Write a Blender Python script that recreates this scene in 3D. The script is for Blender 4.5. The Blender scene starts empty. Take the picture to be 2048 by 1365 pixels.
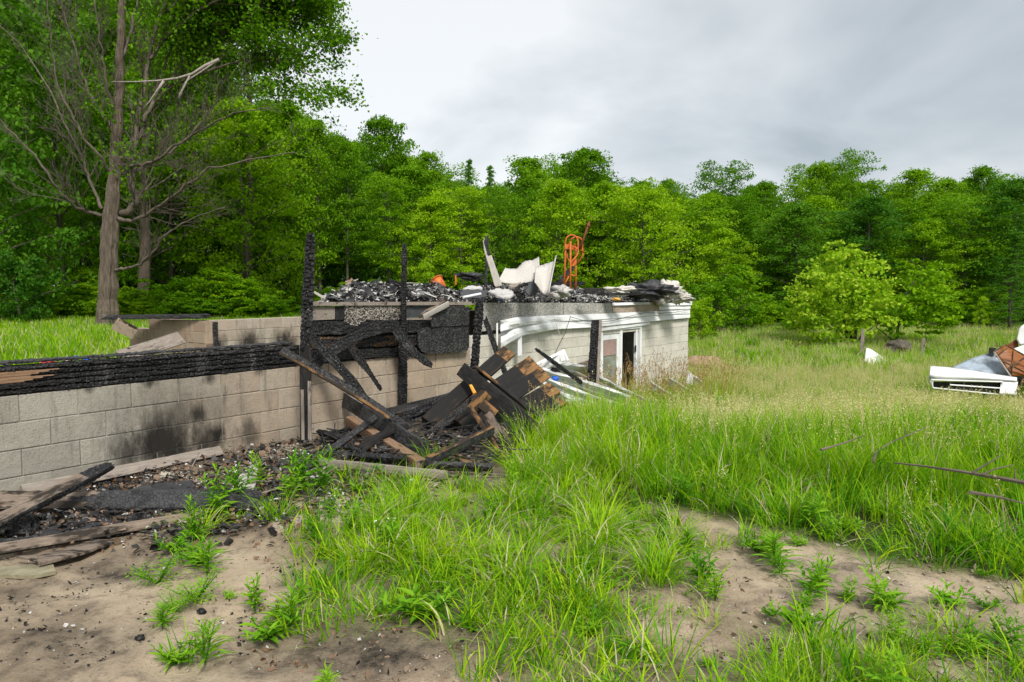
import bpy, math, random
import numpy as np
from mathutils import Vector, Matrix
R = math.radians
random.seed(7); rng = np.random.default_rng(7)
scn = bpy.context.scene; C = scn.collection
# ------------------------------------------------------------------ camera, sky, sun, exposure
EYE = 1.45; F = 1479.0; PITCH = R(4.16)
cam_d = bpy.data.cameras.new('camera'); cam_d.sensor_width = 36.0; cam_d.lens = 36 * F / 2048
cam_d.clip_start = 0.05; cam_d.clip_end = 3000
cam = bpy.data.objects.new('camera', cam_d); C.objects.link(cam)
cam.location = (0, 0, EYE); cam.rotation_euler = (R(90) - PITCH, 0, 0); scn.camera = cam
SUN_EL, SUN_AZ = R(46), R(160)          # azimuth clockwise from +Y: behind the camera, a little right
world = bpy.data.worlds.new("World"); scn.world = world; world.use_nodes = True
wt = world.node_tree; wt.nodes.clear()
def wn(t, **k):
    n = wt.nodes.new(t)
    for a, b in k.items(): setattr(n, a, b)
    return n
wo = wn('ShaderNodeOutputWorld'); bg = wn('ShaderNodeBackground'); bg.inputs[1].default_value = 0.10
sky = wn('ShaderNodeTexSky', sky_type='NISHITA', sun_disc=False, sun_elevation=SUN_EL, sun_rotation=SUN_AZ)
tc = wn('ShaderNodeTexCoord'); sp = wn('ShaderNodeSeparateXYZ'); wt.links.new(tc.outputs['Generated'], sp.inputs[0])
def wm(op, a, b, c=None):
    n = wn('ShaderNodeMath', operation=op)
    for i, v in enumerate((a, b, c)):
        if v is None: continue
        if isinstance(v, (int, float)): n.inputs[i].default_value = v
        else: wt.links.new(v, n.inputs[i])
    return n.outputs[0]
zz = wm('ADD', wm('ABSOLUTE', sp.outputs[2], 0), 0.22)
cb = wn('ShaderNodeCombineXYZ'); wt.links.new(wm('DIVIDE', sp.outputs[0], zz), cb.inputs[0]); wt.links.new(wm('DIVIDE', sp.outputs[1], zz), cb.inputs[1])
n1 = wn('ShaderNodeTexNoise'); n1.inputs['Scale'].default_value = 1.15; n1.inputs['Detail'].default_value = 5; n1.inputs['Roughness'].default_value = 0.5; n1.inputs['Distortion'].default_value = 0.4
mp = wn('ShaderNodeMapping'); mp.inputs['Location'].default_value = (5.3, 2.1, 0); mp.inputs['Scale'].default_value = (0.9, 0.75, 1)
wt.links.new(cb.outputs[0], mp.inputs[0]); wt.links.new(mp.outputs[0], n1.inputs['Vector'])
# one heavy grey cloud bank up to the right
dotn = wn('ShaderNodeVectorMath', operation='DOT_PRODUCT'); wt.links.new(tc.outputs['Generated'], dotn.inputs[0])
dotn.inputs[1].default_value = Vector((0.56, 0.74, 0.40)).normalized()
bank = wn('ShaderNodeMapRange'); wt.links.new(dotn.outputs['Value'], bank.inputs[0]); bank.inputs[1].default_value = 0.82; bank.inputs[2].default_value = 1.0; bank.inputs[3].default_value = 0; bank.inputs[4].default_value = 0.29
dens = wm('ADD', wm('SUBTRACT', n1.outputs[0], 0.03), bank.outputs[0])
rmp = wn('ShaderNodeValToRGB'); wt.links.new(dens, rmp.inputs[0])
e = rmp.color_ramp.elements; e[0].position = 0.44; e[0].color = (3.22, 3.28, 3.28, 1); e[1].position = 0.80; e[1].color = (1.5, 1.66, 1.76, 1)
e2 = rmp.color_ramp.elements.new(0.56); e2.color = (2.55, 2.66, 2.72, 1)
mx = wn('ShaderNodeMix', data_type='RGBA'); mx.inputs[0].default_value = 0.93
wt.links.new(sky.outputs[0], mx.inputs[6]); wt.links.new(rmp.outputs[0], mx.inputs[7])
wt.links.new(mx.outputs[2], bg.inputs[0]); wt.links.new(bg.outputs[0], wo.inputs[0])
sd = bpy.data.lights.new('sun', 'SUN'); sd.energy = 1.5; sd.angle = R(14); sd.color = (1.0, 0.955, 0.88)
sun = bpy.data.objects.new('sun', sd); C.objects.link(sun)
sdir = Vector((math.sin(SUN_AZ) * math.cos(SUN_EL), math.cos(SUN_AZ) * math.cos(SUN_EL), math.sin(SUN_EL)))
sun.rotation_euler = sdir.to_track_quat('Z', 'Y').to_euler(); sun.location = (0, -5, 30)
vs = scn.view_settings; vs.view_transform = 'Standard'; vs.look = 'None'; vs.gamma = 1; vs.use_curve_mapping = False; vs.exposure = 1.52

# ------------------------------------------------------------------ geometry helpers
FW = Vector((0, math.cos(PITCH), -math.sin(PITCH))); UP = Vector((0, math.sin(PITCH), math.cos(PITCH)))
CAMP = Vector((0, 0, EYE))
def ray(px, py): return Vector(((px - 1024) / F, 0, 0)) + UP * ((682.5 - py) / F) + FW
def P(px, py, Y):
    d = ray(px, py); return CAMP + d * (Y / d.y)
def G(px, py, z=0.0):
    d = ray(px, py); return CAMP + d * ((z - EYE) / d.z)
def proj(X, Y, Z):
    Z = Z - EYE; dep = Y * math.cos(PITCH) - Z * math.sin(PITCH); u = Y * math.sin(PITCH) + Z * math.cos(PITCH)
    return 1024 + F * X / dep, 682.5 - F * u / dep
def PG(px, py, h=.05):
    z = tz(0, 6)
    for _ in range(20):
        p = G(px, py, z + h); z = tz(p.x, p.y)
    return p
WA = R(37.3); SA, CA = math.sin(WA), math.cos(WA)
WV = Vector((SA, CA, 0)); NV = Vector((-CA, SA, 0))
def W(t, n, z): return Vector((t * SA - n * CA, t * CA + n * SA, z))
def onp(px, py, n):                      # pixel on the vertical plane at wall distance n -> (t, z)
    d = ray(px, py); k = n / d.dot(NV); p = CAMP + d * k; return p.dot(WV), p.z
NA, NB, NC = 6.17, 8.18, 12.7
def sst(x, a, b):
    x = np.clip((x - a) / (b - a), 0, 1); return x * x * (3 - 2 * x)
def vnoise(x, y, s, seed=0):             # smooth value noise, numpy
    x = np.asarray(x, float) * s + seed * 17.3; y = np.asarray(y, float) * s + seed * 9.1
    xi = np.floor(x).astype(np.int64); yi = np.floor(y).astype(np.int64); xf = x - xi; yf = y - yi
    def h(a, b):
        v = (a * 374761393 + b * 668265263 + seed * 1442695) & 0xffffffff
        v = ((v ^ (v >> 13)) * 1274126177) & 0xffffffff
        return ((v ^ (v >> 16)) & 0xffff) / 65535.0
    u = xf * xf * (3 - 2 * xf); v = yf * yf * (3 - 2 * yf)
    return (h(xi, yi) * (1 - u) + h(xi + 1, yi) * u) * (1 - v) + (h(xi, yi + 1) * (1 - u) + h(xi + 1, yi + 1) * u) * v
DROP = .10
def terr(X, Y):
    X = np.asarray(X, float); Y = np.asarray(Y, float)
    z = -1.22 * sst(Y, 6.2, 13.5) * sst(X, -3.2, 1.6)
    z = z - 0.25 * sst(Y, 22, 60) * sst(X, -30, -6)
    z = z + .55 * sst(Y, 24, 48) * sst(X, 0, 6)
    z = z - DROP * sst(-X, .9, 2.2) * sst(Y, 3.1, 4.2)
    z = z + 0.10 * (vnoise(X, Y, .35, 1) - .5) + 0.04 * (vnoise(X, Y, 1.3, 2) - .5) + 0.015 * (vnoise(X, Y, 5, 3) - .5)
    z = z + 0.03 * np.exp(-((X - 2.2) ** 2 + (Y - 3.0) ** 2) / .15)
    return z
def tz(X, Y): return float(terr(X, Y))
def gpt(px, py):                         # pixel on the terrain
    z = 0.0
    for _ in range(25):
        p = G(px, py, z) if ray(px, py).z < -1e-4 else P(px, py, 60)
        if p.y > 70: p = P(px, py, 70)
        z = 0.5 * z + 0.5 * tz(p.x, p.y)
    return Vector((p.x, p.y, tz(p.x, p.y)))

def tag(o, label=None, cat=None, group=None, kind=None):
    if label: o['label'] = label
    if cat: o['category'] = cat
    if group: o['group'] = group
    if kind: o['kind'] = kind
    return o
def empty(name, loc, rz=0.0):
    o = bpy.data.objects.new(name, None); C.objects.link(o); o.location = loc; o.rotation_euler = (0, 0, rz); o.empty_display_size = .2; return o
def mk_mesh(name, V, Fc, mats=(), mi=None, smooth=False):
    me = bpy.data.meshes.new(name)
    V = np.asarray(V, np.float32)
    if isinstance(Fc, np.ndarray):
        nf, k = Fc.shape
        me.vertices.add(len(V)); me.vertices.foreach_set('co', V.ravel())
        me.loops.add(nf * k); me.loops.foreach_set('vertex_index', Fc.astype(np.int32).ravel())
        me.polygons.add(nf); me.polygons.foreach_set('loop_start', np.arange(nf, dtype=np.int32) * k)
        me.polygons.foreach_set('loop_total', np.full(nf, k, np.int32))
        me.update(calc_edges=True)
    else:
        me.from_pydata([tuple(v) for v in V], [], [tuple(f) for f in Fc])
    for m in mats: me.materials.append(m)
    if mi is not None: me.polygons.foreach_set('material_index', np.asarray(mi, np.int32))
    if smooth: me.polygons.foreach_set('use_smooth', np.ones(len(me.polygons), bool))
    me.update(); return me
def mk_obj(name, me, parent=None, M=None):
    o = bpy.data.objects.new(name, me); C.objects.link(o)
    if parent is not None:
        o.parent = parent
        # parents are only empties/objects placed with loc + rz; M is given in world space
        if M is not None:
            pm = PM.get(parent.name, Matrix.Translation(parent.location) @ parent.rotation_euler.to_matrix().to_4x4()); o.matrix_local = pm.inverted() @ M
            PM[o.name] = M
    elif M is not None:
        o.matrix_world = M; PM[o.name] = M
    return o
PM = {}
class MB:                                 # simple mesh collector
    def __init__(s): s.v = []; s.f = []; s.m = []
    def add(s, V, Fc, mi=0):
        k = len(s.v); s.v += [tuple(v) for v in V]; s.f += [tuple(i + k for i in f) for f in Fc]; s.m += [mi] * len(Fc)
    def box(s, c, d, M=None, mi=0, ch=0.0):
        hx, hy, hz = d[0] / 2, d[1] / 2, d[2] / 2; V = []
        for z in (-hz, hz):
            for x, y in ((-hx, -hy), (hx, -hy), (hx, hy), (-hx, hy)): V.append(Vector((x, y, z)))
        Fs = [(0, 3, 2, 1), (4, 5, 6, 7), (0, 1, 5, 4), (1, 2, 6, 5), (2, 3, 7, 6), (3, 0, 4, 7)]
        c = Vector(c); V = [(M @ v if M else v) + c for v in V]; s.add(V, Fs, mi)
    def tube(s, pts, rad, n=6, mi=0, cap=True):
        pts = [Vector(p) for p in pts]; rads = rad if isinstance(rad, (list, tuple)) else [rad] * len(pts)
        V = []; prev = None
        for i, p in enumerate(pts):
            d = (pts[min(i + 1, len(pts) - 1)] - pts[max(i - 1, 0)])
            if d.length < 1e-9: d = Vector((0, 0, 1))
            d.normalize()
            if prev is None: a = d.orthogonal().normalized()
            else:
                a = prev - d * prev.dot(d)
                a = a.normalized() if a.length > 1e-6 else d.orthogonal().normalized()
            prev = a; b = d.cross(a)
            for k in range(n):
                an = 2 * math.pi * k / n; V.append(p + (a * math.cos(an) + b * math.sin(an)) * rads[i])
        Fs = []
        for i in range(len(pts) - 1):
            for k in range(n): Fs.append((i * n + k, i * n + (k + 1) % n, (i + 1) * n + (k + 1) % n, (i + 1) * n + k))
        if cap: Fs += [tuple(reversed(range(n))), tuple(range((len(pts) - 1) * n, len(pts) * n))]
        s.add(V, Fs, mi)
    def obj(s, name, mats, parent=None, M=None, smooth=False):
        if not isinstance(mats, (list, tuple)): mats = [mats]
        V = s.v
        if parent is not None and M is None: M = Matrix.Identity(4)
        me = mk_mesh(name, V, s.f, mats, s.m, smooth); return mk_obj(name, me, parent, M)

# ------------------------------------------------------------------ materials
def nmat(name):
    m = bpy.data.materials.new(name); m.use_nodes = True; nt = m.node_tree; b = nt.nodes['Principled BSDF']; b.inputs['Specular IOR Level'].default_value = 0.25
    return m, nt, b
def nd(nt, t, **k):
    n = nt.nodes.new(t)
    for a, v in k.items(): setattr(n, a, v)
    return n
def coord(nt, kind='Object', scale=(1, 1, 1), loc=(0, 0, 0)):
    if kind == 'World': o = nd(nt, 'ShaderNodeNewGeometry').outputs['Position']
    else: o = nd(nt, 'ShaderNodeTexCoord').outputs[kind]
    m = nd(nt, 'ShaderNodeMapping'); m.inputs['Scale'].default_value = scale; m.inputs['Location'].default_value = loc
    nt.links.new(o, m.inputs[0]); return m.outputs[0]
def noi(nt, vec, s, det=4, rough=.6, dist=0):
    n = nd(nt, 'ShaderNodeTexNoise'); n.inputs['Scale'].default_value = s; n.inputs['Detail'].default_value = det; n.inputs['Roughness'].default_value = rough; n.inputs['Distortion'].default_value = dist
    nt.links.new(vec, n.inputs['Vector']); return n.outputs[0]
def ramp(nt, fac, stops):
    r = nd(nt, 'ShaderNodeValToRGB'); nt.links.new(fac, r.inputs[0]); el = r.color_ramp.elements
    el[0].position, el[0].color = stops[0][0], (*stops[0][1], 1); el[1].position, el[1].color = stops[-1][0], (*stops[-1][1], 1)
    for p, c in stops[1:-1]: k = el.new(p); k.color = (*c, 1)
    return r.outputs[0]
def rng_(nt, v, a, b, c=0., d=1.):
    m = nd(nt, 'ShaderNodeMapRange'); nt.links.new(v, m.inputs[0])
    for i, x in enumerate((a, b, c, d)): m.inputs[i + 1].default_value = x
    return m.outputs[0]
def mixc(nt, f, a, b, blend='MIX'):
    m = nd(nt, 'ShaderNodeMix', data_type='RGBA', blend_type=blend)
    for i, v in ((0, f), (6, a), (7, b)):
        if isinstance(v, (int, float)): m.inputs[i].default_value = v
        elif isinstance(v, tuple): m.inputs[i].default_value = (*v, 1)
        else: nt.links.new(v, m.inputs[i])
    return m.outputs[2]
def math_(nt, op, a, b=0.0):
    m = nd(nt, 'ShaderNodeMath', operation=op)
    for i, v in enumerate((a, b)):
        if isinstance(v, (int, float)): m.inputs[i].default_value = v
        else: nt.links.new(v, m.inputs[i])
    return m.outputs[0]
def bump(nt, b, h, st=.3, dist=.02):
    n = nd(nt, 'ShaderNodeBump'); n.inputs['Strength'].default_value = st; n.inputs['Distance'].default_value = dist
    nt.links.new(h, n.inputs['Height']); nt.links.new(n.outputs[0], b.inputs['Normal'])
def orand(nt): return nd(nt, 'ShaderNodeObjectInfo').outputs['Random']
def varied(name, c1, c2, scale=6, det=5, rough=.8, bs=.3, bd=.01, stretch=(1, 1, 1), spec=None, kind='Object', c3=None, metal=0):
    m, nt, b = nmat(name); v = coord(nt, kind, stretch); n = noi(nt, v, scale, det, .65)
    st = [(.3, c1), (.7, c2)] if c3 is None else [(.28, c1), (.5, c2), (.72, c3)]
    nt.links.new(ramp(nt, n, st), b.inputs['Base Color']); b.inputs['Roughness'].default_value = rough; b.inputs['Metallic'].default_value = metal
    if spec is not None: b.inputs['Specular IOR Level'].default_value = spec
    if bs: bump(nt, b, noi(nt, v, scale * 4, 4), bs, bd)
    return m
def char_mat(name, ash=.55, brown=0.0, rough=.42, crack=38):
    m, nt, b = nmat(name); v = coord(nt, 'Object')
    vs_ = coord(nt, 'Object', (1, 1.0, 1.0))
    vo = nd(nt, 'ShaderNodeTexVoronoi', feature='DISTANCE_TO_EDGE'); vo.inputs['Scale'].default_value = crack; nt.links.new(vs_, vo.inputs['Vector'])
    big = noi(nt, v, 5, 5, .7); fine = noi(nt, v, 60, 3)
    col = ramp(nt, big, [(.3, (.006, .006, .007)), (.55, (.014, .014, .015)), (ash + .12, (.05, .05, .052)), (.9, (.16, .155, .15))])
    if brown: col = mixc(nt, rng_(nt, noi(nt, coord(nt, 'Object', (1, 6, 6)), 3, 4), .52, .62, 0, brown), col, (.16, .085, .035))
    col = mixc(nt, rng_(nt, vo.outputs[0], 0, .05, .8, 0), col, (.004, .004, .004))
    nt.links.new(col, b.inputs['Base Color']); nt.links.new(rng_(nt, fine, .3, .7, rough - .1, rough + .25), b.inputs['Roughness']); b.inputs['Specular IOR Level'].default_value = .38
    h = math_(nt, 'ADD', rng_(nt, vo.outputs[0], 0, .1), math_(nt, 'MULTIPLY', fine, .35)); bump(nt, b, h, .7, .006); return m
def wood_mat(name, c1, c2, dark=(.02, .016, .012), burn=.0, rough=.8, knots=True, kind='Object'):
    m, nt, b = nmat(name); v = coord(nt, kind, (1.2, 14, 14)); g = noi(nt, v, 5, 6, .7, .3)
    col = ramp(nt, g, [(.3, c1), (.7, c2)])
    fl = noi(nt, coord(nt, kind, (6, 90, 90)), 1.5, 3); col = mixc(nt, rng_(nt, fl, .56, .66, 0, .5), col, tuple(x * .45 for x in c1))
    bb = noi(nt, coord(nt, kind, (1.5, 5, 5), (3, 1, 2)), 2.2, 5, .7)
    if burn: col = mixc(nt, rng_(nt, bb, .62 - burn * .4, .72 - burn * .4, 0, .95), col, dark)
    if knots:
        vo = nd(nt, 'ShaderNodeTexVoronoi'); vo.inputs['Scale'].default_value = 2.4; nt.links.new(coord(nt, kind, (1.6, 3, 3), (.7, .2, .4)), vo.inputs['Vector'])
        col = mixc(nt, rng_(nt, vo.outputs[0], .03, .09, .8, 0), col, tuple(x * .3 for x in c1))
    nt.links.new(col, b.inputs['Base Color']); b.inputs['Roughness'].default_value = rough; bump(nt, b, math_(nt, 'ADD', g, fl), .35, .004); return m
def block_mat(name, base, tan, pore=.35, tanx=None, soots=(), stain=.5):
    m, nt, b = nmat(name); w = coord(nt, 'World'); big = noi(nt, w, 1.1, 4, .6); fine = noi(nt, w, 90, 3, .7); mid = noi(nt, w, 11, 5, .7)
    r = orand(nt); f = rng_(nt, math_(nt, 'ADD', math_(nt, 'MULTIPLY', r, .5), big), .45, 1.05)
    if tanx:
        sx = nd(nt, 'ShaderNodeSeparateXYZ'); nt.links.new(w, sx.inputs[0]); f = math_(nt, 'MULTIPLY', math_(nt, 'ADD', f, .45), rng_(nt, sx.outputs[1], tanx[0], tanx[1]))
    col = mixc(nt, f, base, tan)
    col = mixc(nt, rng_(nt, math_(nt, 'ADD', r, mid), .6, 1.4, .0, .45), col, tuple(x * .62 for x in base))
    col = mixc(nt, rng_(nt, fine, .56, .72, 0, pore), col, (.05, .045, .04))
    col = mixc(nt, rng_(nt, noi(nt, w, 140, 2), .62, .74, 0, .25), col, (.6, .58, .52))
    col = mixc(nt, rng_(nt, noi(nt, w, 4.5, 7, .8), .48, .68, 0, .45), col, tuple(x * .55 for x in base))
    # water and smoke streaks running down
    st = noi(nt, coord(nt, 'World', (7, 7, .9)), 1.6, 5, .7); col = mixc(nt, rng_(nt, st, .55, .78, 0, stain), col, (.07, .06, .05))
    for (c, rad, amt) in soots:
        d = nd(nt, 'ShaderNodeVectorMath', operation='DISTANCE'); nt.links.new(w, d.inputs[0]); d.inputs[1].default_value = c
        q = math_(nt, 'ADD', math_(nt, 'MULTIPLY', d.outputs['Value'], 1 / rad), math_(nt, 'MULTIPLY', noi(nt, coord(nt, 'World', (1, 1, .45)), 7, 7, .8), 1.5))
        col = mixc(nt, rng_(nt, q, 1.0, 1.6, amt, 0), col, (.012, .011, .01))
    nt.links.new(col, b.inputs['Base Color']); b.inputs['Roughness'].default_value = .93; b.inputs['Specular IOR Level'].default_value = .15
    bump(nt, b, math_(nt, 'ADD', fine, math_(nt, 'MULTIPLY', mid, 2.0)), .8, .007); return m
def leaf_mat(name, cols, trans=.42, rough=.6, patch=0.35):
    m = bpy.data.materials.new(name); m.use_nodes = True; nt = m.node_tree; nt.nodes.clear(); out = nd(nt, 'ShaderNodeOutputMaterial')
    at = nd(nt, 'ShaderNodeAttribute', attribute_name='rnd'); r = orand(nt)
    wv = noi(nt, coord(nt, 'World'), .5, 3); f = math_(nt, 'ADD', math_(nt, 'MULTIPLY', at.outputs['Fac'], .42), math_(nt, 'ADD', math_(nt, 'MULTIPLY', r, .42), math_(nt, 'MULTIPLY', wv, patch)))
    col = ramp(nt, f, [(.15 + .7 * i / (len(cols) - 1), c) for i, c in enumerate(cols)])
    d = nd(nt, 'ShaderNodeBsdfPrincipled'); d.inputs['Roughness'].default_value = rough; d.inputs['Specular IOR Level'].default_value = .12; nt.links.new(col, d.inputs['Base Color'])
    t = nd(nt, 'ShaderNodeBsdfTranslucent'); hs = mixc(nt, 1.0, col, (1.15, 1.25, .45), 'MULTIPLY'); nt.links.new(hs, t.inputs[0])
    mxs = nd(nt, 'ShaderNodeMixShader'); mxs.inputs[0].default_value = trans; nt.links.new(d.outputs[0], mxs.inputs[1]); nt.links.new(t.outputs[0], mxs.inputs[2]); nt.links.new(mxs.outputs[0], out.inputs[0]); return m

M_char = char_mat('charred_wood'); M_charb = char_mat('charred_wood_brown', brown=.8); M_ashchar = char_mat('ash_grey_char', ash=.35, rough=.55)
M_charf = varied('char_flake', (.008, .008, .008), (.035, .034, .033), 8, 5, .7, .6, .01, c3=(.11, .108, .105), spec=.2)
M_charsm = varied('smooth_char', (.004, .004, .004), (.011, .0105, .010), 7, 6, .55, .8, .008, (1.2, 9, 9), spec=.28, c3=(.04, .036, .032))
M_wgrey = wood_mat('weathered_grey_wood', (.17, .14, .115), (.33, .29, .25), burn=.15)
M_wbrown = wood_mat('brown_cut_wood', (.16, .095, .055), (.29, .185, .115), burn=.08)
M_wlight = wood_mat('pale_wood', (.13, .10, .078), (.26, .205, .16), burn=.42)
M_worange = wood_mat('scorched_orange_wood', (.15, .072, .026), (.30, .165, .065), burn=.55)
M_wwhite = wood_mat('whitewashed_plank', (.34, .31, .28), (.50, .47, .43), burn=.0)
ts0 = lambda a, b: onp(a, b, NA)[0]
soA = [(tuple(W(ts0(350, 860), NA, onp(350, 860, NA)[1])), .85, .45), (tuple(W(onp(330, 880, NA)[0], NA, onp(330, 880, NA)[1])), .40, .92), (tuple(W(onp(440, 868, NA)[0], NA, onp(440, 868, NA)[1])), .12, .9),
       (tuple(W(onp(410, 890, NA)[0], NA, onp(410, 890, NA)[1])), .30, .8), (tuple(W(onp(395, 830, NA)[0], NA, onp(395, 830, NA)[1])), .13, .85), (tuple(W(onp(255, 905, NA)[0], NA, onp(255, 905, NA)[1])), .25, .75), (tuple(W(ts0(420, 756), NA, .64)), .10, .8), (tuple(W(ts0(300, 770), NA, .66)), .09, .8), (tuple(W(ts0(520, 750), NA, .67)), .10, .7), (tuple(W(ts0(180, 780), NA, .66)), .07, .7), (tuple(W(ts0(500, 880), NA, .05)), .22, .7)]
M_blkA = block_mat('block_grey_tan', (.34, .32, .27), (.42, .32, .23), tanx=(5.9, 7.4), soots=soA, stain=.7, pore=.6)
M_blkB = block_mat('block_pale', (.60, .58, .51), (.66, .62, .54), stain=.20, pore=.2)
soC = [(tuple(W(onp(500, 688, NC)[0] , NC, onp(500, 690, NC)[1])), .45, .93), (tuple(W(onp(570, 690, NC)[0], NC, onp(570, 692, NC)[1])), .5, .93), (tuple(W(onp(430, 690, NC)[0], NC, onp(430, 692, NC)[1])), .35, .9)]
M_blkC = block_mat('block_inside', (.44, .40, .33), (.46, .37, .28), soots=soC, stain=.6)
M_blkD = block_mat('block_inside_brown', (.34, .27, .205), (.42, .29, .2), stain=.9)
M_mortA = varied('mortar_pale', (.30, .285, .25), (.46, .44, .39), 20, bs=.3); M_mortB = varied('mortar_dark', (.22, .21, .18), (.36, .34, .29), 20, bs=.3)
def osb(name, c1, c2, c3, th=.5, sc=34):
    m, nt, b = nmat(name); v = coord(nt, 'Object'); vo = nd(nt, 'ShaderNodeTexVoronoi'); vo.inputs['Scale'].default_value = sc; nt.links.new(coord(nt, 'Object', (1, 1, 1.9)), vo.inputs['Vector'])
    cs = nd(nt, 'ShaderNodeSeparateColor'); nt.links.new(vo.outputs['Color'], cs.inputs[0])
    q = math_(nt, 'ADD', math_(nt, 'MULTIPLY', cs.outputs[0], .55), math_(nt, 'MULTIPLY', noi(nt, v, 26, 5, .75), .5)); q = math_(nt, 'ADD', q, math_(nt, 'MULTIPLY', noi(nt, v, 2.4, 3), th))
    nt.links.new(ramp(nt, q, [(.45, c1), (.72, c2), (.98, c3)]), b.inputs['Base Color']); b.inputs['Roughness'].default_value = .8; bump(nt, b, q, .4, .004); return m
M_osb = osb('weathered_strand_board', (.16, .155, .145), (.42, .41, .38), (.60, .58, .54), .25, 60)
M_osbbr = osb('brown_strand_board', (.20, .15, .12), (.42, .34, .27), (.56, .50, .43), .25, 60)
M_osbch = osb('charred_strand_board', (.012, .011, .01), (.04, .036, .033), (.42, .38, .33), .45, 70)
M_osbbk = osb('black_strand_board', (.008, .008, .008), (.02, .02, .02), (.09, .09, .09), .3, 60)
def siding_mat():
    m, nt, b = nmat('white_vinyl'); w = coord(nt, 'Object'); n = noi(nt, w, 2.2, 5, .7); s = noi(nt, coord(nt, 'Object', (5, 5, 1)), 3, 4, .7)
    col = ramp(nt, n, [(.35, (.60, .61, .61)), (.65, (.74, .75, .76))]); col = mixc(nt, rng_(nt, s, .58, .78, 0, .45), col, (.34, .34, .31))
    nt.links.new(col, b.inputs['Base Color']); b.inputs['Roughness'].default_value = .85; b.inputs['Specular IOR Level'].default_value = .12; bump(nt, b, n, .35, .02); return m
M_vinyl = siding_mat()
M_white = varied('dirty_white_paint', (.62, .63, .62), (.78, .79, .8), 3, 5, .5, .15, .004, c3=(.8, .8, .8))
M_pane = varied('dusty_glass', (.14, .17, .15), (.30, .33, .29), 3, 5, .12, .05, .004, spec=.6)
M_curtain = varied('faded_pink_curtain', (.30, .20, .18), (.42, .30, .27), 5, 4, .9, .2, .01)
M_shadeblk = varied('shade_and_black', (.02, .02, .02), (.05, .05, .045), 3, 4, .9, 0)  # near black: painted shade inside openings, also the black corner post
M_rust = varied('rusty_orange_paint', (.30, .055, .012), (.55, .13, .02), 9, 5, .55, .3, .002, c3=(.60, .17, .03), spec=.35)
M_rustd = varied('dark_rust', (.10, .03, .015), (.22, .07, .03), 12, 5, .75, .4, .003)
M_ash = varied('white_ash', (.22, .215, .205), (.50, .49, .475), 12, 6, .9, .8, .02, c3=(.64, .63, .61))
M_insul = varied('ashy_insulation', (.38, .36, .32), (.62, .59, .54), 9, 6, .95, .9, .03, c3=(.66, .64, .6))
M_tar = varied('black_tar_sheet', (.010, .010, .011), (.035, .036, .04), 5, 6, .55, .6, .02, c3=(.07, .072, .078), spec=.4)
M_slate = varied('dark_slate_shingle', (.03, .035, .037), (.075, .082, .082), 7, 5, .6, .2, .004)
M_panel = varied('pale_panelling', (.40, .375, .345), (.56, .535, .50), 3, 5, .75, .15, .004, (14, 14, 1.2))
M_concr = varied('pale_concrete', (.30, .27, .22), (.42, .38, .31), 6, 5, .9, .4, .005)
M_paver = varied('pink_grey_paver', (.31, .245, .195), (.42, .34, .275), 12, 5, .9, .3, .004)
M_wire = varied('dark_cable', (.02, .02, .02), (.05, .05, .05), 10, 2, .5, 0)
M_red = varied('red_plastic', (.35, .02, .02), (.5, .04, .035), 4, 2, .4, 0); M_blue = varied('blue_plastic', (.01, .06, .4), (.03, .14, .6), 4, 2, .4, 0)
M_bark = varied('tree_bark', (.05, .04, .03), (.15, .12, .09), 7, 6, .95, 1.0, .05, (3.2, 3.2, .35), c3=(.24, .20, .155))
M_bark2 = varied('grey_brown_bark', (.05, .045, .035), (.13, .115, .09), 5, 5, .95, .5, .02, (2, 2, .4))  # plainer grey-brown bark for forest trunks, bush stems and the root mound
M_twig = varied('dead_twig_bark', (.07, .058, .046), (.17, .14, .11), 5, 4, .9, .3, .01); M_deadpale = varied('pale_dead_branch', (.20, .17, .145), (.38, .34, .30), 12, 5, .9, .5, .01)
M_maple = leaf_mat('leaf_mid_green', [(.052, .155, .003), (.108, .255, .004), (.19, .36, .008)])
M_dark = leaf_mat('leaf_deep_green', [(.030, .115, .009), (.058, .175, .011), (.110, .255, .013)])
M_bright = leaf_mat('leaf_yellow_green', [(.088, .220, .003), (.18, .35, .004), (.30, .47, .010)])
M_bush = leaf_mat('leaf_bush', [(.080, .215, .004), (.19, .375, .006), (.42, .55, .04)])
M_grassT = leaf_mat('tall_grass', [(.060, .200, .002), (.135, .345, .003), (.29, .46, .008)], trans=.38, patch=.6)
M_grassL = leaf_mat('lush_grass', [(.075, .215, .002), (.17, .38, .003), (.36, .52, .012)], trans=.35, patch=.4)
M_grassD = leaf_mat('deep_grass', [(.030, .135, .004), (.060, .220, .005), (.12, .31, .008)], trans=.3)
M_seed = leaf_mat('grass_seed_heads', [(.34, .33, .10), (.50, .46, .19), (.64, .58, .34)], trans=.25)
M_seedr = leaf_mat('russet_seed_spikes', [(.22, .11, .04), (.34, .20, .08), (.42, .30, .14)], trans=.2)
M_weed = leaf_mat('weed_leaves', [(.055, .185, .008), (.12, .31, .010), (.24, .44, .02)], trans=.35)
M_dead = leaf_mat('dead_leaves', [(.09, .045, .025), (.19, .115, .07), (.36, .30, .25)], trans=.15)
M_straw = leaf_mat('dry_straw', [(.28, .22, .12), (.40, .33, .20), (.5, .44, .3)], trans=.2)
M_flower = varied('white_petals', (.75, .75, .75), (.85, .85, .83), 3, 2, .6, 0)
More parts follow.
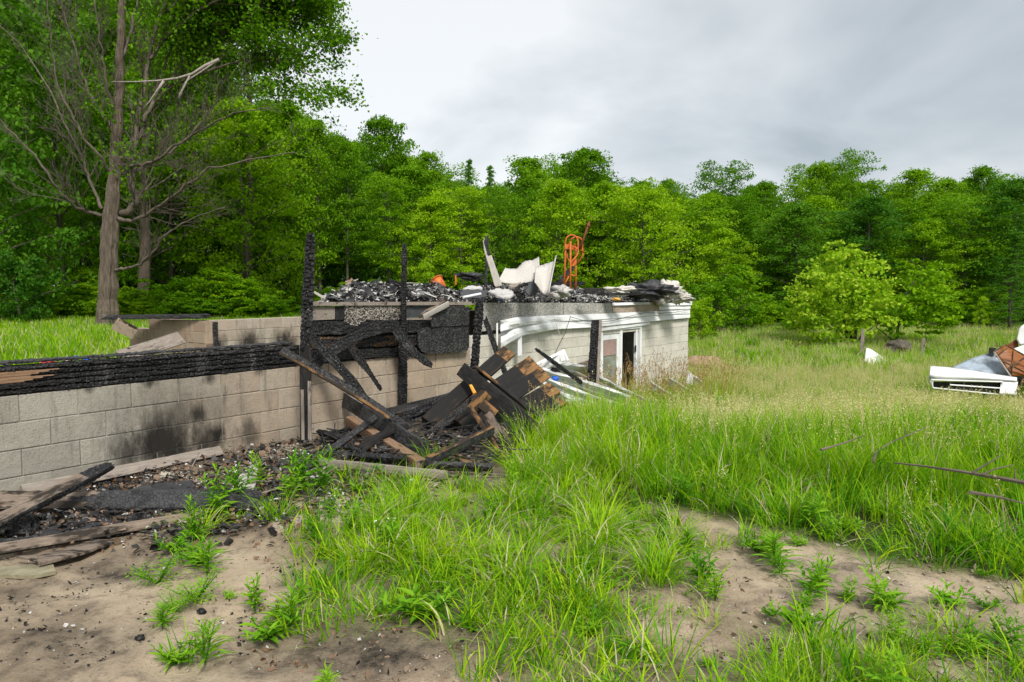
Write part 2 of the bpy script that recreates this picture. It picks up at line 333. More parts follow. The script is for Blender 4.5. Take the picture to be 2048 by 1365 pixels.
# ground: sandy soil, darker moist and charcoal patches, dark green under the grass
def ground_mat():
    m, nt, b = nmat('sandy_soil'); w = coord(nt, 'World'); a = noi(nt, w, .9, 6, .65, .3); f = noi(nt, w, 9, 6, .7); g = noi(nt, w, 75, 3, .7)
    col = ramp(nt, a, [(.32, (.17, .135, .095)), (.46, (.32, .25, .175)), (.62, (.45, .365, .26))])
    col = mixc(nt, rng_(nt, f, .5, .68, 0, .65), col, (.095, .075, .055)); col = mixc(nt, rng_(nt, g, .58, .7, 0, .55), col, (.05, .045, .04)); col = mixc(nt, rng_(nt, noi(nt, w, 110, 2), .64, .72, 0, .6), col, (.5, .47, .42))
    at = nd(nt, 'ShaderNodeAttribute', attribute_name='green'); at2 = nd(nt, 'ShaderNodeAttribute', attribute_name='soot')
    gn = ramp(nt, noi(nt, w, 3.5, 5, .7), [(.35, (.035, .045, .015)), (.65, (.075, .11, .02))])
    col = mixc(nt, at.outputs['Fac'], col, gn); col = mixc(nt, math_(nt, 'MULTIPLY', at2.outputs['Fac'], rng_(nt, f, .3, .6, .5, 1)), col, (.028, .024, .02))
    nt.links.new(col, b.inputs['Base Color']); b.inputs['Roughness'].default_value = .95; b.inputs['Specular IOR Level'].default_value = .1
    bump(nt, b, math_(nt, 'ADD', f, math_(nt, 'MULTIPLY', g, .5)), .7, .02); return m
M_ground = ground_mat()

# ------------------------------------------------------------------ where things grow, judged from ground position
def pinterp(x, pts): return np.interp(x, [p[0] for p in pts], [p[1] for p in pts])
MEADOW_LOW = [(900, 950), (1040, 955), (1150, 985), (1250, 1035), (1400, 1050), (1600, 1080), (1800, 1140), (2100, 1185), (2600, 1270)]
def meadow_mask(px, py, Y, X):
    lim = pinterp(px, MEADOW_LOW)
    lim = lim + 26 * (vnoise(X, Y, 1.6, 11) - .5)
    m = sst(lim - py, -6, 22)
    m = m * sst(px, 985 + 60 * sst(880 - py, 0, 60), 1060 + 90 * sst(880 - py, 0, 60))
    return m
def pavemask(px, py): return 1 - np.minimum(1, 1.3 * np.exp(-(((px - 662) / 78) ** 2 + ((py - 1030) / 42) ** 2)))
def short_mask(px, py, Y, X):
    v = vnoise(X, Y, 2.2, 5) * .6 + vnoise(X, Y, 6, 6) * .4
    core = sst(px, 500, 680) * sst(1300 - py, -20, 60) * sst(py, 960, 1030) * (1 - .9 * sst(px, 1240, 1420) * sst(1290 - py, 0, 60))
    low = sst(px, 840, 1050) * sst(py, 1180, 1260)
    lowr = sst(px, 1420, 1600) * sst(py, 1235, 1300)
    dens_ = np.maximum(np.maximum(core, low * .85), lowr)
    hole = sst(px, 1040, 1300) * sst(py, 1050, 1080) * sst(1260 + .12 * (px - 1500) - py, -20, 40) * (1 - sst(1300 - px, 0, 120) * .6)
    dens_ = dens_ * pavemask(px, py)
    return np.clip(dens_ * (1 - .8 * hole), 0, 1) * sst(v, .22, .52)

# ------------------------------------------------------------------ ground sheet
def build_ground():
    ys = np.concatenate([np.arange(.8, 7, .05), np.arange(7, 22, .16), np.arange(22, 90, 1.0), np.arange(90, 900, 45), [1500]])
    xs_u = np.concatenate([np.linspace(-30, -1.25, 26), np.linspace(-1.2, 1.2, 150), np.linspace(1.25, 30, 26)])
    U, Y = np.meshgrid(xs_u, ys); X = U * np.maximum(Y, 2.0) * .75
    back = (Y > 200)
    Z = terr(np.clip(X, -80, 80), np.minimum(Y, 90)); Z = np.where(back, -1.3, Z)
    near = sst(9 - Y, 0, 3)
    Z = Z + near * (.022 * (vnoise(X, Y, 9, 21) - .5) + .022 * (vnoise(X, Y, 20, 22) - .5) * sst(vnoise(X, Y, 2, 23), .4, .6) + .035 * np.maximum(0, vnoise(X, Y, 12, 24) - .62) )
    Vv = np.stack([X, Y, Z], -1).reshape(-1, 3); nr, nc = X.shape
    i = np.arange(nr * nc).reshape(nr, nc); Fq = np.stack([i[:-1, :-1], i[:-1, 1:], i[1:, 1:], i[1:, :-1]], -1).reshape(-1, 4)
    # a strip behind and below the camera so the sheet goes on
    me = mk_mesh('ground', Vv, Fq, [M_ground], smooth=True)
    px, py = proj(Vv[:, 0], Vv[:, 1], Vv[:, 2])
    far = (Vv[:, 1] > 13).astype(float); left = ((Vv[:, 0] * -CA + Vv[:, 1] * SA) > NC - 1.0).astype(float)
    g = np.maximum(meadow_mask(px, py, Vv[:, 1], Vv[:, 0]), .55 * short_mask(px, py, Vv[:, 1], Vv[:, 0])); g = np.clip(np.maximum(np.maximum(g, far), left), 0, 1)
    s = np.exp(-(((px - 230) / 420) ** 2 + ((py - 1010) / 75) ** 2)) * (Vv[:, 1] < 9) + np.exp(-(((px - 780) / 250) ** 2 + ((py - 890) / 70) ** 2)) * .8 * (Vv[:, 1] < 10)
    for (a_, b_, c_, d_, e_) in ((130, 1260, 190, 60, .55), (740, 1310, 120, 34, .8), (520, 1340, 90, 20, .5), (1850, 1230, 200, 40, .5), (1560, 1300, 100, 35, .6), (60, 1180, 120, 25, .6), (240, 1150, 90, 20, .5), (1450, 1130, 200, 16, .4)): s = s + e_ * np.exp(-(((px - a_) / c_) ** 2 + ((py - b_) / d_) ** 2)) * (.35 + vnoise(Vv[:, 0], Vv[:, 1], 7, 33)) * (Vv[:, 1] < 6)
    s = s + .45 * sst(vnoise(Vv[:, 0], Vv[:, 1], 1.7, 31), .55, .8)
    for nm, a in (('green', g), ('soot', np.clip(s, 0, 1))):
        at = me.attributes.new(nm, 'FLOAT', 'POINT'); at.data.foreach_set('value', a.astype(np.float32))
    o = mk_obj('ground', me); tag(o, kind='structure')
    mb = MB(); mb.add([(-500, -500, -.05), (500, -500, -.05), (500, .85, -.05), (-500, .85, -.05)], [(0, 1, 2, 3)]); o2 = mb.obj('sandy_ground_behind', M_ground); tag(o2, kind='structure')
build_ground()

# ------------------------------------------------------------------ beam generator (alligator-cracked char as real relief)
def beam_mesh(name, L, w, h, mats, matfn=None, cell=.04, depth=.012, res=1.0, char=True, seed=1, taper=None, bend=None, rag=(0, 0), sides=True):
    r = np.random.default_rng(seed)
    dx = (cell / 3.2 if char else .08) / res; nx = max(4, int(L / dx)); xs = np.linspace(0, L, nx + 1)
    pts = []; nrm = []; sid = []; per = []; s0 = 0
    seg = cell / 3.0 / res if char else max(w, h) / 3
    for k, (ln, a, b_, nn) in enumerate((((w), (1, 1), (-1, 1), (0, 1)), ((h), (-1, 1), (-1, -1), (-1, 0)), ((w), (-1, -1), (1, -1), (0, -1)), ((h), (1, -1), (1, 1), (1, 0)))):
        q = max(2, int(round(ln / seg)))
        for j in range(q):
            f = j / q; yy = (a[0] + (b_[0] - a[0]) * f) * w / 2; zz_ = (a[1] + (b_[1] - a[1]) * f) * h / 2
            pts.append((yy, zz_)); cr = (f == 0); nrm.append(((a[0], a[1]) if cr else nn)); sid.append(k); per.append(s0 + ln * f)
        s0 += ln
    pts = np.array(pts); nrm = np.array(nrm, float); nrm /= np.linalg.norm(nrm, axis=1)[:, None]; sid = np.array(sid); per = np.array(per); npp = len(pts)
    X = np.repeat(xs[:, None], npp, 1); S = np.repeat(per[None], len(xs), 0)
    if char:
        S2 = S + .35 * cell * np.sin(X / cell * .9 + seed)
        row = np.floor(S2 / (cell * 1.15)).astype(int); ph = r.random(400)[row % 400]; scl = .7 + .6 * r.random(400)[(row * 7) % 400]
        xx = X / (cell * scl) + ph * 3 + .25 * np.sin(S2 / cell * 2 + seed); ci = np.floor(xx).astype(int)
        fx = xx - ci; fs = S2 / (cell * 1.15) - row
        ed = np.minimum(np.minimum(fx, 1 - fx), np.minimum(fs, 1 - fs))
        rv = r.random(4001)[(ci * 131 + row * 57) % 4001]
        D = -depth * np.exp(-(ed / .13) ** 2) + depth * .7 * (rv - .6) - depth * .5 * r.random(X.shape) * .5
        corner = (np.abs(nrm[:, 0]) > .1) & (np.abs(nrm[:, 1]) > .1); D = D - corner[None] * .004
        D = D - depth * .9 * (vnoise(X * 1.0, S, 6, seed % 13) - .4)
    else:
        D = .0015 * (r.random(X.shape) - .5) + .003 * (vnoise(X, S, 4, seed % 13) - .5)
        corner = (np.abs(nrm[:, 0]) > .1) & (np.abs(nrm[:, 1]) > .1); D = D - corner[None] * .0035
    if char and matfn is not None:
        wset = [i for i, m_ in enumerate(mats) if not m_.name.startswith(('charred', 'ash_grey', 'smooth', 'char'))]
        mk = np.isin(matfn(X.ravel() / L, np.repeat(sid[None], len(xs), 0).ravel(), S.ravel(), X.ravel()), wset).reshape(X.shape); mk = mk | np.roll(mk, 1, 1)
        D = np.where(mk, .004 * (vnoise(X * .4, S * 4, 9, 3) - .5) - corner[None] * .003, D)
    ty = np.ones(len(xs)); tz_ = np.ones(len(xs))
    if taper is not None:
        fr = xs / L; ty = np.interp(fr, [a[0] for a in taper], [a[1] for a in taper]); tz_ = np.interp(fr, [a[0] for a in taper], [a[2] for a in taper])
    if char: ty = ty * (1 + .12 * (vnoise(xs, xs * 0, 5, seed % 17) - .5) * min(1, .06 / w * 1.6))
    Yc = pts[None, :, 0] * ty[:, None] + nrm[None, :, 0] * D; Zc = pts[None, :, 1] * tz_[:, None] + nrm[None, :, 1] * D
    if bend is not None:
        fr = (xs / L)[:, None]; Yc = Yc + bend[0] * 4 * fr * (1 - fr); Zc = Zc + bend[1] * 4 * fr * (1 - fr)
    for e_, rg in ((0, rag[0]), (1, rag[1])):
        if rg:
            jag = r.random(npp) * rg; jag = (jag + np.roll(jag, 1)) / 2 + rg * .5 * r.random(npp) * (pts[:, 0] > 0)
            fr = xs / L; wgt = np.clip(1 - (fr if e_ == 0 else 1 - fr) * L / (rg * 2.5), 0, 1)[:, None]
            X = X + (1 if e_ == 0 else -1) * wgt * jag[None]; Yc = Yc * (1 - .25 * wgt ** 2); Zc = Zc * (1 - .25 * wgt ** 2)
    V = np.stack([X, Yc, Zc], -1).reshape(-1, 3); n = len(xs)
    i = np.arange(n * npp).reshape(n, npp); j = np.roll(i, -1, 1)
    Fq = np.stack([i[:-1], i[1:], j[1:], j[:-1]], -1).reshape(-1, 4)
    c0 = V[:npp].mean(0); c1 = V[-npp:].mean(0); V = np.vstack([V, c0, c1]); k0, k1 = n * npp, n * npp + 1
    ca = np.stack([i[0], j[0], np.full(npp, k0), np.full(npp, k0)], -1); cb_ = np.stack([j[-1], i[-1], np.full(npp, k1), np.full(npp, k1)], -1)
    side = np.repeat(sid[None], n - 1, 0).ravel(); xm = np.repeat(((xs[:-1] + xs[1:]) / 2)[:, None], npp, 1).ravel()
    sm = np.repeat(per[None], n - 1, 0).ravel()
    mi = np.zeros(len(side), int)
    if matfn is not None: mi = matfn(xm / L, side, sm, xm)
    capm = [int(matfn(np.array([a]), np.array([9]), np.array([0.]), np.array([a * L]))[0]) if matfn is not None else 0 for a in (0., 1.)]
    faces = [tuple(f) for f in Fq.tolist()] + [tuple(f[:3]) for f in ca.tolist()] + [tuple(f[:3]) for f in cb_.tolist()]
    me = mk_mesh(name, V, faces, mats, np.concatenate([mi, np.full(npp, capm[0]), np.full(npp, capm[1])]))
    return me
def beam_M(p0, p1, roll=0.0, face=None):
    p0, p1 = Vector(p0), Vector(p1); x = (p1 - p0).normalized()
    z = (CAMP - (p0 + p1) / 2) if face is None else Vector(face)
    z = (z - x * z.dot(x)).normalized(); y = z.cross(x)
    if roll: q = Matrix.Rotation(roll, 3, x); z = q @ z; y = q @ y
    M = Matrix((x, y, z)).transposed().to_4x4(); M.translation = p0; return M
bseed = [10]
def beam(name, p0, p1, w, h, mats, label=None, cat='beam', roll=0., face=None, parent=None, group=None, **k):
    bseed[0] += 1; k.setdefault('seed', bseed[0]); p0, p1 = Vector(p0), Vector(p1)
    if not isinstance(mats, (list, tuple)): mats = [mats]
    me = beam_mesh(name, (p1 - p0).length, w, h, mats, **k)
    o = mk_obj(name, me, parent, beam_M(p0, p1, R(roll), face))
    if parent is None: tag(o, label, cat, group)
    elif label: o['label'] = label
    return o
def WB(t0, t1, n, z0, z1): return W(t0, n, z0), W(t1, n, z1)

# ------------------------------------------------------------------ block walls
BL, BH, BD = .4064, .2032, .19
def block_mesh(name, L, H, D, mat, seed):
    r = random.Random(seed); hx, hy, hz = L / 2 - .0028, D / 2, H / 2 - .0028; b = .005
    V = []; 
    # front face bevelled: outer ring and inner ring on -n side, plus back box
    for (x, z) in ((-hx, -hz), (hx, -hz), (hx, hz), (-hx, hz)): V.append((x + r.uniform(-.002, .002), -hy + b + (r.uniform(.001, .004) if r.random() < .2 else 0), z + r.uniform(-.002, .002)))
    for (x, z) in ((-hx, -hz), (hx, -hz), (hx, hz), (-hx, hz)): V.append((x - math.copysign(b, x), -hy + r.uniform(-.002, .002), z - math.copysign(b * (1 if r.random() > .2 else r.uniform(1.2, 1.9)), z)))
    for (x, z) in ((-hx, -hz), (hx, -hz), (hx, hz), (-hx, hz)): V.append((x, hy - b, z))
    for (x, z) in ((-hx, -hz), (hx, -hz), (hx, hz), (-hx, hz)): V.append((x - math.copysign(b, x), hy, z - math.copysign(b, z)))
    Fs = [(4, 5, 6, 7), (15, 14, 13, 12)]
    for i in range(4):
        j = (i + 1) % 4; Fs += [(i, j, 4 + j, 4 + i), (8 + i, 8 + j, j, i), (12 + i, 12 + j, 8 + j, 8 + i)]
    return mk_mesh(name, V, Fs, [mat])
WROT = Matrix((WV, NV, Vector((0, 0, 1)))).transposed().to_4x4()      # local x along wall, y away from the camera
def block_wall(label, t0, t1, n, ztop, rows, mat, mort, phase=0., skip=None, axis=0, topmiss=None, jit=.003, mn_rec=.012):
    base = W((t0 + t1) / 2, n + BD / 2, ztop - rows * BH) if axis == 0 else W(n + BD / 2, (t0 + t1) / 2, ztop - rows * BH)
    root = empty('block_wall', base, math.atan2(WV.y, WV.x)); tag(root, label, 'wall')
    ms = {}
    def bm(L): 
        k = (round(L, 3), random.randint(0, 6))
        if k not in ms: ms[k] = block_mesh('block', L, BH, BD, mat, len(ms))
        return ms[k]
    rot = WROT if axis == 0 else Matrix((NV, -WV, Vector((0, 0, 1)))).transposed().to_4x4()
    for rrow in range(rows):
        off = phase + (BL / 2 if rrow % 2 else 0); k = math.floor((t0 - off) / BL); a = off + k * BL
        zc = ztop - (rrow + .5) * BH
        while a < t1 - .01:
            b = min(a + BL, t1); aa = max(a, t0)
            if b - aa > .06 and not (skip and skip((aa + b) / 2, zc, rrow)):
                c = W((aa + b) / 2, n + BD / 2 + random.uniform(-jit, jit), zc) if axis == 0 else W(n + BD / 2 + random.uniform(-jit, jit), (aa + b) / 2, zc)
                mk_obj('block', bm(b - aa), root, Matrix.Translation(c) @ rot @ Matrix.Rotation(random.uniform(-.006, .006), 4, 'Y'))
            a += BL
    return root, rot
def mortar(root, rects, n, mort, axis=0, rec=.011):
    mb = MB()
    for (a, b, z0, z1) in rects:
        q = [W(x, n + rec + (y * (BD - 2 * rec)), z) if axis == 0 else W(n + rec + y * (BD - 2 * rec), x, z) for z in (z0, z1) for (x, y) in ((a, 0), (b, 0), (b, 1), (a, 1))]
        mb.add(q, [(0, 3, 2, 1), (4, 5, 6, 7), (0, 1, 5, 4), (1, 2, 6, 5), (2, 3, 7, 6), (3, 0, 4, 7)])
    mb.obj('mortar', mort, root)
ZT = .66; tA1 = onp(941, 700, NA)[0]; phA = onp(39, 820, NA)[0]
wallA, _ = block_wall('long low grey concrete block wall in the foreground left of the timber pile', -1.0, tA1, NA, ZT, 6, M_blkA, M_mortA, phase=phA % BL)
mortar(wallA, [(-1.0, tA1 - .004, ZT - 6 * BH, ZT - .012)], NA, M_mortA)
# return wall and front wall of the recessed part
tB0 = tA1 - .3; tB1 = onp(1377, 640, NB)[0]; ZTB = .62
dl, dr = onp(1200, 700, NB)[0], onp(1281, 700, NB)[0]; dtop = onp(1240, 660, NB)[1]
wallB, _ = block_wall('pale concrete block wall with the white door, behind the porch posts', tB0, tB1, NB, ZTB, 10, M_blkB, M_mortB, phase=(tB1 % BL), skip=lambda t, z, r: dl - .12 < t < dr + .12 and z < dtop + .02 or False)
mortar(wallB, [(tB0, dl - .03, ZTB - 10 * BH, ZTB - .01), (dr + .03, tB1 - .004, ZTB - 10 * BH, ZTB - .01), (dl - .03, dr + .03, dtop + .03, ZTB - .01)], NB, M_mortB)
# half blocks beside the door
mb = MB()
for r_ in range(10):
    zc = ZTB - (r_ + .5) * BH
    for a, b in ((dl - .26, dl - .015), (dr + .015, dr + .26)):
        if zc < dtop: mb.box(W((a + b) / 2, NB + BD / 2, zc), (b - a - .008, BD - .004, BH - .008), WROT.to_3x3())
mb.obj('cut_block_column', M_blkB, wallB)
wallR, _ = block_wall('short return wall joining the long wall to the recessed door wall', NA + .2, NB - .01, tA1 - BD - .002, ZT, 8, M_blkB, M_mortB, axis=1)
mortar(wallR, [(NA + .2, NB - .01, ZT - 8 * BH, ZT - .01)], tA1 - BD - .002, M_mortB, axis=1)
wallE, _ = block_wall('end wall of pale blocks at the right corner of the house', NB + .2, NC, tB1 - BD, ZTB, 9, M_blkB, M_mortB, axis=1)
mortar(wallE, [(NB + .2, NC, ZTB - 9 * BH, ZTB - .01)], tB1 - BD, M_mortB, axis=1)
tC0 = onp(414, 640, NC)[0]; zC = onp(500, 638, NC)[1]
wallC, _ = block_wall('soot stained back wall of pale blocks behind the charred sill', tC0, tB1, NC, zC, 5, M_blkC, M_mortA, phase=tC0)
mortar(wallC, [(tC0, tB1 - .005, zC - 9 * BH, zC - .012)], NC, M_mortA)
# side wall D runs away from the corner, courses broken at its far end
pD0 = W(tC0 - .01, NC - .3, 0); zD = zC
def skipD(t, z, r): return (t > NC + 1.75 and r < 1) or (t > NC + 2.15 and r < 2 and random.random() < .6)
wallD, _ = block_wall('brown stained side wall of narrow blocks broken away at its left end', NC - .3, NC + 2.5, tC0 - BD - .03, zD, 6, M_blkD, M_mortA, axis=1, skip=skipD, jit=.008, phase=NC - .3)
for o in [o for o in wallD.children]: pass
beam('charred_edge', W(tC0 - .03, NC - .32, zD - .02), W(tC0 - .03, NC - .32, zD - 1.1), .10, .05, M_char, parent=wallD, cell=.05)  # charred strip added, its black standing in for the shaded corner gap
mortar(wallD, [(NC - .3, NC + 1.7, zD - 6 * BH, zD - .02), (NC - .3, NC + 2.45, zD - 6 * BH, zD - BH * 2)], tC0 - BD - .03, M_blkD, axis=1)

# ------------------------------------------------------------------ charred sill beam on the long wall
ts = lambda px, py=700, n=NA: onp(px, py, n)[0]
sill = empty('charred_sill_beam', W(ts(200), NA + .08, ZT)); tag(sill, 'long charred black timber beam lying along the top of the grey block wall', 'beam')
pl = .043; tJ = ts(440); tE = ts(604)
def mixfn(cut):            # char past the cut, brown before
    def f(x, side, s, xm): return np.where(xm + .25 * np.sin(s * 30) < cut, 1, 0)
    return f
for k in range(5):
    z = ZT + .004 + pl * (k + .5); nn = NA + .045 + random.uniform(-.012, .012)
    t0 = -1.0
    if k in (2, 3): beam('ply', *WB(t0, tJ - .004, nn, z, z), pl * .96, .11, [M_char, M_wbrown], parent=sill, roll=0, cell=.034, depth=.010, face=-NV, matfn=mixfn(ts(118 if k == 3 else 105) + 1.0))
    elif k < 2: beam('ply', *WB(t0, tJ - .004, nn, z, z), pl * .96, .11, [M_char, M_charsm], parent=sill, cell=.034, depth=.009, face=-NV, matfn=mixfn(ts(150) + 1.0))
    else: beam('ply', *WB(t0, tJ - .004, nn, z, z), pl * .95, .13, M_ashchar, parent=sill, cell=.034, depth=.014, face=-NV)
    beam('ply', *WB(tJ + .004, tE, nn + .01, z - .004, z - .004), pl * .95, .12, M_char if k < 4 else M_ashchar, parent=sill, cell=.030, depth=.012, face=-NV, rag=(0, .05))
mb = MB(); mb.box(W((-1 + tE) / 2, NA + .075, ZT + .108), (tE + .98, .09, .205), WROT.to_3x3()); mb.obj('core', M_charsm, sill)
beam('top_board', *WB(-.9, ts(590), NA + .10, ZT + .235, ZT + .232), .16, .03, M_ashchar, parent=sill, cell=.04, depth=.010, face=(0, 0, 1))

# ------------------------------------------------------------------ upper floor platform: deck, rims, boards, sidings
plat = empty('floor_platform', W(ts(800), NA + 1, 1.2)); tag(plat, 'burned house floor platform edged with strand board and white siding', 'floor')
def zdeck(t): return np.interp(t, [ts(622), tA1, ts(960, 605, NB), ts(1300, 607, NB), tB1], [onp(622, 606, NA)[1], onp(940, 606, NA)[1], onp(960, 607, NB)[1], onp(1300, 608, NB)[1], onp(1377, 604, NB)[1]])
def in_deck(t, n, m=0.0):
    if n > NC or t > tB1: return False
    if t < tA1 and n < NA: return False
    if t >= tA1 and n < NB: return False
    p = W(t, n, 1.2); px, _ = proj(p.x, p.y, 1.2); return px > 622 + m * 10
poly = []
tb0 = ts(622); poly.append((tb0, NA + .02)); poly += [(t, NA + .02) for t in np.linspace(tb0, tA1, 6)[1:]] + [(tA1, NB + .02)] + [(t, NB + .02) for t in np.linspace(tA1, tB1, 12)[1:]] + [(tB1, NC)]
lt = None
tt = tB1
while tt > -20:
    p = W(tt, NC, 1.2); px, _ = proj(p.x, p.y, 1.2)
    if px < 640: break
    tt -= .05
poly += [(t, NC) for t in np.linspace(tB1, tt, 12)[1:]]
for f in (.8, .6, .4, .2): poly.append((tb0 + (tt - tb0) * f + random.uniform(0, .15), NA + (NC - NA) * f))
mb = MB(); V = [W(t, n, zdeck(t)) for t, n in poly]; nn = len(V); V += [v - Vector((0, 0, .03)) for v in V]
mb.add(V, [tuple(range(nn)), tuple(reversed(range(nn, 2 * nn)))] + [(i, i + nn, (i + 1) % nn + nn, (i + 1) % nn) for i in range(nn)]); mb.obj('plywood_deck', M_wgrey, plat)
def panel(name, pxs, n, mat, parent=plat, th=.014, out=.0, label=None, ns=10, wob=.0):
    """solid board on wall plane n; pxs = [(x, ytop, ybot), ...] left to right in photo pixels"""
    V = []; m = len(pxs)
    for k_, (x, yt, yb) in enumerate(pxs):
        for y in (yt, yb):
            t, z = onp(x, y, n - out); o_ = out + wob * math.sin(k_ * 2.1 + y)
            V += [W(t, n - o_ - th, z), W(t, n - o_, z)]
    Fs = []
    for i in range(m - 1):
        a = i * 4; b = a + 4
        Fs += [(a, a + 2, b + 2, b), (a + 1, b + 1, b + 3, a + 3), (a, b, b + 1, a + 1), (a + 2, a + 3, b + 3, b + 2)]
    Fs += [(0, 1, 3, 2), ((m - 1) * 4, (m - 1) * 4 + 2, (m - 1) * 4 + 3, (m - 1) * 4 + 1)]
    mb = MB(); c = W(onp(pxs[0][0], pxs[0][1], n)[0], n, 0)
    mb.add([v - c for v in V], Fs); o = mb.obj(name, mat, parent, Matrix.Translation(c))
    if label: o['label'] = label
    return o
mb = MB(); mb.box(W((ts(625) + tA1) / 2 - .02, NA + .06, (ZT + onp(780, 612, NA)[1]) / 2), (tA1 - ts(625) - .1, .05, onp(780, 612, NA)[1] - ZT), WROT.to_3x3()); mb.obj('burned_sheathing', M_charsm, plat)
panel('rim_board', [(625, 614, 641), (668, 614, 639)], NA, M_wgrey, out=.01, label='brown weathered rim board with a rusty edge')
panel('rim_board', [(669, 613, 640), (690, 613, 640)], NA, M_char, out=.012)
panel('edge_trim', [(622, 604.5, 612), (940, 604, 610)], NA, M_wgrey, out=.03, th=.03)
panel('strand_board', [(688, 611, 647), (700, 610, 650), (712, 610, 653), (730, 610, 641), (803, 609, 640)], NA, M_osbch, out=.022, label='charred strand board speckled with pale flakes')
panel('strand_board', [(812, 611, 640), (900, 611, 640)], NA, M_slate, out=.002)
panel('edge_trim', [(812, 636, 640.5), (905, 635, 639)], NA, M_wgrey, out=.02)
for (x0, x1, y0, y1, y0b, y1b, mt) in ((622, 800, 642, 672, 640, 668, M_char), (622, 800, 673, 699, 669, 694, M_charb), (622, 800, 700, 722, 695, 716, M_char)):
    pa = onp(x0, (y0 + y1) / 2, NA); pb = onp(x1, (y0b + y1b) / 2, NA); hh = abs(onp(x0, y0, NA)[1] - onp(x0, y1, NA)[1])
    beam('ledger_board', W(pa[0], NA - .02, pa[1]), W(pb[0] + .3, NA - .02, pb[1] - .01), hh * .97, .04, mt, parent=plat, face=-NV, cell=.045, depth=.009)
pa = onp(812, 654, NA); pb = onp(865, 653, NA)
beam('ledger_board', W(pa[0], NA - .03, pa[1]), W(pb[0], NA - .03, pb[1]), .15, .04, M_char, parent=plat, face=-NV, cell=.04, depth=.009)
panel('black_board', [(835, 664, 694), (842, 657, 704), (855, 655, 708), (880, 654, 707), (905, 653, 705), (932, 651, 702), (937, 652, 695)], NA, M_osbbk, out=.07, wob=.006, label='drooping black burned strand board panel')
panel('black_board', [(860, 642, 654), (868, 628, 654), (885, 618, 653), (896, 612, 653), (915, 612, 652), (936, 614, 650)], NA, M_osbbk, out=.09, wob=.01, label='torn fan shaped black board')
panel('strand_board', [(955, 606, 664), (1045, 606, 655), (1125, 606, 645)], NB, M_osb, out=.02, label='pale weathered strand board')
panel('strand_board', [(1126.5, 606, 645), (1205, 607, 636), (1223, 607, 636)], NB, M_osb, out=.023)
panel('strand_board', [(1224, 612, 634), (1317, 604, 630)], NB, M_osbbr, out=.02, label='brown stained strand board')
panel('strand_board', [(1317.5, 604, 640), (1377, 602, 638)], NB, M_osb, out=.005)
# lapped vinyl: each course leans outward at its foot, the left end has torn loose and billows out
def lap(top, bot, out_t, out_b, bul, name='siding_strip', parent=plat, mat=None, ns=46, n=NB, wave=.006, label=None, seed=1):
    r = random.Random(seed); xs = np.linspace(max(top[0][0], bot[0][0]), min(top[-1][0], bot[-1][0]), ns); V = []; Fs = []
    x0, x1 = top[0][0], top[-1][0]
    for i, x in enumerate(xs):
        f = (x - xs[0]) / (xs[-1] - xs[0]); b = bul(f)
        for j, (g) in enumerate((0, .3, .6, .92, 1.0)):
            y = pinterp(x, top) * (1 - g) + pinterp(x, bot) * g
            wv = wave * math.sin(x * .11 + g * 2 + seed) * math.sin(x * .037 + seed) * (1 if 0 < g < 1 else .5) + .018 * (float(vnoise(x * .05, g * 2.0, 1.0, seed)) - .5) * (1 + 2.5 * b / .2) + .008 * (float(vnoise(x * .13, g * 3.0, 1.0, seed + 3)) - .5)
            o_ = out_t * (1 - g) + out_b * g + b * (1 + .4 * math.sin(g * 3)) + wv * (1 + 3 * b / .15) - (.018 if j == 4 else 0)
            t, z = onp(x, y, n - o_); V.append(W(t, n - o_, z))
    for i in range(ns - 1):
        for j in range(4): a = i * 5 + j; Fs.append((a, a + 1, a + 6, a + 5))
    c = Vector(V[0]); me = mk_mesh(name, [v - c for v in V], Fs, [mat or M_vinyl], smooth=False)
    o = mk_obj(name, me, parent, Matrix.Translation(c)); md = o.modifiers.new('solid', 'SOLIDIFY'); md.thickness = .006
    if label: o['label'] = label
    return o
bul = lambda f: .22 * max(0, 1 - f / .38) ** 1.6
bul0 = lambda f: 0
lap([(992, 644), (1031, 635), (1110, 631), (1198, 628), (1293, 624), (1380, 619)], [(1001, 665), (1046, 652), (1110, 644), (1188, 641), (1304, 632), (1380, 628)], .05, .085, bul, label='billowing white vinyl siding strip torn loose at its left end')
lap([(1001, 664), (1046, 651), (1110, 643.4), (1188, 640.5), (1304, 631.5), (1380, 627.5)], [(1002, 700), (1020, 687), (1046, 672), (1110, 660), (1186, 656), (1302, 644), (1380, 636.5)], .055, .095, bul, seed=2)
lap([(1190, 654), (1300, 643)], [(1190, 665), (1300, 650)], .05, .07, bul0, seed=3)
lap([(1318, 604), (1385, 602)], [(1318, 613), (1384, 611)], .05, .08, bul0, seed=4, wave=.004); lap([(1318, 612.6), (1384, 610.6)], [(1318, 621), (1381, 618.5)], .04, .07, bul0, seed=5, wave=.004)
lap([(1225, 606), (1300, 604.5)], [(1225, 612), (1300, 609.5)], .05, .085, bul0, seed=6, wave=.006, label='narrow white drip edge')
def cable(pts, n, r_, name='cable', out=.12, parent=plat, mat=None):
    mb = MB(); q = []
    for (x, y) in pts: t, z = onp(x, y, n - out); q.append(W(t, n - out, z))
    qs = []
    for i in range(len(q) - 1):
        for k in range(4): qs.append(q[i].lerp(q[i + 1], k / 4))
    mb.tube(qs + [q[-1]], r_, 5); return mb.obj(name, mat or M_wire, parent, smooth=True)
cable([(1140, 634), (1165, 641), (1195, 645), (1225, 642), (1255, 634), (1292, 625), (1320, 627), (1350, 625), (1379, 620)], NB, .006)
cable([(1141, 633), (1131, 665), (1118, 690), (1108, 712)], NB, .006, out=.2); cable([(1107, 632), (1113, 650), (1120, 672)], NB, .006, out=.2, mat=M_vinyl)
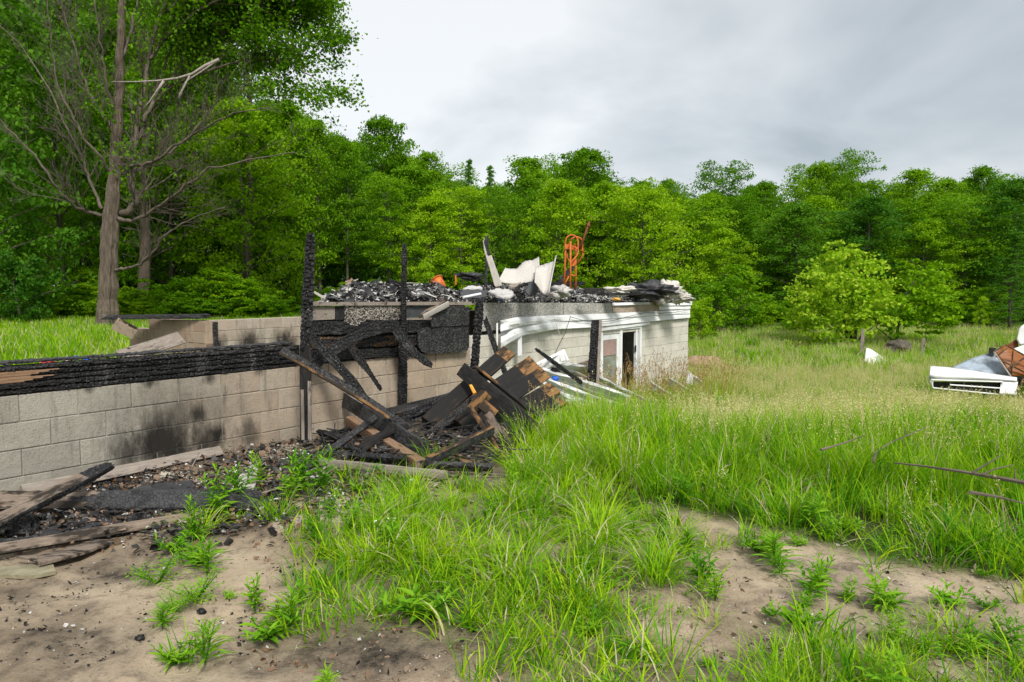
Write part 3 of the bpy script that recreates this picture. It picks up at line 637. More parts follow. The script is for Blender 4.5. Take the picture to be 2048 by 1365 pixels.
# door: white frame, glazed leaf, dark opening with a second leaf folded in
door = MB()
zb = ZTB - 9 * BH
mbf = MB()
def wbox(mbx, t0, t1, n0, n1, z0, z1, mi=0): mbx.box(W((t0 + t1) / 2, (n0 + n1) / 2, (z0 + z1) / 2), (t1 - t0, n1 - n0, z1 - z0), WROT.to_3x3(), mi)
wbox(mbf, dl, dl + .07, NB - .03, NB + .1, zb, dtop); wbox(mbf, dr - .07, dr, NB - .03, NB + .1, zb, dtop); wbox(mbf, dl, dr, NB - .035, NB + .1, dtop + .002, dtop + .09)
tm = onp(1241, 700, NB)[0]; wbox(mbf, tm - .05, tm + .05, NB - .02, NB + .1, zb, dtop)
dobj = mbf.obj('door', M_white, wallB); dobj['label'] = 'white framed glazed door beside a dark open doorway'
mbl = MB(); wbox(mbl, dl + .075, tm - .055, NB + .02, NB + .06, dtop - .20, dtop - .005); wbox(mbl, dl + .075, dl + .17, NB + .02, NB + .06, zb, dtop - .2); wbox(mbl, tm - .13, tm - .055, NB + .02, NB + .06, zb, dtop - .2)
mbl.obj('door_leaf', M_white, dobj)
mbl = MB(); wbox(mbl, dl + .17, tm - .13, NB + .03, NB + .04, zb, dtop - .2); mbl.obj('glass', M_pane, dobj)
mbl = MB(); wbox(mbl, dl + .19, tm - .18, NB + .015, NB + .028, dtop - .55, dtop - .21); mbl.obj('curtain', M_curtain, dobj)
mbl = MB(); wbox(mbl, dr - .22, dr - .16, NB + .0, NB + .06, zb, dtop - .02); mbl.obj('door_leaf', M_white, dobj)
mbl = MB(); wbox(mbl, tm + .10, tm + .24, NB + .5, NB + .54, zb, dtop - .02); mbl.obj('inner_panel', M_slate, dobj)  # panel coloured dark slate to deepen the shade in the doorway
mbl = MB(); wbox(mbl, dr - .245, dr - .225, NB - .01, NB + .02, dtop - .55, dtop - .40); mbl.obj('hinge', M_wire, dobj)
mbl = MB(); wbox(mbl, dl - .6, dr + .6, NB + 1.6, NB + 1.65, zb, dtop + .25); mbl.obj('doorway_shade_wall', M_shadeblk, wallB)  # wall behind the doorway, room darkness put into its near-black colour
# lower trim strip at waist height left of the door
beam('plank', P(1115, 745, 15.0), P(1200, 718, 15.6), .10, .03, M_wlight, 'pale board leaning on the block wall left of the white door', 'plank', roll=20, char=False)
# soffit flap hanging below siding
lap([(1030, 672), (1044, 668)], [(1036, 716), (1046, 714)], .2, .2, bul0, seed=9, ns=8)
lap([(990, 648), (996, 646)], [(993, 712), (1001, 705)], .28, .28, bul0, seed=9, ns=6)

# ------------------------------------------------------------------ rubble on the platform
def shards(n, posfn, sizes, flat=.25, seed=1):
    """crumpled five-vertex flakes; posfn(k) -> arrays of centres"""
    r = np.random.default_rng(seed); c = posfn(n, r); n = len(c); s = sizes[0] + (sizes[1] - sizes[0]) * r.random(n) ** 2.2
    base = np.array([(-1, -.6, 0), (.1, -1, .2), (1, -.2, -.1), (.5, .9, .15), (-.7, .7, -.05), (0, 0, .35)], float)
    V = base[None] * (1 + .7 * (r.random((n, 6, 3)) - .5)); V[:, :, 2] *= flat * 2 * (0.4 + r.random((n, 1)))
    V[:, :, 1] *= (.3 + .7 * r.random((n, 1)))
    ax = r.normal(size=(n, 3)); ax[:, 2] *= 1.2; ax /= np.linalg.norm(ax, axis=1)[:, None]; an = r.random(n) * 2.2
    K = np.zeros((n, 3, 3)); K[:, 0, 1] = -ax[:, 2]; K[:, 0, 2] = ax[:, 1]; K[:, 1, 0] = ax[:, 2]; K[:, 1, 2] = -ax[:, 0]; K[:, 2, 0] = -ax[:, 1]; K[:, 2, 1] = ax[:, 0]
    Rm = np.eye(3)[None] + np.sin(an)[:, None, None] * K + (1 - np.cos(an))[:, None, None] * (K @ K)
    V = np.einsum('nij,nkj->nki', Rm, V) * s[:, None, None] + c[:, None, :]
    tri = np.array([(0, 1, 5), (1, 2, 5), (2, 3, 5), (3, 4, 5), (4, 0, 5)]); Fc = (tri[None] + 6 * np.arange(n)[:, None, None]).reshape(-1, 3)
    return V.reshape(-1, 3), Fc, n
def moundh(t, n):
    edge = np.where(t < tA1, n - NA, n - NB); tl = np.clip((t - ts(650)) / 1.0, 0, 1)
    hgt = .22 * sst(edge, -.02, .55) * (.55 + .75 * vnoise(t, n, 1.1, 41)) + .09 * vnoise(t, n, 4, 42) * sst(edge, -.05, .2)
    P_ = W(0, 0, 0); X = t * SA - n * CA; Y = t * CA + n * SA; px = 1024 + F * X / Y
    k = sst(px, 655, 705) * (1 - .40 * sst(960 - px, 0, 40)) * (1 - .55 * sst(px, 1180, 1240) * (1 - sst(px, 1250, 1290)) )
    base = np.where(px > 1180, .7, 1.0) + np.where((px > 700) & (px < 790), .12, 0)
    return np.maximum(.01, hgt * k * base)
def heap_mat():
    m, nt, b = nmat('ash_and_char_heap'); w = coord(nt, 'World'); q = math_(nt, 'ADD', math_(nt, 'MULTIPLY', noi(nt, w, 2.2, 3), .5), math_(nt, 'MULTIPLY', noi(nt, w, 24, 6, .8), .6))
    col = ramp(nt, q, [(.44, (.012, .012, .012)), (.54, (.05, .05, .05)), (.60, (.22, .215, .21)), (.72, (.52, .51, .49))]); nt.links.new(col, b.inputs['Base Color']); b.inputs['Roughness'].default_value = .85; bump(nt, b, q, .9, .03); return m
M_heap = heap_mat()
def build_mound():
    tt_ = np.arange(ts(622) - .1, tB1 + .3, .045); 
    t2 = np.arange(-3, tB1 + .02, .05); n2 = np.arange(NA, NC, .05); T, N = np.meshgrid(t2, n2)
    X = T * SA - N * CA; Y = T * CA + N * SA; px = 1024 + F * X / Y
    ok = (px > 650) & (((T < tA1) & (N >= NA)) | (N >= NB))
    Z = zdeck(T) + moundh(T, N) + .08 * (vnoise(T, N, 9, 43) - .3) + .05 * (vnoise(T, N, 22, 44) - .5)
    V = np.stack([X, Y, Z], -1).reshape(-1, 3); i = np.arange(T.size).reshape(T.shape); okq = ok[:-1, :-1] & ok[:-1, 1:] & ok[1:, 1:] & ok[1:, :-1]
    Fq = np.stack([i[:-1, :-1], i[:-1, 1:], i[1:, 1:], i[1:, :-1]], -1)[okq]
    ctr = V[Fq].mean(1); pxc = 1024 + F * ctr[:, 0] / ctr[:, 1]
    wv = vnoise(ctr[:, 0], ctr[:, 1], 5, 51) * .6 + vnoise(ctr[:, 0], ctr[:, 1], 17, 52) * .4
    mi = (wv > .54).astype(int)
    me = mk_mesh('ash_heap', V, Fq, [M_heap], mi * 0); o = mk_obj('ash_heap', me); tag(o, 'mound of ash and charred rubble covering the house floor platform', 'rubble', kind='stuff')
    def pos(n, r):
        t = r.uniform(0, tB1, n * 3); nn_ = NA + (NC - NA) * r.random(n * 3) ** 1.6; nn_ = np.where(t > tA1, NB + (NC - NB) * r.random(n * 3) ** 1.6, nn_)
        X = t * SA - nn_ * CA; Y = t * CA + nn_ * SA; px = 1024 + F * X / Y; ok = (px > 652); t, nn_, X, Y = t[ok][:n], nn_[ok][:n], X[ok][:n], Y[ok][:n]
        return np.stack([X, Y, zdeck(t) + moundh(t, nn_) + r.uniform(.0, .05, len(t))], -1)
    for nm, cnt, mt, sz, sd, lb in (('char_flakes', 30000, M_charf, (.006, .042), 61, 'black charcoal flakes and burned scraps strewn over the floor platform'), ('ash_flakes', 20000, M_ash, (.005, .036), 62, 'white and grey ash flakes strewn over the floor platform'), ('burned_scraps', 1500, M_tar, (.03, .10), 63, 'larger black curled scraps on the floor platform')):
        V, Fc, n = shards(cnt, pos, sz, .45, sd); me = mk_mesh(nm, V, Fc, [mt]); o = mk_obj(nm, me); tag(o, lb, 'rubble', kind='stuff')
build_mound()
# ------------------------------------------------------------------ things standing in the rubble
def sheet(name, rows, Yf, mat, label, cat, th=.012, nx=24, jag=0, seed=1, parent=None):
    """rows = [(x_top, y_top, x_bot, y_bot), ...] left to right; Yf(s, g) gives the forward depth"""
    r = random.Random(seed); V = []; Fs = []; ng = 6
    sx = np.linspace(0, 1, nx); k = np.linspace(0, 1, len(rows)); a = np.array(rows, float)
    for s in sx:
        v = [np.interp(s, k, a[:, q]) for q in range(4)]; j = jag * (r.random() - .5)
        for gi in range(ng + 1):
            g = gi / ng; V.append(P(v[0] + (v[2] - v[0]) * g, v[1] + j * (1 - g) + (v[3] - v[1]) * g, Yf(s, g)))
    for i in range(nx - 1):
        for gi in range(ng): q = i * (ng + 1) + gi; Fs.append((q, q + 1, q + ng + 2, q + ng + 1))
    c = sum(V, Vector()) / len(V); me = mk_mesh(name, [v - c for v in V], Fs, [mat], smooth=True)
    o = mk_obj(name, me, parent, Matrix.Translation(c)); md = o.modifiers.new('solid', 'SOLIDIFY'); md.thickness = th
    if parent is None: tag(o, label, cat)
    return o
sheet('wall_panelling', [(1011, 536, 996, 563), (1020, 538, 1010, 566), (1035, 537, 1030, 568), (1046, 524, 1048, 566), (1058, 521, 1068, 562), (1068, 520, 1078, 563), (1077, 514, 1082, 575)], lambda s, g: 13.6 - .5 * g + .12 * math.sin(s * 3), M_panel, 'curled pale sheet of wall panelling standing up from the rubble, left half', 'panel', jag=1.5)
sheet('wall_panelling', [(1072, 534, 1070, 564), (1085, 530, 1084, 584), (1098, 526, 1088, 588), (1107, 523, 1093, 590), (1112, 511, 1097, 586)], lambda s, g: 13.3 - .7 * g + .08 * math.sin(s * 4), M_panel, 'taller torn pale panelling sheet with a spiked top corner behind the dark shingles', 'panel', jag=1.5)
def shard_poly(name, pts, Y, mat, label, cat, th=.03, tilt=0.0):
    """broken flat piece from its outline; each vertex set at its own depth so the piece leans"""
    rj = random.Random(int(pts[0][0] * 13)); q = []
    for i in range(len(pts)):
        a, b = pts[i], pts[(i + 1) % len(pts)]; j = .10 * math.hypot(b[0] - a[0], b[1] - a[1])
        for k in range(4): q.append((a[0] + (b[0] - a[0]) * k / 4 + (rj.uniform(-j, j) if k else 0), a[1] + (b[1] - a[1]) * k / 4 + (rj.uniform(-j, j) if k else 0)))
    pts = q; ys = [p[1] for p in pts]; y0, y1 = min(ys), max(ys); mb = MB(); f = [P(x, y, Y + tilt * (y1 - y) / max(1, y1 - y0)) for x, y in pts]; c = sum(f, Vector()) / len(f)
    nrm = (f[1] - f[0]).cross(f[2] - f[0]).normalized(); nrm = nrm if nrm.dot(CAMP - c) > 0 else -nrm; n = len(f)
    V = [v - c for v in f] + [v - c - nrm * th for v in f] + [Vector((0, 0, 0)) + nrm * th * .4]
    mb.add(V, [(i, (i + 1) % n, 2 * n) for i in range(n)] + [tuple(reversed(range(n, 2 * n)))] + [(i, i + n, (i + 1) % n + n, (i + 1) % n) for i in range(n)])
    o = mb.obj(name, mat, None, Matrix.Translation(c)); return tag(o, label, cat)
shard_poly('shingle', [(1050, 582), (1060, 565), (1075, 556), (1078, 556), (1078, 575), (1072, 590), (1056, 590)], 12.9, M_slate, 'dark slate grey shingle standing upright in front of the panelling', 'shingle', tilt=.2)
shard_poly('shingle', [(1051, 566), (1068, 562), (1068, 568), (1056, 582), (1049, 577)], 13.1, M_slate, 'dark shingle lying left of the upright one', 'shingle', tilt=.4)
shard_poly('shingle', [(1025, 581), (1049, 564), (1049, 570), (1030, 584)], 12.8, M_charsm, 'narrow dark strip leaning beside the shingles', 'shingle', tilt=.3)
shard_poly('broken_board', [(1017, 571), (1042, 564), (1043, 568), (1022, 576)], 12.9, M_wgrey, 'small grey board end below the panelling', 'board', tilt=.2)
shard_poly('ash_sheet', [(975, 583), (1000, 577), (1020, 578), (1031, 590), (1010, 595), (992, 592)], 12.4, M_ash, 'flat white ash sheet in the rubble below the two leaning boards', 'sheet', tilt=.7)
shard_poly('ash_sheet', [(925, 578), (940, 572), (960, 572), (965, 576), (945, 584)], 11.6, M_ash, 'small white curled sheet left of the leaning boards', 'sheet', tilt=.6)
shard_poly('ash_sheet', [(733, 567), (748, 574), (760, 586), (754, 589), (742, 578)], 9.0, M_white, 'pointed white strip on the left part of the rubble', 'sheet', tilt=.3)
shard_poly('charred_sheet', [(920, 586), (935, 578), (975, 579), (973, 593), (955, 596), (925, 596)], 10.9, M_tar, 'crumpled dark grey sheet over the platform edge above the third post', 'sheet', tilt=.9)
shard_poly('broken_board', [(690, 580), (691, 566), (703, 556), (708, 562), (703, 568), (696, 579)], 8.9, M_wbrown, 'broken brown board standing at the left end of the rubble', 'board', tilt=.1)
beam('leaning_board', P(702, 567, 8.7), P(735, 587, 8.6), .03, .06, M_wgrey, 'thin grey board sloping down from the broken brown board', 'board', char=False)
beam('charred_stick', P(779, 562, 9.2), P(812, 572, 9.0), .06, .04, M_char, 'ragged charred stick poking out left of the second post', 'stick', rag=(.05, .02), cell=.03)
beam('leaning_board', P(971, 575, 12.9), P(975.5, 464, 12.9), .055, .03, [M_ashchar, M_wwhite], 'tall thin upright ash grey board behind the leaning one', 'board', cell=.03, depth=.006, rag=(0, .12), matfn=lambda x, s, p, xm: np.where((x > .68) & (s == 3), 1, 0))
beam('leaning_board', P(998, 575, 12.4), P(965, 474, 12.5), .11, .045, [M_ashchar, M_wwhite], 'leaning pale board with a charred notched top in the middle of the rubble', 'board', cell=.035, depth=.008, rag=(.03, .10), matfn=lambda x, s, p, xm: np.where((x < .62) | (p < .035), 1, 0), taper=[(0, 1.2, 1), (.6, .9, 1), (1, .6, .8)])
beam('charred_log', P(1108, 577, 14.2), P(1148, 532, 14.8), .10, .08, M_char, 'charred log leaning behind the orange hand truck', 'log', cell=.045, rag=(.05, .1))
beam('charred_stick', P(1095, 560, 14.0), P(1121, 551, 14.2), .03, .03, M_ashchar, 'short grey stick left of the orange hand truck', 'stick', cell=.03)
beam('charred_beam', P(1095, 568, 15.2), P(1168, 567, 15.6), .09, .08, M_char, 'black beam lying on the rubble behind the hand truck', 'beam', cell=.04)
beam('charred_beam', P(1170, 582, 14.8), P(1211, 583, 15.0), .13, .08, M_ashchar, 'grey charred beam end right of the hand truck', 'beam', cell=.04, rag=(0, .06))
beam('charred_beam', P(1195, 589, 14.9), P(1290, 588, 15.6), .06, .08, M_char, 'long thin charred beam on the flat part of the platform', 'beam', cell=.04)
beam('yellow_stick', P(815, 598, 8.9), P(848, 601, 8.9), .035, .03, M_worange, 'scorched yellow stick at the platform edge right of the second post', 'stick', char=False)
beam('orange_rod', P(911.5, 570, 10.6), P(911.2, 551, 10.6), .022, .022, M_rust, 'short orange rod standing right of the orange bucket', 'rod', char=False)
beam('white_strip', P(905, 599, 10.0), P(960, 588, 10.6), .03, .05, M_white, 'thin white strip lying along the platform edge', 'strip', char=False)
# wooden trough boards leaning on the rim
tr = empty('trough_board', P(870, 615, 8.9)); tag(tr, 'pale L shaped trim board leaning on the platform edge', 'board')
beam('face_board', P(830, 634, 8.70), P(891, 601, 9.0), .10, .02, M_wlight, parent=tr, roll=-35, char=False); beam('lip_board', P(846, 635, 8.60), P(897, 608, 8.9), .07, .02, M_wwhite, parent=tr, roll=35, char=False)
# white block and small bits
mb = MB(); mb.box((0, 0, 0), (.14, .1, .075)); o = mb.obj('pale_block', M_insul, None, Matrix.Translation(P(656, 598, 8.2)) @ Matrix.Rotation(.4, 4, 'Z')); tag(o, 'cream coloured block on the left end of the platform', 'block')
sheet('curled_trim', [(624, 580, 624, 584), (635, 586, 634, 591), (645, 592, 644, 597), (656, 595, 656, 600)], lambda s, g: 8.1, M_wwhite, 'curled pale trim strip sticking up beside the tallest charred post', 'trim', th=.01)
def lump(name, c, sz, mat, label, cat, seed=1, n=26, rough_=.35, kind=None):
    bm_v = []; 
    for i in range(n):
        th = math.pi * i / (n - 1)
        for j in range(n): ph = 2 * math.pi * j / n; bm_v.append((math.sin(th) * math.cos(ph), math.sin(th) * math.sin(ph), math.cos(th)))
    v = np.array(bm_v); q = 1 + rough_ * ((vnoise(v[:, 0] + v[:, 2], v[:, 1] + v[:, 2] * .7, 2.2, seed) - .5) * 2 + .8 * (vnoise(v[:, 0] - v[:, 2], v[:, 1] + v[:, 2], 6, seed + 1) - .5) + .4 * (vnoise(v[:, 0] - v[:, 2], v[:, 1] + v[:, 2], 15, seed + 2) - .5))
    v = v * q[:, None] * np.array(sz)[None]; i = np.arange(n * n).reshape(n, n); j = np.roll(i, -1, 1)
    Fq = np.stack([i[:-1], i[1:], j[1:], j[:-1]], -1).reshape(-1, 4); me = mk_mesh(name, v, Fq, [mat]); o = mk_obj(name, me, None, Matrix.Translation(c)); tag(o, label, cat, kind=kind); return o
lump('insulation_wad', P(1336, 588, 18.0), (.34, .34, .24), M_insul, 'big lump of whitish burned insulation on the right end of the platform', 'insulation', 3, rough_=.7)
lump('insulation_wad', P(1352, 596, 18.0), (.36, .28, .10), M_insul, 'flatter whitish insulation spreading over the right platform corner', 'insulation', 5, rough_=.6)
lump('insulation_wad', P(1237, 583, 15.9), (.26, .2, .09), M_insul, 'low whitish wad on the platform between hand truck and black tarpaulin', 'insulation', 7, rough_=.6)
lump('burned_tarpaulin', P(1303, 583, 17.2), (.46, .35, .15), M_tar, 'crumpled black burned tarpaulin left of the insulation lump', 'tarpaulin', 9, rough_=.8)
lump('burned_tarpaulin', P(938, 555, 12.6), (.17, .2, .06), M_tar, 'black crumpled scrap on top of the rubble right of the orange bucket', 'tarpaulin', 11, rough_=.8)
lump('orange_cloth', P(1233, 599, 15.0), (.10, .08, .03), varied('ochre_cloth', (.5, .25, .04), (.7, .4, .08), 5, 3, .9, .2, .01), 'small ochre cloth scrap at the platform edge', 'cloth', 13)
lump('blue_scrap', P(1001, 601, 12.6), (.022, .02, .014), M_blue, 'tiny blue scrap at the platform edge', 'scrap', 15)
for i, (x, y, Y, sz, lb) in enumerate(((660, 575 + 20, 8.3, (.06, .05, .04), 'grey clod at the left end of the rubble'), (722, 590, 8.8, (.16, .14, .05), 'white ash clump near the left end of the rubble'), (775, 592, 9.0, (.14, .12, .06), 'white ash clump left of the second post'), (895, 590, 9.9, (.07, .06, .06), 'white round clump above the trough board'), (1120, 585, 13.4, (.16, .14, .10), 'pale ash clump in front of the hand truck'))):
    lump('ash_clump', P(x, y, Y), sz, M_ash, lb, 'ash', 20 + i, n=18, rough_=.6)
# rusty orange bucket lying tilted
bk = empty('bucket', P(879, 566, 10.0)); tag(bk, 'rusty orange bucket lying tilted on the rubble', 'bucket')
Mb = Matrix.Translation(P(879, 569, 10.0)) @ Matrix.Rotation(R(-36), 4, 'Y') @ Matrix.Rotation(R(-22), 4, 'X') @ Matrix.Scale(.82, 4)
mb = MB(); prof = [(.0, -.10), (.060, -.10), (.075, -.085), (.083, -.03), (.087, -.028), (.089, -.02), (.092, .05), (.096, .10), (.090, .085), (.0, .088)]
Vb = []; K = 20
for rr, z in prof:
    for k in range(K): a = 2 * math.pi * k / K; Vb.append((rr * math.cos(a), rr * math.sin(a), z))
mb.add(Vb, [(i * K + k, i * K + (k + 1) % K, (i + 1) * K + (k + 1) % K, (i + 1) * K + k) for i in range(len(prof) - 1) for k in range(K)]); mb.obj('body', M_rust, bk, Mb, True)
mb = MB(); mb.tube([(.107 * math.cos(a), .107 * math.sin(a), .10) for a in np.linspace(0, 2 * math.pi, 25)], .009, 6); mb.obj('rim', M_rust, bk, Mb, True)
mb = MB(); mb.tube([(.11 * math.cos(a), -.10 * math.sin(a) * .6 - .02, .08 - .10 * math.sin(a)) for a in np.linspace(0, math.pi, 14)], .004, 5); mb.obj('handle', M_rustd, bk, Mb, True)
# orange hand truck
HY = 13.6; HX = lambda x, y, dy=0: P(x, y, HY + dy)
ht = empty('hand_truck', HX(1143, 585)); tag(ht, 'rusty orange hand truck with looped handles standing upright in the rubble', 'hand truck')
def z7(x, y): return 1100 + x / 8.03, 430 + y / 8.03
def tb(name, pts, r_, mat=M_rust, parent=ht, n=8):
    mb = MB(); q = [HX(*z7(x, y), dy) for x, y, dy in pts]; c = q[0]; mb.tube([p - c for p in q], r_, n); return mb.obj(name, mat, parent, Matrix.Translation(c), True)
tb('left_rail', [(228, 1210, 0), (238, 900, 0), (250, 540, 0)], .017)
tb('front_rail', [(328, 1230, -.25), (330, 820, -.25), (330, 430, -.25)], .016)
tb('right_rail', [(415, 1195, .15), (415, 900, .15), (412, 560, .15), (400, 470, .15)], .016)
arc = lambda cx, cy, rx, ry, a0, a1, dy, n=12: [(cx + rx * math.cos(R(a)), cy - ry * math.sin(R(a)), dy) for a in np.linspace(a0, a1, n)]
tb('hoop_handle', [(250, 480, 0)] + arc(350, 430, 100, 105, 180, 0, 0) + [(452, 600, .0), (430, 660, -.05), (330, 770, -.2)], .014)
tb('hoop_handle', [(325, 470, -.2)] + arc(425, 450, 98, 95, 175, 0, .1) + [(528, 630, .1), (505, 690, .1), (430, 790, .12)], .013)
tb('crossbar', [(250, 990, 0), (330, 965, -.25), (415, 985, .15)], .012); tb('crossbar', [(345, 500, -.2), (430, 540, 0), (555, 600, .1)], .013); tb('crossbar', [(255, 985, .0), (415, 970, .16)], .010)
tb('brace', [(270, 610, .05), (275, 680, .05), (325, 770, -.1)], .012); tb('brace', [(300, 990, .0), (250, 1090, .05), (215, 1180, .1)], .014)
tb('lever', [(470, 560, 0), (560, 330, .0), (632, 110, .0)], .022, M_rustd); tb('lever_collar', [(592, 165, 0), (640, 185, 0)], .03, M_rustd)
def plate(name, pts, dy, mat=M_rust, th=.02, parent=ht):
    f = [HX(*z7(x, y), dy) for x, y in pts]; c = f[0]; n = len(f); V = [v - c for v in f] + [v - c + Vector((0, th, 0)) for v in f]; mb = MB()
    mb.add(V, [tuple(range(n)), tuple(reversed(range(n, 2 * n)))] + [(i, i + n, (i + 1) % n + n, (i + 1) % n) for i in range(n)]); return mb.obj(name, mat, parent, Matrix.Translation(c))
plate('hinge_plate', [(235, 455), (235, 555), (315, 545), (330, 470), (300, 460), (280, 480)], -.03); plate('hinge_plate', [(350, 500), (350, 560), (430, 570), (440, 520)], -.05)
plate('gusset', [(340, 760), (420, 690), (430, 760), (385, 820), (345, 825)], -.06); plate('bolt_plate', [(380, 470), (395, 460), (415, 475), (412, 560), (375, 560)], .1)

# ------------------------------------------------------------------ porch posts
def post(label, p0, p1, w, h, **k): return beam('porch_post', p0, p1, w, h, k.pop('mats', M_char), label, 'post', **k)
def gz(v, dz=0.0): return Vector((v.x, v.y, tz(v.x, v.y) + dz))
b0 = gz(gpt(614, 893)); p1_ = empty('porch_post', b0); tag(p1_, 'tallest charred porch post, leftmost in front of the grey block wall', 'post')
tp = P(621, 461, b0.y + .12); Yp = b0.y
beam('charred_shaft', P(612, 700, Yp + .05), tp, .100, .10, M_char, parent=p1_, cell=.048, depth=.020, res=1.2, rag=(0, .06), taper=[(0, 1.05, 1), (.4, 1.15, 1), (1, .9, .9)])
beam('base_shaft', P(612, 905, Yp), P(611, 690, Yp + .05), .108, .09, [M_charsm, M_wgrey], parent=p1_, char=False, matfn=lambda x, s, p, xm: np.where((s == 0) & (x < .68) & (p > .058), 1, 0))
beam('side_board', P(606, 880, Yp - .06), P(604, 780, Yp - .05), .03, .03, M_wgrey, parent=p1_, char=False)
beam('split_char', P(605, 700, Yp + .0), P(606, 612, Yp + .02), .035, .06, M_char, parent=p1_, cell=.035, depth=.012)
post('second charred porch post, standing against the grey block wall below the rubble', P(805, 815, 8.42), P(808.5, 484, 8.42), .082, .08, cell=.032, depth=.011, taper=[(0, 1.35, 1), (.48, 1.3, 1), (.5, .85, .9), (.85, .8, .8), (.88, .95, .95), (1, .7, .7)], rag=(0, .05))
post('third charred porch post, leaning slightly below the crumpled dark sheet', P(944, 800, 9.9), P(960, 597, 9.9), .125, .11, cell=.055, depth=.018, taper=[(0, 1.0, 1), (1, 1, 1)], rag=(0, .05))
q4 = empty('porch_post', P(1178, 840, 11.4)); tag(q4, 'fourth porch post, charred with a bare grey side, in front of the white door', 'post')
beam('charred_shaft', P(1177, 870, 11.4), P(1191, 641, 11.6), .15, .11, [M_char], parent=q4, cell=.045, depth=.016, taper=[(0, 1, 1), (.5, .95, 1), (.62, 1.1, 1), (.75, .85, 1), (1, .85, 1)])
beam('bare_side', P(1190, 868, 11.38), P(1201, 641, 11.58), .045, .10, [M_wgrey], parent=q4, char=False)
post('slanting charred brace behind the third post', P(1012, 752, 10.6), P(968, 634, 11.2), .10, .07, cell=.045, depth=.016, rag=(.03, .08))

# ------------------------------------------------------------------ the collapsed timber pile
B = beam
gendbr = lambda c0, c1: (lambda x, s, p, xm: np.where(x > c1, 1, 0))
def jm(c, frm=1, patch=True):           # smooth char with an orange-brown end
    def f(x, s, p, xm):
        m = np.where(x > c, 1, 0)
        if patch: pass
        return m
    return f
def scorch():
    m, nt, b = nmat('charred_scorched_wood'); v = coord(nt, 'Object', (1.1, 16, 16)); g = noi(nt, v, 4, 6, .75); col = ramp(nt, g, [(.35, (.004, .004, .004)), (.56, (.012, .010, .009)), (.62, (.05, .028, .014)), (.75, (.20, .12, .06))])
    col = mixc(nt, rng_(nt, noi(nt, coord(nt, 'Object', (1, 3, 3)), 2.5, 3), .42, .60), (.008, .0075, .007), col); nt.links.new(col, b.inputs['Base Color']); b.inputs['Roughness'].default_value = .55; bump(nt, b, g, .6, .006); return m
M_scorch = scorch()
JM = [M_scorch, M_worange, M_charb]
B('deck_joist', P(856, 846, 7.2), P(1017, 703, 8.3), .17, .05, JM, 'highest scorched joist of the fanned joists, its orange end against the wall', 'joist', roll=-18, char=False, matfn=jm(.885))
B('deck_joist', P(905, 838, 7.4), P(1067, 725, 8.3), .175, .05, JM, 'second scorched joist of the fan with rusty nail stains on its orange end', 'joist', roll=-14, char=False, matfn=jm(.83))
B('deck_joist', P(925, 857, 7.2), P(1089, 746, 8.1), .165, .05, JM, 'third scorched joist of the fan, close under the second', 'joist', roll=-14, char=False, matfn=jm(.85))
B('deck_joist', P(930, 882, 7.0), P(1108, 777, 7.9), .18, .05, JM, 'fourth scorched joist of the fan with a pale cut end', 'joist', roll=-30, char=False, matfn=jm(.86))
B('deck_joist', P(960, 908, 6.9), P(1120, 800, 7.7), .17, .05, JM, 'lowest scorched joist of the fan, nearest the grass', 'joist', roll=-30, char=False, matfn=jm(.9))
B('scorched_plank', P(923, 739, 7.7), P(1084, 874, 6.75), .155, .045, [M_charsm, M_worange], 'dark scorched plank with a round knot lying across the fanned joists', 'plank', roll=8, char=False, matfn=lambda x, s, p, xm: np.where((s == 9), 1, 0))
mb = MB(); mb.tube([(0, 0, -.004), (0, 0, .005)], [.016, .014], 10); kx = Matrix.Translation(P(950, 755, 7.50)) @ beam_M(P(923, 739, 7.7), P(1082, 872, 6.75), R(8)).to_3x3().to_4x4()
B('edge_plank', P(956, 739, 7.85), P(1124, 872, 6.9), .03, .135, [M_wbrown, M_charb, M_worange], 'thin plank on edge with a pale rim running beside the knotted plank', 'plank', roll=-10, char=False, matfn=lambda x, s, p, xm: np.where(x < .28, 2, np.where(s == 0, 1, 0)))
B('charred_rail', P(853, 875, 6.9), P(955, 792, 7.3), .075, .04, [M_ashchar, M_worange], 'weathered charred rail rising to the broken brown block', 'rail', roll=12, cell=.03, depth=.007, matfn=lambda x, s, p, xm: np.where((s == 3), 1, 0))
nb = empty('nailed_block', P(968, 815, 6.95)); tag(nb, 'broken yellow brown timber block with a splintered top in the middle of the pile', 'block')
B('block_face', P(945, 822, 6.95), P(972, 788, 7.05), .11, .09, [M_worange, M_wlight], parent=nb, char=False, roll=25, matfn=lambda x, s, p, xm: np.where(s == 9, 1, 0)); B('block_face', P(962, 808, 6.85), P(990, 830, 6.85), .10, .07, M_worange, parent=nb, char=False, roll=-10); B('splinter', P(950, 788, 7.1), P(940, 768, 7.2), .035, .03, varied('fresh_orange_splinter', (.5, .2, .02), (.75, .38, .06), 8, 4, .7, .3, .005), parent=nb, char=False, rag=(0, .03))
B('propped_board', P(972, 828, 6.85), PG(1023, 905, .0), .10, .045, M_wlight, 'pale brown board standing like a leg under the broken block', 'board', roll=15, char=False)
B('thin_brace', P(941, 815, 6.8), PG(1018, 932, .0), .035, .05, M_worange, 'thin orange brown brace running down to the grass', 'brace', roll=20, char=False)
B('grey_rail', PG(855, 924, .12), P(984, 861, 6.2), .075, .05, [M_ashchar, M_worange], 'grey charred rail with a pale end laid across the front of the pile', 'rail', roll=35, cell=.05, depth=.003, matfn=lambda x, s, p, xm: np.where((s == 3) | (s == 9) & (x > .5), 1, 0))
B('charred_board', PG(858, 931, .08), PG(985, 938, .06), .085, .04, M_ashchar, 'charred board lying flat at the front foot of the pile', 'board', roll=50, cell=.04, depth=.005)
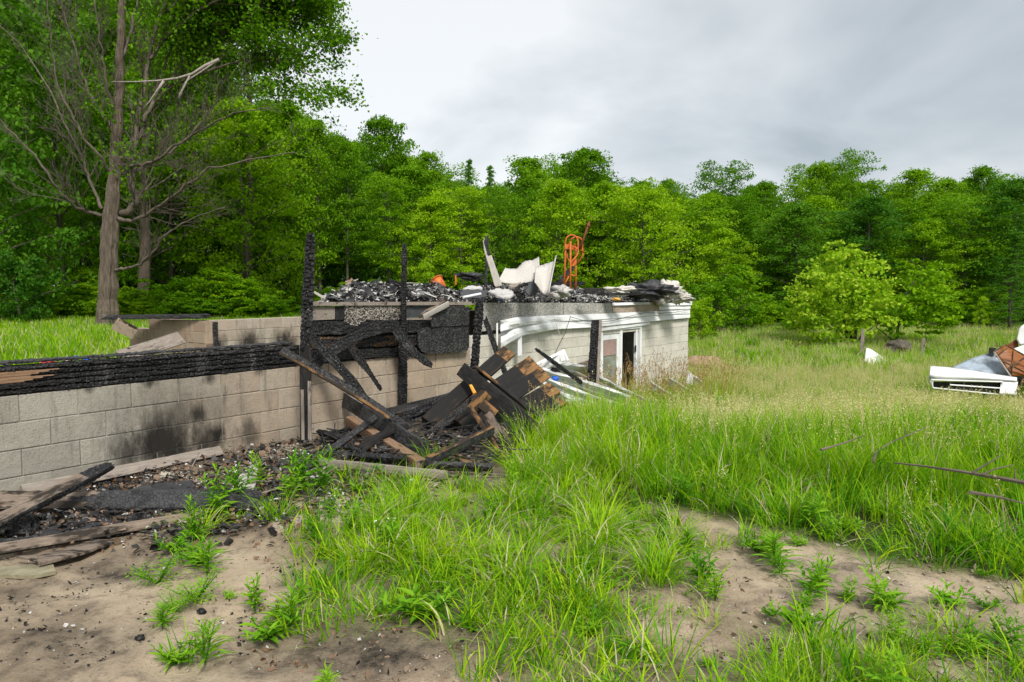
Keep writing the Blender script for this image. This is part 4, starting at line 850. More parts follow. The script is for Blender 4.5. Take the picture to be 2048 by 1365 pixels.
B('charred_board', PG(700, 914, .10), PG(812, 922, .10), .09, .05, M_char, 'charred board resting on the long grey strip', 'board', roll=50, cell=.04, depth=.008)
B('grey_strip', PG(641, 924, .09), PG(893, 950, .07), .055, .045, M_wgrey, 'long weathered grey strip lying in front of the timber pile', 'strip', roll=15, char=False)
B('short_prop', PG(753, 940, .08), PG(752, 966, -.02), .05, .03, M_wbrown, 'short brown stub under the long grey strip', 'stub', char=False)
B('square_timber', P(700, 842, 7.25), PG(844, 933, .06), .092, .092, [M_wbrown, M_wlight], 'clean light brown square timber pointing at the viewer', 'timber', roll=38, char=False, matfn=lambda x, s, p, xm: np.where((s == 9), 1, 0))
B('wide_board', P(684, 797, 7.9), PG(853, 905, .12), .15, .04, [M_ashchar, M_wgrey], 'wide silvery charred board slanting under the long thin beam', 'board', roll=25, cell=.035, depth=.004, matfn=lambda x, s, p, xm: np.where((x < .3) & (s == 3), 1, 0))
B('long_thin_beam', P(562, 702, 6.35), P(817, 857, 6.5), .075, .045, [M_ashchar, M_worange], 'long thin half burned beam propped across the tallest post', 'beam', roll=-10, cell=.035, depth=.008, bend=(.02, 0), matfn=lambda x, s, p, xm: np.where((x < .85) & ((s == 3) | (s == 2) | ((s == 0) & (p > .045))), 1, 0))
B('charred_limb', P(813, 853, 6.5), PG(716, 903, .08), .07, .07, [M_charsm], 'smooth black curved stick under the end of the long thin beam', 'stick', char=False, taper=[(0, .8, .8), (.6, .95, 1), (1, 1.25, 1)], bend=(-.03, 0), rag=(0, .03))
B('scaly_stick', P(759, 829, 6.9), PG(612, 938, .05), .065, .04, [M_ashchar], 'grey scaly charred stick slanting down to the foot of the tallest post', 'stick', cell=.03, depth=.007, roll=20)
B('charred_stub', P(768, 893, 6.2), PG(766, 922, .0), .09, .08, M_char, 'short upright charred stub behind the square timber', 'stub', cell=.035)
B('wall_board', P(775, 826, 8.3), P(925, 789, 8.5), .05, .10, [M_wlight, M_char], 'pale topped board lying along the foot of the grey block wall', 'board', roll=60, char=False, matfn=lambda x, s, p, xm: np.where((s == 3), 1, 0))
B('wall_board', P(800, 836, 7.9), P(935, 797, 8.2), .07, .05, M_charsm, 'black board in front of the pale topped one at the wall foot', 'board', char=False)
B('hanging_rafter', P(622, 735, 7.35), P(722, 668, 7.75), .125, .05, M_char, 'broad charred rafter rising right from the tallest post', 'rafter', cell=.035, depth=.008, roll=10, rag=(.02, .02), bend=(.02, 0))
B('hanging_rafter', P(705, 676, 7.8), P(802, 650, 8.25), .13, .05, M_char, 'charred rafter piece between the two tall posts', 'rafter', cell=.035, depth=.008, roll=10, rag=(.06, .03), bend=(.03, 0), taper=[(0, .8, 1), (.5, 1.15, 1), (1, 1, 1)])
B('hanging_stick', P(626, 674, 7.3), P(734, 797, 7.1), .10, .05, M_char, 'ragged charred board slanting down right from the tallest post', 'stick', cell=.03, depth=.010, rag=(0, .06), taper=[(0, .8, 1), (.3, 1.1, 1), (.55, .85, 1), (.7, 1.0, 1), (1, .6, .8)])
B('hanging_stick', P(696, 684, 7.4), P(764, 782, 7.2), .085, .05, M_charsm, 'short tapering black stick hanging in the middle between the tall posts', 'stick', cell=.03, depth=.012, rag=(.02, .03), taper=[(0, .9, 1), (.3, 1.2, 1), (.6, .75, .8), (.9, .45, .6), (1, .65, .6)])
B('hanging_stick', P(787, 655, 8.2), P(866, 735, 7.9), .105, .06, M_char, 'scaly charred stub hanging right from the second post', 'stick', cell=.035, depth=.010, rag=(.04, .05), bend=(-.03, 0), taper=[(0, .9, 1), (.3, 1.05, 1), (.6, .95, 1), (1, .75, .8)])
B('short_plank', PG(716, 893, .06), PG(745, 898, .06), .08, .03, M_wbrown, 'small brown plank piece on the litter beside the square timber', 'plank', roll=60, char=False)
B('charred_board', PG(640, 868, .08), PG(690, 884, .08), .12, .05, M_char, 'scaly black slab lying in the litter behind the tallest post', 'slab', roll=55, cell=.04, depth=.012)
B('charred_board', PG(665, 868, .1), PG(702, 858, .1), .05, .05, M_char, 'black chunk at the wall foot right of the tallest post', 'slab', roll=20, cell=.04, depth=.012)
B('charred_board', PG(690, 893, .08), PG(735, 914, .08), .07, .05, M_char, 'charred piece crossing the litter under the scaly stick', 'slab', roll=40, cell=.04)
B('short_plank', PG(640, 960, .02), PG(657, 930, .08), .06, .025, M_wgrey, 'small grey board end sticking out of the leaves before the tallest post', 'plank', roll=40, char=False)
B('charred_rod', PG(630, 985, .02), PG(697, 966, .03), .035, .03, M_char, 'thin black charred branch on the soil before the pile', 'stick', cell=.025, roll=40)
B('brown_batten', PG(905, 905, .1), PG(945, 930, .03), .04, .03, M_wbrown, 'short brown batten on the bare earth under the pile', 'batten', char=False)
B('charred_board', P(700, 880, 7.0), P(890, 800, 7.9), .1, .05, M_char, 'black board buried deep inside the pile', 'board', cell=.045)
B('charred_board', P(860, 880, 7.0), P(1050, 905, 6.6), .12, .05, M_charsm, 'black board low inside the pile under the fanned joists', 'board', char=False)
B('charred_board', P(880, 862, 7.6), P(1060, 880, 7.2), .12, .05, M_charsm, 'black board in the dark hollow of the pile', 'board', char=False)
B('charred_board', P(925, 845, 7.9), P(1090, 845, 7.6), .18, .04, M_charsm, 'broad black board closing the back of the pile', 'board', char=False)
B('charred_board', P(845, 850, 7.8), P(985, 830, 7.9), .15, .04, M_charsm, 'black board at the back of the pile under the highest joist', 'board', char=False)
B('charred_board', P(842, 868, 7.3), P(985, 768, 8.0), .11, .05, M_char, 'charred board between the highest joist and the weathered rail', 'board', cell=.04, rag=(0, .05))
B('charred_board', P(790, 858, 7.4), P(905, 790, 8.1), .10, .05, M_ashchar, 'grey charred board rising behind the long thin beam', 'board', cell=.035, depth=.006, rag=(.03, .05))
B('charred_board', P(905, 905, 6.6), P(1020, 855, 6.9), .14, .05, M_scorch, 'scorched board in the hollow behind the grey rail', 'board', char=False)
B('charred_board', P(760, 872, 6.9), P(868, 888, 6.7), .08, .06, M_char, 'charred timber lying crosswise behind the square timber', 'board', cell=.035, roll=30)
B('charred_board', P(985, 900, 6.5), P(1085, 862, 6.9), .16, .05, M_charsm, 'black board leaning low at the grassy end of the pile', 'board', char=False, roll=20)
B('charred_board', P(818, 905, 6.4), P(905, 868, 6.7), .07, .05, M_char, 'short scaly charred piece under the weathered rail', 'board', cell=.035, rag=(.03, .03))
B('charred_stick', P(655, 905, 6.6), P(712, 862, 7.2), .05, .05, M_char, 'small charred stick leaning behind the tallest post', 'stick', cell=.03, rag=(.02, .03))
B('charred_stick', P(1070, 697, 10.0), P(1165, 768, 10.6), .075, .06, M_char, 'charred stick lying on the fallen white siding', 'stick', cell=.035, rag=(.03, .04), taper=[(0, .6, .7), (.4, .9, 1), (1, 1, 1)])
B('charred_stick', P(1100, 738, 10.2), P(1122, 742, 10.2), .08, .08, M_char, 'charred knob on the fallen white siding', 'stick', cell=.035, rag=(.03, .04))

# ------------------------------------------------------------------ fallen siding and scraps near the door
def strip_on(px0, py0, Y0, px1, py1, Y1, w, mat, label, roll=45, cat='siding', name='fallen_siding'):
    r = random.Random(px0 * 7 + py0); p0, p1 = P(px0, py0, Y0), P(px1, py1, Y1); L = (p1 - p0).length; V = []; Fs = []; n = 12
    for i in range(n):
        x = L * i / (n - 1); zz_ = .008 * math.sin(i * .7 + px0)
        for y, z in ((-w / 2, 0), (-w * .1, .012), (-w * .08, -.004), (w * .42, .008), (w / 2, -.012)): V.append((x, y + r.uniform(-.012, .012), z + zz_ + r.uniform(-.008, .008) + .012 * math.sin(i * 1.1 + px0 + y * 9) * abs(y) * 4))
    for i in range(n - 1):
        for j in range(4): a = i * 5 + j; Fs.append((a, a + 1, a + 6, a + 5))
    me = mk_mesh(name, V, Fs, [mat]); o = mk_obj(name, me, None, beam_M(p0, p1, R(roll))); md = o.modifiers.new('solid', 'SOLIDIFY'); md.thickness = .006; return tag(o, label, cat)
FS = [(1075, 745, 10.6, 1250, 800, 11.2, 'topmost'), (1085, 765, 10.2, 1235, 818, 10.6, 'second'), (1100, 785, 9.8, 1230, 830, 10.1, 'third'), (1095, 735, 11.0, 1190, 745, 12.0, 'short upper'), (1120, 805, 9.4, 1225, 845, 9.7, 'lowest'), (1160, 738, 11.8, 1260, 792, 11.8, 'rightmost'), (1080, 775, 9.9, 1160, 822, 9.7, 'left lower')]
for i, (a, b, Y0, c, d, Y1, w_) in enumerate(FS): strip_on(a, b, Y0, c, d, Y1, .30, M_white, w_ + ' fallen white siding strip sloping down to the grass behind the fourth post', roll=55 + 9 * (i % 3))
for i, (a, b, Y0, c, d, Y1, w_) in enumerate([(1140, 728, 11.8, 1290, 800, 12.0, 'long brown edged batten over the fallen white siding'), (1150, 745, 11.5, 1245, 790, 11.5, 'short batten among the fallen white siding'), (1090, 800, 9.6, 1150, 822, 9.5, 'charred batten at the right foot of the fanned joists')]): B('batten', P(a, b, Y0), P(c, d, Y1), .05, .03, M_wgrey if i < 2 else M_char, w_, 'batten', char=(i == 2), roll=30)
wf = empty('window_frame', P(1100, 725, 11.5)); tag(wf, 'bent white window frame piece lying against the block wall', 'window frame')
B('frame_bar', P(1070, 730, 11.3), P(1128, 702, 11.7), .04, .04, M_white, parent=wf, char=False); B('frame_bar', P(1128, 702, 11.7), P(1136, 722, 11.6), .03, .03, M_white, parent=wf, char=False)
sheet('panel', [(1085, 726, 1078, 738), (1127, 705, 1132, 722)], lambda s, g: 11.6, M_vinyl, None, None, parent=wf)
lump('blue_scrap', P(1110, 758, 10.2), (.05, .04, .03), M_blue, 'crumpled blue scrap on the fallen siding beyond the joist ends', 'scrap', 31)
cx = P(1352, 758, 17.5)
for i, (a, b, Y0, c, d, Y1) in enumerate([(1335, 762, 17.2, 1400, 800, 16.6), (1375, 750, 17.6, 1402, 772, 17.2), (1300, 770, 16.4, 1345, 800, 16.0), (1390, 790, 16.5, 1440, 815, 16.2)]):
    strip_on(a, b, Y0, c, d, Y1, .22, M_vinyl, ['white siding scrap leading from the right house corner into the grass', 'crumpled white flap at the right house corner', 'white scrap in the grass before the right end wall', 'white scrap furthest out in the grass right of the house'][i], roll=40)
for i, (a, b, Y0, c, d, Y1) in enumerate([(1332, 764, 17.3, 1392, 800, 16.7), (1400, 790, 16.9, 1500, 815, 16.6)]):
    B('grey_plank', P(a, b, Y0), P(c, d, Y1), .12, .03, M_wgrey, ['grey plank leading from the right house corner into the grass', 'grey plank lying hidden in the grass right of the house'][i], 'plank', roll=40, char=False)
sheet('metal_flap', [(1372, 765, 1360, 770), (1377, 745, 1378, 770), (1384, 752, 1400, 778)], lambda s, g: 17.4, M_vinyl, 'crumpled white metal flap standing at the right house corner', 'flap')

# ------------------------------------------------------------------ back-left: wood on walls
B('charred_plank', P(207, 635, 14.6), P(414, 633, 13.4), .075, .26, [M_char, M_ashchar], 'flat charred plank laid along the top of the brown stained side wall', 'plank', roll=6, cell=.06, depth=.008, rag=(.06, .04), matfn=lambda x, s, p, xm: np.where(s == 0, 1, 0))
B('pale_plank', P(240, 715, 9.6), P(362, 676, 10.6), .20, .04, [M_wgrey, M_wwhite], 'wide pale grey plank leaning behind the charred sill', 'plank', roll=-25, char=False, matfn=lambda x, s, p, xm: np.where((s == 1), 1, 0))
ob = empty('loose_block', P(262, 665, 14.2)); tag(ob, 'hollow concrete block hanging tilted at the broken end of the brown stained wall', 'block')
Mo = Matrix.Translation(P(250, 657, 14.2)) @ Matrix.Rotation(R(35), 4, 'Y') @ Matrix.Rotation(R(25), 4, 'Z')
mb = MB()
for y in (-.09, .09): mb.box((0, y, 0), (.39, .03, .19))
mb.obj('face_shell', M_blkD, ob, Mo)
mb = MB()
for x in (-.18, 0, .18): mb.box((x, 0, 0), (.03, .15, .19))
mb.obj('web', M_blkD, ob, Mo)
mb = MB(); mb.tube([P(195, 637, 14.4), P(205, 636, 14.4), P(215, 633, 14.4), P(205, 629, 14.4), P(203, 633, 14.4), P(225, 634, 14.4)], .006, 5); tag(mb.obj('twisted_wire', M_wgrey, smooth=True), 'twisted pale wire at the left end of the charred plank', 'wire')

# rubble inside the low left part of the house
def build_inner():
    t = np.arange(-3.5, 7.2, .08); n = np.arange(NA + .14, NC - .1, .08); T, N = np.meshgrid(t, n); X = T * SA - N * CA; Y = T * CA + N * SA
    Z = .60 - .45 * sst(N, NA + 1.4, NA + 3.2) + .10 * (vnoise(T, N, 1.3, 71) - .5) + .08 * (vnoise(T, N, 5, 72) - .5) + .05 * (vnoise(T, N, 15, 73) - .5)
    Z = Z - .35 * sst(T, 1.8, 3.2)
    V = np.stack([X, Y, Z], -1).reshape(-1, 3); i = np.arange(T.size).reshape(T.shape); Fq = np.stack([i[:-1, :-1], i[:-1, 1:], i[1:, 1:], i[1:, :-1]], -1).reshape(-1, 4)
    ctr = V[Fq].mean(1); mi = (vnoise(ctr[:, 0], ctr[:, 1], 9, 74) * .6 + vnoise(ctr[:, 0], ctr[:, 1], 22, 75) * .4 > .55).astype(int) * 1
    o = mk_obj('inner_rubble', mk_mesh('inner_rubble', V, Fq, [M_heap], mi * 0)); tag(o, 'burned rubble filling the roofless room behind the charred sill', 'rubble', kind='stuff')
    def pos(k, r):
        t = r.uniform(-2.5, 3, k); nn_ = NA + .2 + r.random(k) * 3; return np.stack([t * SA - nn_ * CA, t * CA + nn_ * SA, .63 - .45 * sst(nn_, NA + 1.4, NA + 3.2) - .35 * sst(t, 1.8, 3.2) + r.random(k) * .06], -1)
    for nm, cnt, mt, sd in (('leaf_scraps', 1800, M_wlight, 81), ('char_scraps', 2400, M_char, 82), ('ash_scraps', 1300, M_ash, 83)):
        V, Fc, k = shards(cnt, pos, (.015, .07), .3, sd); tag(mk_obj(nm, mk_mesh(nm, V, Fc, [mt])), nm.replace('_', ' ') + ' strewn behind the charred sill', 'rubble', kind='stuff')
build_inner()
shard_poly('red_plastic', [(80, 726), (85, 717), (98, 715), (108, 721), (104, 727)], 6.9, M_red, 'red plastic sheet scrap lying behind the charred sill', 'plastic', tilt=.3)
shard_poly('grey_scrap', [(120, 727), (135, 712), (142, 724)], 7.2, M_wgrey, 'pointed grey scrap behind the charred sill', 'scrap', tilt=.2)
lump('blue_scrap', P(152, 716, 7.6), (.05, .05, .02), M_blue, 'blue crumpled scrap behind the charred sill', 'scrap', 33); lump('blue_scrap', P(175, 719, 7.8), (.03, .04, .02), M_blue, 'smaller blue scrap right of the first one behind the sill', 'scrap', 34)
B('charred_stick', P(-10, 722, 6.7), P(20, 734, 6.2), .03, .03, M_char, 'thin black stick crossing the sill at the left edge', 'stick', cell=.03)

# ------------------------------------------------------------------ planks on the ground at the foot of the wall
g = lambda x, y, dz=.06: G(x, y, dz - DROP * float(sst(-G(x, y, 0).x, .9, 2.2) * sst(G(x, y, 0).y, 3.1, 4.2)))
B('leaning_plank', g(-35, 1062, .16), g(226, 928, .30), .10, .05, [M_char, M_wlight, M_char], 'half burned plank with a bare striped top leaning over the others at far left', 'plank', roll=0, face=(.25, -.35, 1), cell=.03, depth=.007, rag=(0, .08), matfn=lambda x, s, p, xm: np.where((s == 0) & (x < .74) & (p < .085), 1, 0))
B('long_plank', g(45, 985, .12), g(442, 903, .10), .10, .045, [M_wgrey, M_ashchar], 'long grey plank with a scaly burned upper edge at the foot of the block wall', 'plank', roll=0, face=(.2, -.8, .6), cell=.03, depth=.006, matfn=lambda x, s, p, xm: np.where((s == 1), 1, 0))
B('thick_board', g(-40, 1006, .09), g(525, 1001, .09), .17, .06, [M_ashchar, M_wlight], 'long thick charred board with a pale left end lying on the litter', 'board', face=(.1, -.5, .85), cell=.035, depth=.004, rag=(0, .05), matfn=lambda x, s, p, xm: np.where((s == 0) & (x < .37 + .05 * np.sin(p * 60)) , 1, 0))
B('front_plank', g(-40, 1106, .06), g(434, 1026, .05), .065, .05, [M_wlight, M_ashchar], 'frontmost long plank with a bare pale face and scaly back', 'plank', face=(.15, -.9, .45), cell=.03, depth=.006, matfn=lambda x, s, p, xm: np.where((s == 1), 1, 0))
B('scaly_board', g(-30, 1090, .07), g(330, 1042, .06), .08, .03, M_ashchar, 'scaly black board lying against the back of the frontmost plank', 'board', face=(0, 0, 1), cell=.035, depth=.008)
B('charred_board', g(-30, 1060, .06), g(55, 1050, .10), .10, .09, M_char, 'thick charred timber end under the leaning plank', 'timber', cell=.05, depth=.015)
B('charred_stub', g(55, 1030, .10), g(72, 1062, .05), .05, .05, M_char, 'short curved charred stub beside the leaning plank', 'stub', cell=.03, bend=(.02, 0))

def ground_poly(name, pts, dz, th, mat, label, cat, seed=3):
    r = random.Random(seed); f = [g(x, y, dz + r.uniform(-.006, .006)) for x, y in pts]; c = sum(f, Vector()) / len(f); n = len(f); mb = MB()
    V = [v - c for v in f] + [v - c - Vector((0, 0, th)) for v in f] + [Vector((0, 0, .006))]
    mb.add(V, [(i, (i + 1) % n, 2 * n) for i in range(n)] + [tuple(reversed(range(n, 2 * n)))] + [(i, i + n, (i + 1) % n + n, (i + 1) % n) for i in range(n)])
    return tag(mb.obj(name, mat, None, Matrix.Translation(c)), label, cat)
ground_poly('tar_sheet', [(70, 1064), (150, 1040), (300, 1024), (420, 1014), (400, 1026), (200, 1052), (90, 1080)], .05, .02, M_tar, 'flat black tar sheet between the two long planks at far left', 'sheet')
ground_poly('tar_sheet', [(230, 988), (300, 968), (385, 960), (392, 980), (330, 990), (250, 1000)], .10, .03, M_tar, 'flat black triangular board behind the thick charred board', 'sheet')
ground_poly('warped_board', [(452, 995), (480, 950), (514, 921), (519, 950), (505, 982), (470, 1002)], .10, .03, M_wwhite, 'pale warped triangular board lying near the weeds', 'board')
ground_poly('charred_slab', [(516, 925), (560, 910), (600, 922), (596, 945), (540, 946), (518, 940)], .06, .05, M_char, 'scaly black slab lying left of the tallest post', 'slab')
ground_poly('flat_stone', [(-20, 1136), (40, 1130), (105, 1126), (112, 1142), (60, 1152), (-20, 1148)], .02, .02, varied('yellowish_slab', (.15, .13, .085), (.32, .29, .19), 9, 7, .9, .8, .01), 'flat yellowish slab at the lower left edge', 'slab')
ground_poly('folded_board', [(75, 1112), (190, 1080), (240, 1078), (170, 1104), (77, 1128)], .05, .015, M_wlight, 'cream folded strip under the frontmost plank', 'strip'); ground_poly('folded_board', [(30, 1112), (72, 1110), (74, 1124), (60, 1118)], .06, .012, M_wlight, 'short cream flap left of the folded strip', 'strip')
lump('char_lump', g(40, 1058, .05), (.10, .10, .07), M_char, 'black glossy lump under the leaning plank', 'lump', 41); lump('char_lump', g(362, 1064, .03), (.07, .06, .05), M_char, 'charred block end below the frontmost plank', 'lump', 42); lump('stone', g(330, 955, .06), (.07, .05, .04), M_concr, 'small grey stone behind the thick charred board', 'stone', 43)
B('pale_stick', g(371, 948, .06), g(400, 975, .05), .025, .012, M_wwhite, 'small white flat stick on the char behind the thick board', 'stick', char=False); B('pale_stick', g(452, 928, .05), g(540, 893, .05), .04, .03, M_wlight, 'splintered pale stick near the wall beyond the weeds', 'stick', char=False, rag=(.04, .04)); B('pale_stick', g(524, 948, .04), g(612, 953, .04), .03, .02, M_wlight, 'thin cream batten pointing at the tallest post', 'stick', char=False); B('pale_stick', g(380, 934, .05), g(450, 950, .05), .035, .02, M_wlight, 'thin cream batten end left of the warped board', 'stick', char=False)

# paving by the pile
pv = empty('paving', gpt(655, 1030)); tag(pv, kind='structure')
for i, pts in enumerate([[(615, 1000), (690, 998), (722, 1012), (690, 1032), (640, 1022)], [(640, 1025), (688, 1035), (700, 1050), (672, 1052), (640, 1045)], [(540, 1050), (600, 1030), (625, 1036), (590, 1058), (548, 1066)], [(700, 1070), (745, 1062), (760, 1078), (716, 1086)], [(588, 1012), (612, 1004), (630, 1024), (600, 1028)], [(700, 1096), (745, 1090), (750, 1108), (706, 1112)]]):
    mbp = MB(); f = [gpt(*p) + Vector((0, 0, .018)) for p in pts]; n = len(f); mbp.add(f + [v - Vector((0, 0, .05)) for v in f], [tuple(range(n)), tuple(reversed(range(n, 2 * n)))] + [(i_, i_ + n, (i_ + 1) % n + n, (i_ + 1) % n) for i_ in range(n)]); mbp.obj('paver', M_paver, pv)

# ------------------------------------------------------------------ meadow objects: posts, wreck, branches
def stake(px, ytop, ybase, Y, label):
    p = P(px, ytop, Y); b = gz(p, -.2); beam('fence_post', b, p, .13, .12, M_wgrey, label, 'fence post', char=False, taper=[(0, 1, 1), (.6, 1, 1), (1, .85, .9)])
stake(1726, 658, 712, 28, 'taller weathered fence post under the bush'); stake(1847, 677, 712, 29, 'shorter fence post right of the bush')
sheet('white_board', [(1733, 696, 1730, 722), (1741, 698, 1740, 728), (1760, 710, 1758, 731), (1782, 728, 1782, 732)], lambda s, g: 26.6 - 1.2 * g, M_white, 'pale panel lying in the grass beside the taller fence post', 'panel', th=.04)
lump('brush_mound', Vector((*P(1795, 700, 29.5).xy, tz(*P(1795, 700, 29.5).xy) + .1)), (.62, .6, .42), M_bark2, 'dark root mound beneath the bush', 'mound', 51)
lump('soil_mound', Vector((*P(1398, 705, 24.0).xy, tz(*P(1398, 700, 24.0).xy) + .0)), (1.15, 1.1, .42), varied('mound_soil', (.2, .14, .08), (.34, .25, .15), 5, 5, .95, .5, .02), 'low brown soil mound behind the right house corner', 'mound', 53, rough_=.2)
WY = 17.6
wr = empty('camper_wreck', Vector((*P(1950, 780, WY).xy, tz(*P(1950, 780, WY).xy)))); tag(wr, 'collapsed camper in the meadow with white wall, mottled roof and brown wooden panel', 'camper')
def wsheet(name, rows, Yf, mat, th=.02, nx=14, label=None):
    o = sheet(name, rows, Yf, mat, None, None, th=th, nx=nx, parent=wr)
    if label: o['label'] = label
    return o
wall_ = wsheet('side_wall', [(1861, 732, 1860, 758), (1900, 735, 1900, 761), (1950, 742, 1950, 760), (2000, 750, 2000, 762), (2034, 755, 2034, 764)], lambda s, g: WY - .35 * g + .2 * math.sin(g * 3.1) * -1, M_white, th=.05)
wsheet('side_wall', [(2003, 763, 1999, 788), (2036, 764, 2033, 790)], lambda s, g: WY - .35 - .1 * g, M_white)
wsheet('side_wall', [(1856, 752, 1862, 768), (1868, 760, 1866, 772)], lambda s, g: WY - .3, M_white)
for a, b in (((1862, 760), (2005, 764)), ((1866, 776), (2005, 790)), ((2005, 764), (2003, 790)), ((1900, 770), (2003, 777)), ((1864, 766), (1866, 776))): beam('window_bar', P(*a, WY - .38), P(*b, WY - .38), .03, .03, M_white, parent=wr, char=False)
wsheet('window_painted_shade', [(1864, 764, 1868, 775), (2003, 766, 2002, 788)], lambda s, g: WY - .2, M_shadeblk)  # solid sheet, the window's inner shade painted as near black
mb = MB(); mb.box((0, 0, 0), (.1, .03, .035)); mb.obj('marker_light', M_rust, wr, Matrix.Translation(P(1870.5, 744.5, WY - .14)))
for x, y in ((1924, 747), (1943, 748), (1964, 749)): mb = MB(); mb.box((0, 0, 0), (.07, .02, .02)); mb.obj('bracket', M_wgrey, wr, Matrix.Translation(P(x, y, WY - .14)))
M_motl = varied('mottled_roof', (.03, .028, .028), (.30, .36, .42), 1.7, 7, .6, .3, .01, c3=(.42, .50, .58), spec=.3)
wsheet('roof_sheet', [(1902, 736, 1906, 738), (1940, 718, 1945, 744), (1985, 704, 1990, 752), (2000, 698, 2022, 754)], lambda s, g: WY + .9 - .5 * g, M_motl, label='mottled black and blue grey roof sheet')
wsheet('wood_panel', [(1990, 706, 2024, 752), (2010, 692, 2040, 752), (2030, 702, 2060, 756), (2090, 730, 2100, 760)], lambda s, g: WY + .4 - .3 * g, varied('varnished_wood', (.17, .055, .015), (.30, .11, .03), 3, 5, .45, .1, .004, (1, 9, 9)), label='brown varnished inner panel')
for a, b in (((1988, 704), (2011, 690)), ((2011, 690), (2100, 740)), ((1992, 714), (2014, 697)), ((2014, 738), (2056, 712)), ((2026, 702), (2022, 752)), ((2004, 722), (2070, 756)), ((1988, 704), (2022, 754))): beam('rib', P(*a, WY + .05), P(*b, WY + .05), .035, .04, M_worange if a != (1988, 704) or b == (2011, 690) else M_wwhite, parent=wr, char=False)
wsheet('ceiling_sheet', [(2034, 680, 2040, 690), (2040, 655, 2052, 690), (2062, 640, 2070, 692), (2110, 630, 2110, 690)], lambda s, g: WY + 1.1, M_vinyl, label='grey white curled sheet on top')
wsheet('ceiling_sheet', [(2028, 698, 2034, 704), (2050, 690, 2055, 720), (2100, 690, 2100, 735)], lambda s, g: WY + .7, M_white)
wsheet('dark_side', [(2010, 694, 2015, 700), (2035, 678, 2038, 700)], lambda s, g: WY + 1.2, M_rustd); beam('corner_post', P(1984, 708, WY + .8), P(1985, 696, WY + .8), .15, .1, M_shadeblk, parent=wr, char=False)
wsheet('inner_painted_shade', [(2000, 740, 2000, 765), (2100, 730, 2100, 780)], lambda s, g: WY + .8, M_shadeblk)  # black sheet standing in for the shade inside the camper
beam('stick', P(2036, 782, WY - .5), P(2047, 758, WY - .4), .03, .03, M_worange, parent=wr, char=False)
pf = empty('frame_in_grass', P(1950, 840, 12.4)); tag(pf, 'faded red and white rectangular frame lying in the meadow grass', 'frame')
M_pink = varied('faded_red_white', (.40, .16, .13), (.62, .52, .48), 6, 5, .8, .2, .004)
for i_, (a, b) in enumerate((((1882, 822, 13.4), (2038, 840, 13.0)), ((2038, 840, 13.0), (2018, 864, 11.9)), ((1862, 838, 12.5), (2018, 864, 11.9)), ((1862, 838, 12.5), (1882, 822, 13.4)))): beam('frame_side', P(*a), P(*b), .09, .04, M_pink, parent=pf, char=False)
sheet('frame_sheet', [(1884, 826, 1868, 838), (1960, 833, 1948, 850), (2034, 843, 2018, 860)], lambda s, g: 13.0 - .9 * g, varied('faded_red_sheet', (.24, .08, .06), (.36, .14, .10), 5, 4, .8, .2, .004), None, None, parent=pf)
def branch_thing(name, main, r0, subs, label, Yc, cat='branch', mat=M_twig):
    Yc = PG(*main[len(main) // 2], .36).y - .1
    root = empty(name, P(main[0][0], main[0][1], Yc)); tag(root, label, cat)
    mb = MB(); pts = [P(x, y, Yc + .15 * i) for i, (x, y) in enumerate(main)]; mb.tube(pts, [r0 * (1 - .7 * i / (len(pts) - 1)) for i in range(len(pts))], 6); mb.obj('stem', mat, root)
    for s in subs: mb = MB(); mb.tube([P(x, y, Yc + .1) for x, y in s], [r0 * .45 * (1 - .6 * i / (len(s) - 1)) for i in range(len(s))], 5); mb.obj('twig', mat, root)
branch_thing('fallen_branch', [(2060, 968), (1990, 955), (1920, 943), (1850, 933), (1788, 926)], .015, [[(1945, 946), (1975, 928), (2008, 908)], [(1965, 950), (1990, 938), (2028, 930)], [(2030, 962), (2028, 935)]], 'long bare fallen branch lying across the meadow grass at the right edge', 8.6)
branch_thing('fallen_branch', [(1746, 925), (1752, 905), (1780, 886), (1812, 872), (1850, 856)], .010, [[(1808, 873), (1810, 855)], [(1800, 876), (1815, 892)]], 'thin bare branch arching out of the grass left of the long fallen branch', 9.4)
branch_thing('fallen_branch', [(1642, 900), (1690, 886), (1730, 870)], .009, [], 'faint thin twig low in the grass furthest left of the branches', 9.8)
branch_thing('fallen_branch', [(1940, 985), (2000, 995), (2050, 1008)], .01, [], 'pale twig lying below the long fallen branch', 7.9)
# ------------------------------------------------------------------ vegetation
def quads_mesh(name, V, mats, rnd=None, mi=None, k=4, extra=None):
    """V: (n, k, 3) separate k-gons, optional per-face random value"""
    n = len(V); Fc = np.arange(n * k).reshape(n, k)
    if extra is not None:
        tv, tf, tm = extra; base = n * k
    me = mk_mesh(name, V.reshape(-1, 3), Fc, mats, mi)
    if rnd is not None:
        at = me.attributes.new('rnd', 'FLOAT', 'FACE'); at.data.foreach_set('value', np.asarray(rnd, np.float32))
    return me
def leafcards(cen, size, r, upbias=.9, aspect=.62, droop=.0):
    """diamond leaves around centres; normals biased upward"""
    n = len(cen); nrm = r.normal(size=(n, 3)) * (1 - upbias * .55); nrm[:, 2] += upbias; nrm /= np.linalg.norm(nrm, axis=1)[:, None]
    a = r.normal(size=(n, 3)); a -= nrm * (a * nrm).sum(1)[:, None]; a /= np.linalg.norm(a, axis=1)[:, None]; b = np.cross(nrm, a)
    s = (size * (.6 + .8 * r.random(n)))[:, None]; 
    return np.stack([cen - a * s * .5, cen + b * s * .5 * aspect, cen + a * s * .55 - nrm * s * droop, cen - b * s * .5 * aspect], 1)
class Tubes:
    def __init__(s): s.mb = MB()
    def add(s, pts, r0, r1, n=5):
        m = len(pts); s.mb.tube(pts, [r0 + (r1 - r0) * i / (m - 1) for i in range(m)], n, cap=False)
